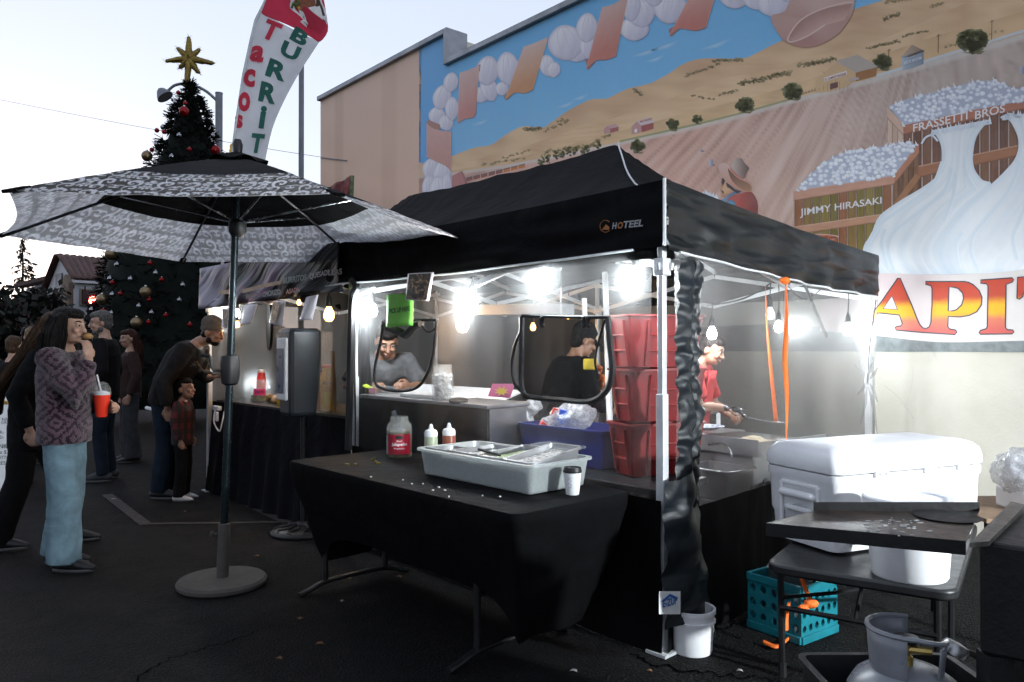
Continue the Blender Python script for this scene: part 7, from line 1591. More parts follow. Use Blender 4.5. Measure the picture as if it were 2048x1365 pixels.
m = MB(); m.ball(tlp + V(0, -.03, 0), (.11, .05, .11), 14); m.build('red_lens', glow('lit_red_lens', (1.0, .05, .03), 14), tlt); m = MB(); m.tube([(tlp.x, 22.1, 0), (tlp.x, 22.1, tlp.z - .8)], .06, 8); m.build('pole', MA['galv'], tlt)
for k in (1, 2): m = MB(); m.ball(tlp + V(0, -.03, -.32 * k), (.11, .04, .11), 12); m.build('dark_lens', MA['plast_black'], tlt)
# ---- trees across the street
def leafy(name, label, base, H, cr_, seed, col, n=2200, leaf=.16, cz=.62, sq=.75):
    o = thing(name, label, 'tree', tuple(base), 'trees across the street'); rnd = random.Random(seed); mt_ = M('foliage_%d' % seed, col, .8, 0, .5, 1.5); m = MB()
    m.tube([base, base + V(.1, 0, H * .35), base + V(0, .1, H * .6)], [H * .028, H * .022, H * .012], 8)
    for k in range(6): a = k * 1.05; m.tube([base + V(0, 0, H * .35), base + V(cr_ * .6 * math.cos(a), cr_ * .6 * math.sin(a), H * (.6 + .03 * k))], [H * .014, .02], 6)
    m.build('trunk', M('bark_%d' % seed, (.03, .022, .018), .9), o); m = MB(); cl = [(rnd.uniform(0, 6.28), rnd.random() ** .5, rnd.uniform(-1, 1)) for _ in range(26)]
    for k in range(n):
        a, r, h_ = cl[k % 26]; c_ = base + V(cr_ * .8 * r * math.cos(a), cr_ * .8 * r * math.sin(a), H * cz + H * .33 * sq * h_ * (1 - .4 * r)); q = c_ + V(rnd.gauss(0, 1), rnd.gauss(0, 1), rnd.gauss(0, .8)) * cr_ * .17; u_ = V(rnd.gauss(0, 1), rnd.gauss(0, 1), rnd.gauss(0, 1)).normalized() * leaf; v_ = u_.cross(V(rnd.random(), rnd.random(), rnd.random())).normalized() * leaf * .7
        m.add([q - u_, q + v_, q + u_, q - v_], [(0, 1, 2, 3)])
    m.build('crown', mt_, o, smooth=False, fix=False)['kind'] = 'stuff'; return o
DG = (.008, .011, .007)
leafy('broadleaf_tree', 'dark round tree at the left edge before the low building', V(at(10, 690, 22).x, 22, 0), 3.3, 1.5, 1, DG, 3600, .12, .66, .8)
leafy('broadleaf_tree', 'dark distant tree behind the low white wing', V(at(78, 690, 44).x, 44, 0), 5.2, 1.9, 2, (.012, .015, .010), 2000, .16, .70, .6)
leafy('broadleaf_tree', 'dark distant tree between the conifer and the gabled house', V(at(100, 690, 48).x, 48, 0), 5.4, 1.6, 3, (.012, .015, .010), 1600, .16, .72, .6)
leafy('broadleaf_tree', 'dark bush-like tree low at the far left edge', V(at(-60, 690, 20).x, 20, 0), 3.0, 1.8, 4, DG, 2600, .13, .6, .9)
leafy('broadleaf_tree', 'dark tree standing beyond the Christmas tree', V(at(330, 690, 30).x, 30, 0), 4.6, 2.6, 5, DG, 2600, .16, .6, .9)
cf0 = V(at(45, 690, 46).x, 46, 0); Hc = at(45, 470, 46).z; cf = thing('conifer', 'sparse tall conifer against the pale sky at left', 'tree', tuple(cf0), 'trees across the street'); m = MB(); m.tube([cf0, cf0 + V(0, 0, Hc)], [.16, .02], 6); m.build('trunk', M('conifer_bark', (.02, .018, .016), .9), cf); m = MB(); rr = random.Random(31)
for k in range(64):
    t = (k / 64) ** .9; z = lerp(Hc * .98, Hc * .38, t); a = rr.uniform(0, 6.28); L_ = (.15 + 1.9 * t) * rr.uniform(.6, 1.1); tip = cf0 + V(math.cos(a) * L_, math.sin(a) * L_ * .6, z - .30 * L_); root = cf0 + V(0, 0, z); m.tube([root, root.lerp(tip, .6) + V(0, 0, .06 * L_), tip], [.035, .022, .008], 4)
    for j in range(int(14 + 26 * t)):
        f = rr.uniform(.3, 1); q = root.lerp(tip, f) + V(0, 0, .05 * L_ * math.sin(f * 3.1)); d = V(rr.gauss(0, .6), rr.gauss(0, .4), -abs(rr.gauss(.6, .4))).normalized() * rr.uniform(.12, .3); s_ = V(.03, 0, .02); m.add([q - s_, q + s_, q + d + s_ * .4, q + d - s_ * .4], [(0, 1, 2, 3)])
m.build('crown', M('conifer_needles', (.012, .015, .012), .8), cf, smooth=False, fix=False)['kind'] = 'stuff'
# ---- white menu board at the left edge
mb0 = on_z(10, 985, 0); mbd = thing('menu_board', 'white wavy-edged menu board with handwritten prices at the left edge', 'sign', tuple(mb0)); MY = mb0.y
P = [at(x, y, MY) for x, y in ((-60, 984), (24, 986), (30, 940), (36, 900), (32, 850), (26, 815), (30, 790), (16, 770), (18, 756), (-60, 756))]; P[0].z = .004; P[1].z = .004
m = MB(); m.prism(P, V(.02, .04, 0)); m.build('board', MA['foam'], mbd, smooth=False); mk = M('marker_ink', (.03, .03, .05), .6)
for body, x0, y0, x1, h_ in (('NKS', -2, 897, 20, 9), ('a $2', 0, 909, 18, 8), ('BOTTLE $2', -10, 920, 33, 8), ('FRESCA $', -8, 931, 32, 8), ('NS', 4, 842, 16, 6), ('E CARNE', -4, 848, 28, 5), ('R-', 0, 868, 8, 6), ('D-', 0, 878, 8, 6)):
    text_on(body, quad_fn(at(x0, y0, MY - .006), at(x1, y0, MY - .006), at(x0, y0 - h_, MY - .006))).build('handwriting', mk, mbd, smooth=False)
for y0, c_ in ((784, (.6, .22, .03)), (811, (.6, .36, .04))): m = MB(); m.add([at(-40, y0, MY - .004), at(22, y0 - 2, MY - .004), at(22, y0 - 9, MY - .004), at(-40, y0 - 8, MY - .004)], [(0, 1, 2, 3)]); tp_ = m.build('tape', M('orange_tape', c_, .6), mbd, smooth=False)
text_on('200-3364', quad_fn(at(-18, 810, MY - .008), at(20, 809, MY - .008), at(-18, 804, MY - .008))).build('handwriting', mk, mbd, smooth=False)
# ---- litter on the asphalt
LW = ['between the umbrella base and the table foot', 'below the table near the picture centre', 'under the front edge of the black table', 'near the bottom edge below the tent leg', 'left of the table at the bottom', 'beside the left table foot', 'at the end of the worn parking line', 'beside the umbrella pole on the open ground', 'on the worn parking line by the boy', 'at the bottom edge right of the white bucket', 'just right of the umbrella base', 'at the bottom edge left of the white bucket']
rr = random.Random(77); MA['leaf'] = M('dry_leaf', (.16, .08, .035), .8); MA['scrap'] = M('paper_scrap', (.30, .29, .28), .8)
for k, (x, y) in enumerate(((684, 1205), (640, 1290), (700, 1160), (1148, 1345), (560, 1320), (800, 1156), (226, 1000), (515, 1114), (370, 1025), (1480, 1345), (600, 1240), (1300, 1345))):
    p = on_z(x, y); a = rr.uniform(0, 6); s_ = rr.uniform(.012, .026); m = MB(); m.add([p + V(math.cos(a + t) * s_ * (1 if t % 2 < 1 else .5), math.sin(a + t) * s_ * .7, .006 + .006 * (i % 2)) for i, t in enumerate((0, 1.1, 2.2, 3.3, 4.4, 5.4))], [(0, 1, 2, 3, 4, 5)])
    tag(m.build('litter', MA['leaf'] if k % 3 else MA['scrap'], smooth=False), ('dry leaf' if k % 3 else 'scrap of paper') + ' on the dark asphalt, ' + LW[k], 'litter', 'litter on the asphalt')
# ================================================================== people
def skin_mat(name, col):
    m, b, out = begin(name); co = xcoord(); n = xnoise(co, 30, 4, .6); c = xmix(sstep(n, .3, .75), tuple(q * .85 for q in col), tuple(min(1, q * 1.12) for q in col)); xlink(c, b.inputs['Base Color'])
    b.inputs['Roughness'].default_value = .5; b.inputs['Subsurface Weight'].default_value = .12; b.inputs['Subsurface Radius'].default_value = (.02, .008, .005); b.inputs['Subsurface Scale'].default_value = .4
    bump(b, xnoise(co, 300, 2), .08, .002); return m
def hair_mat(name, col):
    m, b, out = begin(name); co = xcoord(); x_, y_, z_ = xsep(co); n = xnoise(xcomb(x_ * 60.0, y_ * 60.0, z_ * 3.0), 1.6, 4, .65, .5); n2 = xnoise(co, 4, 2)
    c = xmix(sstep(n, .35, .7), tuple(q * .4 for q in col), tuple(q * 1.5 for q in col)); c = xmix(sstep(n2, .4, .7) * .4, c, tuple(q * 1.7 for q in col)); xlink(c, b.inputs['Base Color']); b.inputs['Roughness'].default_value = .5; b.inputs['Specular IOR Level'].default_value = .12; bump(b, n, .8, .012); return m
def cloth_mat(name, col, sc=14, bp=.3, var=.2): return M(name, col, .85, 0, var, sc, bp=bp, bscale=45, spec=.15)
def fleece():
    m, b, out = begin('purple_patterned_fleece'); co = xcoord(); x_, y_, z_ = xsep(co)
    wn = xnoise(co, 7, 3) * .35; v = z_ * 5.2 + wn; u = (x_ * .9 + y_ * .45) * 5.2 + wn; fu = xs('ABSOLUTE', xs('FRACT', u) - .5); fv = xs('ABSOLUTE', xs('FRACT', v) - .5); d = fu + fv; n = xnoise(co, 55, 3, .7)
    st = xs('COSINE', (fu * 2.0 - fv) * 22.0) * .5 + .5; e = d + (n - .5) * .35; f = sstep(xs('SINE', e * 24.0) + (st - .5) * .8, -.1, .35); band = sstep(xs('SINE', z_ * 22.0 + n * 1.2), .2, .6)
    c = xmix(f * .8 + band * .15, (.016, .006, .011), (.11, .062, .085)); c = xmix(sstep(n, .55, .75) * .5, c, (.034, .015, .025)); xlink(c, b.inputs['Base Color']); b.inputs['Roughness'].default_value = .95; b.inputs['Sheen Weight'].default_value = .3; b.inputs['Specular IOR Level'].default_value = .1
    bump(b, xnoise(co, 120, 3, .7) + f * .3, .8, .012); return m
def plaid():
    m, b, out = begin('red_black_plaid'); co = xcoord(); x_, y_, z_ = xsep(co); a = sstep(xs('SINE', (x_ + y_) * 62.0), -.1, .1); c_ = sstep(xs('SINE', z_ * 62.0), -.1, .1)
    c = xmix(a, (.010, .008, .009), (.10, .010, .012)); c = xmix(c_ * .75, c, (.008, .006, .007)); xlink(c, b.inputs['Base Color']); b.inputs['Roughness'].default_value = .9; return m
def denim(name, col):
    m, b, out = begin(name); co = xcoord(); n = xnoise(co, 5, 4, .65, .6); f = xnoise(co, 260, 2); c = xmix(sstep(n, .3, .72), tuple(q * .65 for q in col), tuple(q * 1.3 for q in col)); c = xmix(sstep(f, .45, .7) * .3, c, tuple(q * 1.6 for q in col)); xlink(c, b.inputs['Base Color']); b.inputs['Roughness'].default_value = .85; b.inputs['Specular IOR Level'].default_value = .15; bump(b, n + f * .15, .35, .015); return m
SK = {'light': skin_mat('light_skin', (.36, .21, .15)), 'tan': skin_mat('tan_skin', (.29, .155, .10)), 'brown': skin_mat('brown_skin', (.24, .125, .08))}
HM = {'black': hair_mat('black_hair', (.008, .006, .0055)), 'brown': hair_mat('brown_hair', (.045, .025, .014)), 'grey': hair_mat('grey_hair', (.10, .095, .09)), 'blond': hair_mat('sandy_hair', (.16, .11, .07)), 'auburn': hair_mat('auburn_hair', (.035, .012, .008))}
MA['eye_w'] = M('eye_white', (.30, .27, .25), .3, var=.03); MA['eye_d'] = M('eye_dark', (.012, .008, .006), .2); MA['lip'] = M('lips', (.28, .09, .08), .5); MA['sole'] = M('grey_sole', (.05, .05, .05), .6); MA['shoe_k'] = M('black_shoe', (.008, .008, .009), .5)
STAND = dict(pelvis=(0, 0, .93), waist=(0, 0, 1.08), chest=(.0, 0, 1.29), neck=(0, 0, 1.475), head=(.025, 0, 1.625), kneeL=(.02, .105, .50), ankleL=(-.02, .11, .09), kneeR=(.02, -.105, .50), ankleR=(-.02, -.11, .09), elbowL=(-.03, .25, 1.13), wristL=(.05, .24, .88), elbowR=(-.03, -.25, 1.13), wristR=(.05, -.24, .88))
def person(label, loc, heading, H=1.72, J=None, look=(1, 0, 0), skin='tan', hair='short', hairm='black', top=None, sleeve='long', hem=.90, bulk=1.0, pants=None, wide=0.0, shoes=None, sole=None, head_s=1.0, curlL=.6, curlR=.6, fine=False, long_pts=None, beard=None, apron=None, glove=None, handR=None, handL=None, foot=None):
    j = dict(STAND); j.update(J or {}); s = H / 1.75; W_ = Matrix.Translation(Vector(loc)) @ rot(R(heading)) @ Matrix.Scale(s, 4)
    g = lambda k: Vector(j[k]); o = thing('person', label, 'person', tuple(loc))
    def put(m, *a, **k):
        m.v = [W_ @ q for q in m.v]; return m.build(*a, **k, parent=o)
    pel, wai, che, nek, hed = g('pelvis'), g('waist'), g('chest'), g('neck'), g('head'); Yv = V(0, 1, 0); up = (nek - che).normalized()
    shL = Vector(j.get('shL', che.lerp(nek, .62) + V(0, .175, 0))); shR = Vector(j.get('shR', che.lerp(nek, .62) + V(0, -.175, 0))); hipL, hipR = pel + V(0, .088, -.02), pel + V(0, -.088, -.02)
    vx = .0065 if fine else .010
    # ---- body: one skin surface, head, neck, trunk, arms with hands, legs
    m = MB(); fwd = Vector(look).normalized(); side = V(0, 0, 1).cross(fwd).normalized(); hup = fwd.cross(side); hs_ = head_s
    HMx = Matrix((fwd, side, hup)).transposed()
    hp = lambda x, y, z: hed + HMx @ (V(x, y, z) * hs_)
    m.ball(hp(-.008, 0, .03), tuple(q * hs_ for q in (.094, .076, .094)), 16, HMx); m.ball(hp(.025, 0, -.045), tuple(q * hs_ for q in (.062, .058, .072)), 14, HMx); m.ball(hp(.062, 0, -.088), tuple(q * hs_ for q in (.024, .026, .020)), 10, HMx)
    m.tube([hp(.078, 0, .028), hp(.098, 0, -.010), hp(.108, 0, -.026)], [.010 * hs_, .013 * hs_, .015 * hs_], 8, round_cap=True); m.ball(hp(.096, 0, -.030), tuple(q * hs_ for q in (.014, .019, .010)), 8, HMx)
    m.tube([hp(.076, -.04, .030), hp(.088, 0, .026), hp(.076, .04, .030)], .010 * hs_, 8, round_cap=True); m.ball(hp(.072, .038, -.022), .022 * hs_, 8); m.ball(hp(.072, -.038, -.022), .022 * hs_, 8); m.ball(hp(.086, 0, -.058), tuple(q * hs_ for q in (.012, .026, .014)), 8, HMx)
    for sd in (1, -1): m.ball(hp(-.012, .078 * sd, -.012), tuple(q * hs_ for q in (.020, .010, .032)), 8, HMx)
    m.tube([nek - up * .06, nek, hp(-.02, 0, -.06)], [.062, .054, .052], 12, round_cap=True)
    m.tube([pel, wai, che, che.lerp(nek, .7)], [.145, .13, .15, .10], 14, side=Yv, ratio=[.72, .74, .72, .7], round_cap=True)
    hands = {}
    for sd, sh_, e_, w_, cu, ho in ((1, shL, g('elbowL'), g('wristL'), curlL, handL), (-1, shR, g('elbowR'), g('wristR'), curlR, handR)):
        m.tube([sh_, sh_.lerp(e_, .5), e_, e_.lerp(w_, .4), w_], [.050, .046, .040, .040, .028], 10, round_cap=True)
        d = Vector(ho[0]).normalized() if ho else (w_ - e_).normalized(); n_ = Vector(ho[1]).normalized() if ho else V(0, -sd, 0); n_ = (n_ - d * n_.dot(d)).normalized(); a_ = d.cross(n_)      # d along, n palm normal, a across
        pc_ = w_ + d * .05; m.tube([w_, w_ + d * .03, w_ + d * .07, w_ + d * .092], [.026, .036, .040, .036], 10, side=a_, ratio=[.7, .42, .36, .34], round_cap=True); hands[sd] = (w_ + d * .07 + n_ * .03, d, n_, a_)
        for k, (off, L_) in enumerate(((-.030, .070), (-.010, .080), (.010, .076), (.029, .060))):
            b0 = w_ + d * .09 + a_ * off; dd = d; P = [b0 - d * .015, b0]; c = cu
            for q in range(3): dd = (dd * math.cos(c) + n_ * math.sin(c)).normalized(); nn = n_; P.append(P[-1] + dd * L_ * (.42, .33, .25)[q]); c = cu * (q + 1.9)*.5 + cu * .5; dd = (d * math.cos(c) + n_ * math.sin(c)).normalized()
            m.tube(P, [.0095, .0095, .0088, .0080, .0070], 7, round_cap=True)
        t0_ = w_ + d * .025 - a_ * .032 * 1; m.tube([t0_, t0_ - a_ * .022 + d * .028 + n_ * .012, t0_ - a_ * .020 + d * .055 + n_ * .026, t0_ - a_ * .010 + d * .075 + n_ * .036], [.015, .012, .0105, .009], 7, round_cap=True)
    for sd, hp_, k_, a_ in ((1, hipL, g('kneeL'), g('ankleL')), (-1, hipR, g('kneeR'), g('ankleR'))): m.tube([hp_, hp_.lerp(k_, .5), k_, k_.lerp(a_, .35), a_], [.085, .072, .052, .052, .036], 10, round_cap=True)
    put(m, 'body', SK[skin], remesh=vx, sm=2)
    for sd in (1, -1):
        m = MB(); m.ball(hp(.0835, .032 * sd, .010), tuple(q * hs_ for q in (.007, .014, .007)), 8, HMx); put(m, 'eye', MA['eye_w']); m = MB(); m.ball(hp(.0895, .032 * sd, .010), .0062 * hs_, 8); put(m, 'pupil', MA['eye_d'])
        m = MB(); m.tube([hp(.090, .014 * sd, .032), hp(.091, .032 * sd, .040), hp(.078, .054 * sd, .033)], .0034 * hs_, 6); put(m, 'eyebrow', HM[hairm] if hairm in HM else HM['black'])
    m = MB(); m.ball(hp(.0945, 0, -.060), tuple(q * hs_ for q in (.007, .022, .007)), 8, HMx); put(m, 'mouth', MA['lip'])
    if beard: m = MB(); m.ball(hp(.050, 0, -.088), tuple(q * hs_ for q in (.041, .046, .032)), 12, HMx); m.ball(hp(.090, 0, -.044), tuple(q * hs_ for q in (.008, .026, .005)), 8, HMx); m.ball(hp(.01, .05, -.07), .03 * hs_, 8); m.ball(hp(.01, -.05, -.07), .03 * hs_, 8); put(m, 'beard', HM[beard], remesh=.009, sm=2)
    # ---- hair or headgear
    m = MB(); hm = HM.get(hairm)
    if hair in ('short', 'long', 'cap_short'): m.ball(hp(-.026, 0, .040), tuple(q * hs_ for q in (.090, .083, .094)), 16, HMx); m.ball(hp(-.050, 0, -.020), tuple(q * hs_ for q in (.058, .072, .070)), 12, HMx); m.ball(hp(.026, 0, .078), tuple(q * hs_ for q in (.068, .070, .046)), 12, HMx)
    if hair == 'long' and long_pts:
        for P, rad, rat in long_pts: m.tube([Vector(q) for q in P], rad, 12, side=Yv, ratio=rat, round_cap=True)
        ms = MB(); rs = random.Random(len(label))
        for P, rad, rat in long_pts:
            P3 = [Vector(q) for q in P]
            for q in range(int(900 * max(rad))):
                a0 = rs.uniform(0, 6.28); pts = []; da = rs.uniform(-.25, .25); ext = rs.uniform(.92, 1.10); cut = rs.choice((0, 0, 0, 1))
                for i, p_ in enumerate(P3[cut:]):
                    i += cut; tg_ = (P3[min(i + 1, len(P3) - 1)] - P3[max(i - 1, 0)]).normalized(); xx = (Yv - tg_ * Yv.dot(tg_)).normalized(); yy = tg_.cross(xx); a1 = a0 + da * i
                    pts.append(p_ + xx * math.cos(a1) * rad[i] * ext + yy * math.sin(a1) * rad[i] * rat[i] * ext + V(rs.gauss(0, .003), rs.gauss(0, .003), 0))
                if len(pts) > 2: pts[-1] = pts[-1] + (pts[-1] - pts[-2]) * rs.uniform(.0, .35); pts = crom(pts, 3); ms.tube(pts, [.0032] * (len(pts) - 2) + [.0022, .0008], 4)
        put(ms, 'hair_strands', hm)['kind'] = 'stuff'
    if hair != 'beanie': put(m, 'hair', hm, remesh=.009, sm=3, disp=(.014, .03))
    if hair == 'beanie':
        m = MB(); m.lathe([(.088, -.01), (.092, .0), (.094, .02), (.088, .03), (.091, .05), (.086, .085), (.066, .115), (.03, .132), (0, .136)], 26, hp(-.012, 0, .022), HMx @ Matrix.Rotation(-.18, 3, 'Y') @ Matrix.Diagonal((1.06, .92, 1))); put(m, 'knit_cap', cloth_mat('grey_brown_knit', (.10, .085, .07), 60, .6))
        m = MB(); m.ball(hp(-.045, 0, -.03), tuple(q * hs_ for q in (.05, .07, .05)), 10, HMx); put(m, 'hair', hm)
    if hair == 'cap_short':
        m = MB(); m.lathe([(.094, .02), (.097, .05), (.09, .09), (.06, .13), (0, .142)], 24, hp(-.012, 0, .012), HMx @ Matrix.Diagonal((1.05, .93, 1))); put(m, 'cap', cloth_mat('black_cap', (.010, .010, .011)))
        m = MB(); m.grid(10, 5, lambda a, b: hp(.07 + .085 * b, (a - .5) * .15 * (1 - .35 * b * b), .045 - .015 * b - .03 * (2 * a - 1) ** 2)); put(m, 'cap_visor', cloth_mat('black_cap_visor', (.010, .010, .011)), solid=.006, fix=False)
    # ---- clothes
    if top:
        m = MB(); bk = bulk; hemp = pel.lerp(wai, 0) + V(0, 0, hem - pel.z); low = [hemp, pel.lerp(wai, .5)] if hem < pel.z + .05 else [hemp]
        m.tube(low + [wai, che, che.lerp(nek, .55), che.lerp(nek, .86)], [.165 * bk] * len(low) + [.158 * bk, .175 * bk, .165 * bk, .085 * bk], 16, side=Yv, ratio=[.76] * len(low) + [.78, .74, .66, .78], round_cap=False)
        for sd, sh_, e_, w_ in ((1, shL, g('elbowL'), g('wristL')), (-1, shR, g('elbowR'), g('wristR'))):
            ins = che.lerp(nek, .45)
            if sleeve == 'long': m.tube([ins.lerp(sh_, .5), sh_, sh_.lerp(e_, .5), e_, e_.lerp(w_, .5), e_.lerp(w_, .93)], [.07 * bk, .072 * bk, .066 * bk, .060 * bk, .054 * bk, .044 * bk], 12)
            else: m.tube([ins.lerp(sh_, .5), sh_, sh_.lerp(e_, .5), sh_.lerp(e_, .85)], [.07 * bk, .072 * bk, .070 * bk, .072 * bk], 12)
        put(m, 'jacket' if bulk > 1.1 else 'shirt', top, remesh=.011, sm=7, disp=(.016, .09))
    if pants:
        m = MB(); m.tube([pel + V(0, 0, .07), pel + V(0, 0, -.02), pel + V(0, 0, -.10)], [.150, .160, .140], 14, side=Yv, ratio=.74)
        for hp_, k_, a_ in ((hipL, g('kneeL'), g('ankleL')), (hipR, g('kneeR'), g('ankleR'))): m.tube([hp_, hp_.lerp(k_, .5), k_, k_.lerp(a_, .5), a_ + V(0, 0, -.02 - wide * .25)], [.098, .088 + wide * .2, .070 + wide * .6, .066 + wide * .9, .062 + wide], 12)
        put(m, 'trousers', pants, remesh=.012, sm=4, disp=(.012, .085))
    for nm, a_ in (('L', g('ankleL')), ('R', g('ankleR'))):
        f = Vector((foot or {}).get(nm, (1, 0, 0))).normalized(); z0 = a_.z - .09
        m = MB(); m.tube([V(a_.x, a_.y, z0 + .05) - f * .05, V(a_.x, a_.y, z0 + .058), V(a_.x, a_.y, z0 + .052) + f * .07, V(a_.x, a_.y, z0 + .038) + f * .14, V(a_.x, a_.y, z0 + .03) + f * .185], [.040, .046, .045, .042, .032], 12, side=f.cross(V(0, 0, 1)), ratio=[1.1, 1.15, .9, .72, .6], round_cap=True); m.tube([V(a_.x, a_.y, z0 + .05), V(a_.x, a_.y, z0 + .12)], [.044, .042], 10)
        put(m, 'shoe', shoes or MA['shoe_k'], remesh=.008, sm=3)
        m = MB(); m.grid(20, 1, lambda u, v: V(a_.x, a_.y, z0 + .002 + .022 * v) + f * (.065 + .142 * math.cos(u * 6.2832)) + f.cross(V(0, 0, 1)) * .047 * math.sin(u * 6.2832)); put(m, 'shoe_sole', sole or MA['sole'], solid=.004)
    if apron:
        m = MB(); m.grid(8, 10, lambda a, b: pel.lerp(che.lerp(nek, .5), b) + V(.135 + .03 * (1 - abs(2 * a - 1)), (a - .5) * (.34 - .12 * b), -.35 * (1 - b))); put(m, 'apron', apron, solid=.006, fix=False)
    if glove:
        sd = -1; e_, w_ = g('elbowR'), g('wristR'); P_, d, n_, a_ = hands[sd]; m = MB(); m.tube([w_ - d * .05, w_, w_ + d * .04, w_ + d * .09], [.034, .034, .045, .042], 10, side=a_, ratio=[.9, .8, .5, .5], round_cap=True)
        for off in (-.030, -.010, .010, .029): m.tube([w_ + d * .09 + a_ * off, w_ + d * .12 + a_ * off + n_ * .012, w_ + d * .145 + a_ * off + n_ * .035], [.012, .0115, .010], 7, round_cap=True)
        m.tube([w_ + d * .03 - a_ * .035, w_ + d * .06 - a_ * .05 + n_ * .015, w_ + d * .09 - a_ * .045 + n_ * .035], [.016, .014, .012], 7, round_cap=True); put(m, 'glove', glove, remesh=.006, sm=2)
    return o, W_, hands
JL = denim('light_blue_denim', (.115, .175, .21)); JD = denim('dark_blue_denim', (.008, .014, .024)); JG = denim('grey_denim', (.035, .037, .042)); BK = cloth_mat('black_cloth', (.004, .004, .0046)); BK2 = cloth_mat('black_trousers', (.0035, .0035, .004))
# woman in the fleece
o, WW, hd_ = person('woman with long dark hair in a purple patterned fleece and light jeans, eating', (-2.83, 4.86, 0), 2, 1.665, dict(head=(.03, 0, 1.60), neck=(-.005, 0, 1.455), shR=(-.01, -.175, 1.40), elbowR=(.20, -.22, 1.13), wristR=(.215, -.115, 1.385), shL=(-.01, .175, 1.40), elbowL=(.03, .24, 1.12), wristL=(.19, .13, 1.04), ankleL=(-.10, .10, .09), kneeL=(-.02, .10, .50), ankleR=(.05, -.09, .09), kneeR=(.05, -.10, .50)),
       (1, -.12, -.06), 'light', 'long', 'black', fleece(), "long", .83, 1.22, JL, .045, fine=True, handR=((-.15, .1, 1), (-.9, .35, 0)), handL=((.9, -.2, .1), (0, -1, 0)), curlR=.55, curlL=.75, foot={'L': (1, .1, 0), 'R': (1, -.1, 0)},
       long_pts=[([(-.03, 0, 1.66), (-.075, 0, 1.55), (-.10, 0, 1.42), (-.115, 0, 1.28), (-.12, 0, 1.18)], [.075, .10, .115, .11, .085], [.75, .6, .5, .45, .35]), ([(.02, -.075, 1.66), (.0, -.092, 1.56), (-.01, -.10, 1.45), (-.015, -.105, 1.35)], [.03, .045, .045, .03], [1.2, 1.3, 1.3, 1.1]), ([(.02, .075, 1.66), (.0, .092, 1.56), (-.01, .10, 1.45), (-.015, .105, 1.35)], [.03, .045, .045, .03], [1.2, 1.3, 1.3, 1.1])])
for k in range(3): m = MB(); q = on_z(0, 0, -1)
tc = thing('taco', 'bite of taco held to the mouth of the woman in fleece', 'food', tuple(WW @ V(.165, -.03, 1.535))); m = MB(); m.ball(WW @ V(.165, -.03, 1.535), (.035, .02, .02), 10); m.build('taco_piece', M('fried_taco', (.30, .16, .06), .7, 0, .4, 30), tc, disp=(.012, .02))
cpp = on_z(203, 832, 1.0); cpp = at(203, 834, 4.93); rc_ = thing('red_cup', 'red plastic cup with clear dome and foam held by the woman in fleece', 'cup', tuple(cpp))
m = MB(); m.lathe([(0, 0), (.030, 0), (.034, .008), (.052, .14), (.0, .14)], 24, cpp); m.build('cup_body', M('bright_red_plastic', (.80, .045, .02), .35, var=.05), rc_); m = MB(); m.lathe([(.050, .141), (.048, .155), (.03, .165), (0, .168)], 20, cpp); m.build('foam', MA['foam'], rc_)
m = MB(); m.lathe([(.055, .14), (.057, .15), (.054, .18), (.035, .215), (.012, .225)], 20, cpp, cap=False); m.build('dome_lid', MA['clear'], rc_); m = MB(); m.tube([cpp + V(0, 0, .15), cpp + V(-.03, 0, .27)], .005, 6); m.build('straw', MA['white_plast'], rc_)
# woman behind her with long brown hair
person('woman with waist-long brown hair in black, behind the woman in fleece', (-3.34, 5.36, 0), 15, 1.66, dict(pelvis=(-.02, 0, .93), chest=(.06, 0, 1.28), neck=(.11, 0, 1.46), head=(.16, 0, 1.60), ankleL=(.22, .1, .09), kneeL=(.16, .1, .50), ankleR=(-.20, -.1, .10), kneeR=(-.06, -.1, .50)), (1, .3, 0), 'light', 'long', 'brown', BK, 'long', .72, 1.15, BK2, .03,
       long_pts=[([(.10, 0, 1.66), (.03, -.02, 1.54), (-.04, -.04, 1.40), (-.13, -.06, 1.26), (-.20, -.08, 1.12), (-.19, -.08, 1.02)], [.07, .09, .10, .10, .085, .05], [.8, .6, .5, .45, .4, .3])])
person('youngster seen from behind with short brown hair and black top at left edge', (-5.07, 7.8, 0), 80, 1.50, None, (1, .2, 0), 'light', 'short', 'brown', BK, 'long', .85, 1.1, JL, .02)
person('older person with sandy grey hair and dusky pink top in the background crowd', (-5.62, 9.0, 0), 150, 1.62, None, (1, -.3, 0), 'light', 'short', 'blond', cloth_mat('dusky_pink_top', (.20, .05, .06)), 'long', .85, 1.05, BK2)
person('dark-haired person half hidden behind the older person in pink', (-6.05, 9.6, 0), 60, 1.64, None, (1, .2, 0), 'tan', 'short', 'black', BK, 'long', .85, 1.05, BK2)
person('grey-bearded man with cropped hair, black shirt and dark jeans, facing left', (-4.24, 8.0, 0), 190, 1.77, dict(elbowL=(-.05, .25, 1.14), wristL=(.02, .27, .93), head=(.04, 0, 1.62)), (1, .35, -.1), 'light', 'short', 'grey', BK, 'long', .86, 1.12, JD, .0, beard='grey', fine=True, shoes=M('navy_canvas_shoe', (.02, .022, .03), .7))
person('woman with long auburn hair and brown top near the Christmas tree', (-4.62, 9.3, 0), 215, 1.60, None, (1, .3, -.1), 'light', 'long', 'auburn', cloth_mat('dark_brown_top', (.035, .020, .018)), 'long', .84, 1.08, JG, .05, long_pts=[([(-.03, 0, 1.67), (-.08, 0, 1.55), (-.10, 0, 1.40), (-.11, 0, 1.25)], [.075, .10, .11, .08], [.75, .6, .5, .4])])
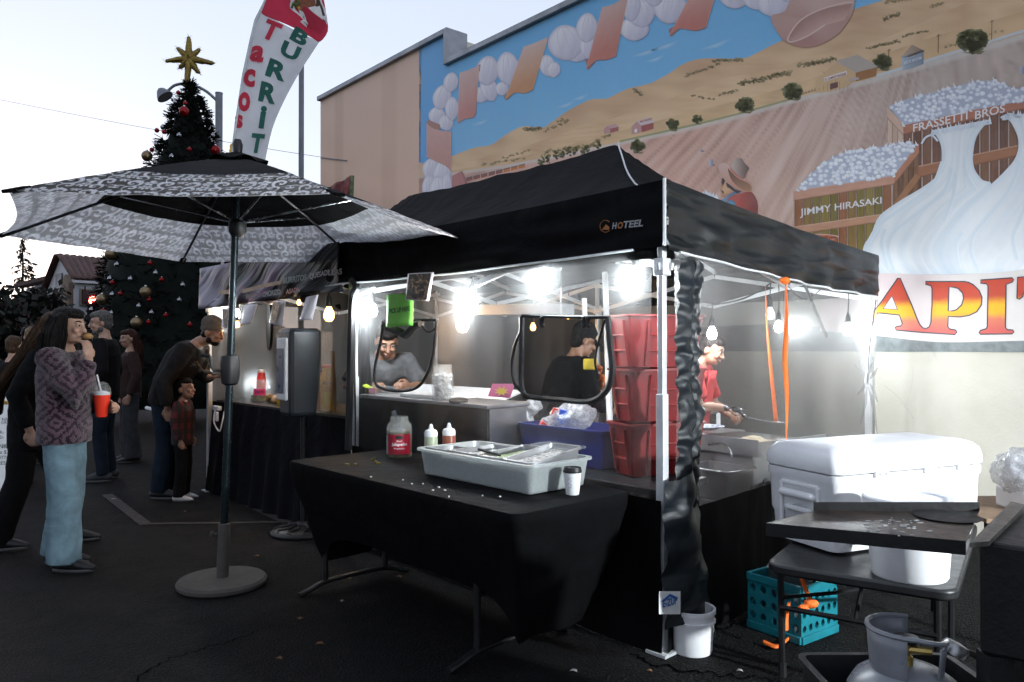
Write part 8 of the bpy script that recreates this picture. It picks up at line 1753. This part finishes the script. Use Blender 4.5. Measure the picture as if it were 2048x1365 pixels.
# man in the knit cap, bending to the counter
swt = cloth_mat('charcoal_sweatshirt', (.012, .011, .0115))
o, WB, hb = person('man in knit cap and charcoal sweatshirt bending over the order counter with a phone', (-3.20, 7.12, 0), 0, 1.78, dict(pelvis=(0, 0, .90), waist=(.04, 0, 1.04), chest=(.15, 0, 1.24), neck=(.29, 0, 1.405), head=(.415, 0, 1.50), elbowR=(.10, -.27, 1.06), wristR=(.12, -.25, .83), elbowL=(.26, .16, 1.10), wristL=(.40, -.02, 1.09), kneeL=(.02, .1, .49), ankleL=(-.04, .1, .09), kneeR=(.03, -.1, .49), ankleR=(-.02, -.1, .09)), (1, -.1, -.25), 'tan', 'beanie', 'black', swt, 'long', .84, 1.2, JD, .02, beard='black', fine=True, handL=((1, -.1, .05), (0, 0, 1)), curlL=.7)
hp0, d_, n__, a__ = hb[1]; ph = thing('phone', 'phone held out by the man in the knit cap', 'phone', tuple(WB @ V(.49, -.03, 1.13))); m = MB(); m.box((-.07, -.036, -.005), (.07, .036, .005), Matrix.Translation(WB @ V(.50, -.03, 1.128)) @ Matrix.Rotation(-.12, 4, 'Y')); m.build('case', M('grey_phone_case', (.10, .10, .10), .4), ph, smooth=False, bevel=.004)
m = MB(); m.tube([WB @ V(.25, -.10, 1.36), WB @ V(.33, -.09, 1.20), WB @ V(.35, 0, 1.14), WB @ V(.36, .05, 1.22)], .0025, 5); m.build('necklace', M('gold_chain', (.4, .3, .12), .3, .9), o)
text_on('STEELERS', quad_fn(WB @ V(.145, -.155, 1.155), WB @ V(.315, -.105, 1.20), WB @ V(.11, -.16, 1.24), WB @ V(.285, -.11, 1.285)), .02).build('shirt_lettering', M('faded_print', (.09, .085, .085), .7), o, smooth=False)
m = MB(); m.tube([WB @ V(-.16, -.05, .815), WB @ V(-.05, -.145, .81), WB @ V(.08, -.14, .81)], .016, 6); m.build('shirt_hem', MA['foam'], o)
person('boy in red and black plaid jacket looking up beside the man in knit cap', (-2.99, 6.98, 0), 5, 1.10, dict(head=(.03, 0, 1.60), neck=(0, 0, 1.44)), (1, -.25, .15), 'tan', 'short', 'black', plaid(), 'long', .80, 1.2, BK2, .02, head_s=1.32, fine=True, shoes=M('white_sneaker', (.45, .43, .42), .6))
# workers in the tent
person('man in grey T-shirt leaning over the counter and looking down', (-1.03, 6.06, 0), -72, 1.70, dict(pelvis=(-.04, 0, .95), waist=(.02, 0, 1.08), chest=(.12, 0, 1.245), neck=(.185, 0, 1.375), head=(.275, 0, 1.475), elbowL=(.20, .29, 1.12), wristL=(.36, .16, 1.125), elbowR=(.20, -.29, 1.12), wristR=(.36, -.16, 1.125)), (.9, .0, -.55), 'tan', 'short', 'black', cloth_mat('grey_t_shirt', (.105, .105, .11)), 'short', .92, 1.16, BK2, fine=True, head_s=1.05)
person('man in black jacket and cap with his back to the front wall', (.34, 5.42, 0), 22, 1.60, dict(chest=(.06, 0, 1.28), neck=(.13, 0, 1.45), head=(.20, 0, 1.57), elbowR=(.14, -.27, 1.12), wristR=(.34, -.18, 1.06), elbowL=(.16, .26, 1.12), wristL=(.36, .16, 1.06)), (1, -.1, -.35), 'tan', 'cap_short', 'black', BK, 'long', .82, 1.28, BK2, fine=True)
o, WR, hr = person('cook in a red apron with a black glove working at the griddle', (1.25, 5.66, 0), -28, 1.60, dict(chest=(.08, 0, 1.26), neck=(.15, 0, 1.41), head=(.24, 0, 1.50), elbowR=(.20, -.23, 1.07), wristR=(.40, -.20, 1.06), elbowL=(.2, .24, 1.06), wristL=(.36, .12, .98)), (1, -.1, -.4), 'tan', 'short', 'black', cloth_mat('red_t_shirt', (.38, .03, .03)), 'short', .86, 1.12, BK2, apron=cloth_mat('red_apron', (.42, .035, .035)), glove=M('black_nitrile_glove', (.012, .012, .014), .3), fine=True, handR=((1, -.05, -.15), (0, 0, -1)))
spt = thing('spatula', 'thin metal spatula held over the griddle by the cook', 'spatula', tuple(WR @ V(.50, -.2, 1.0))); m = MB(); m.tube([WR @ V(.47, -.2, 1.03), WR @ V(.60, -.22, .985), WR @ V(.74, -.24, .975)], .007, 6); m.build('handle', MA['chrome'], spt); m = MB(); m.box((0, -.035, -.002), (.11, .035, .002), Matrix.Translation(WR @ V(.74, -.24, .975)) @ rot(R(-28))); m.build('blade', MA['chrome'], spt, smooth=False)
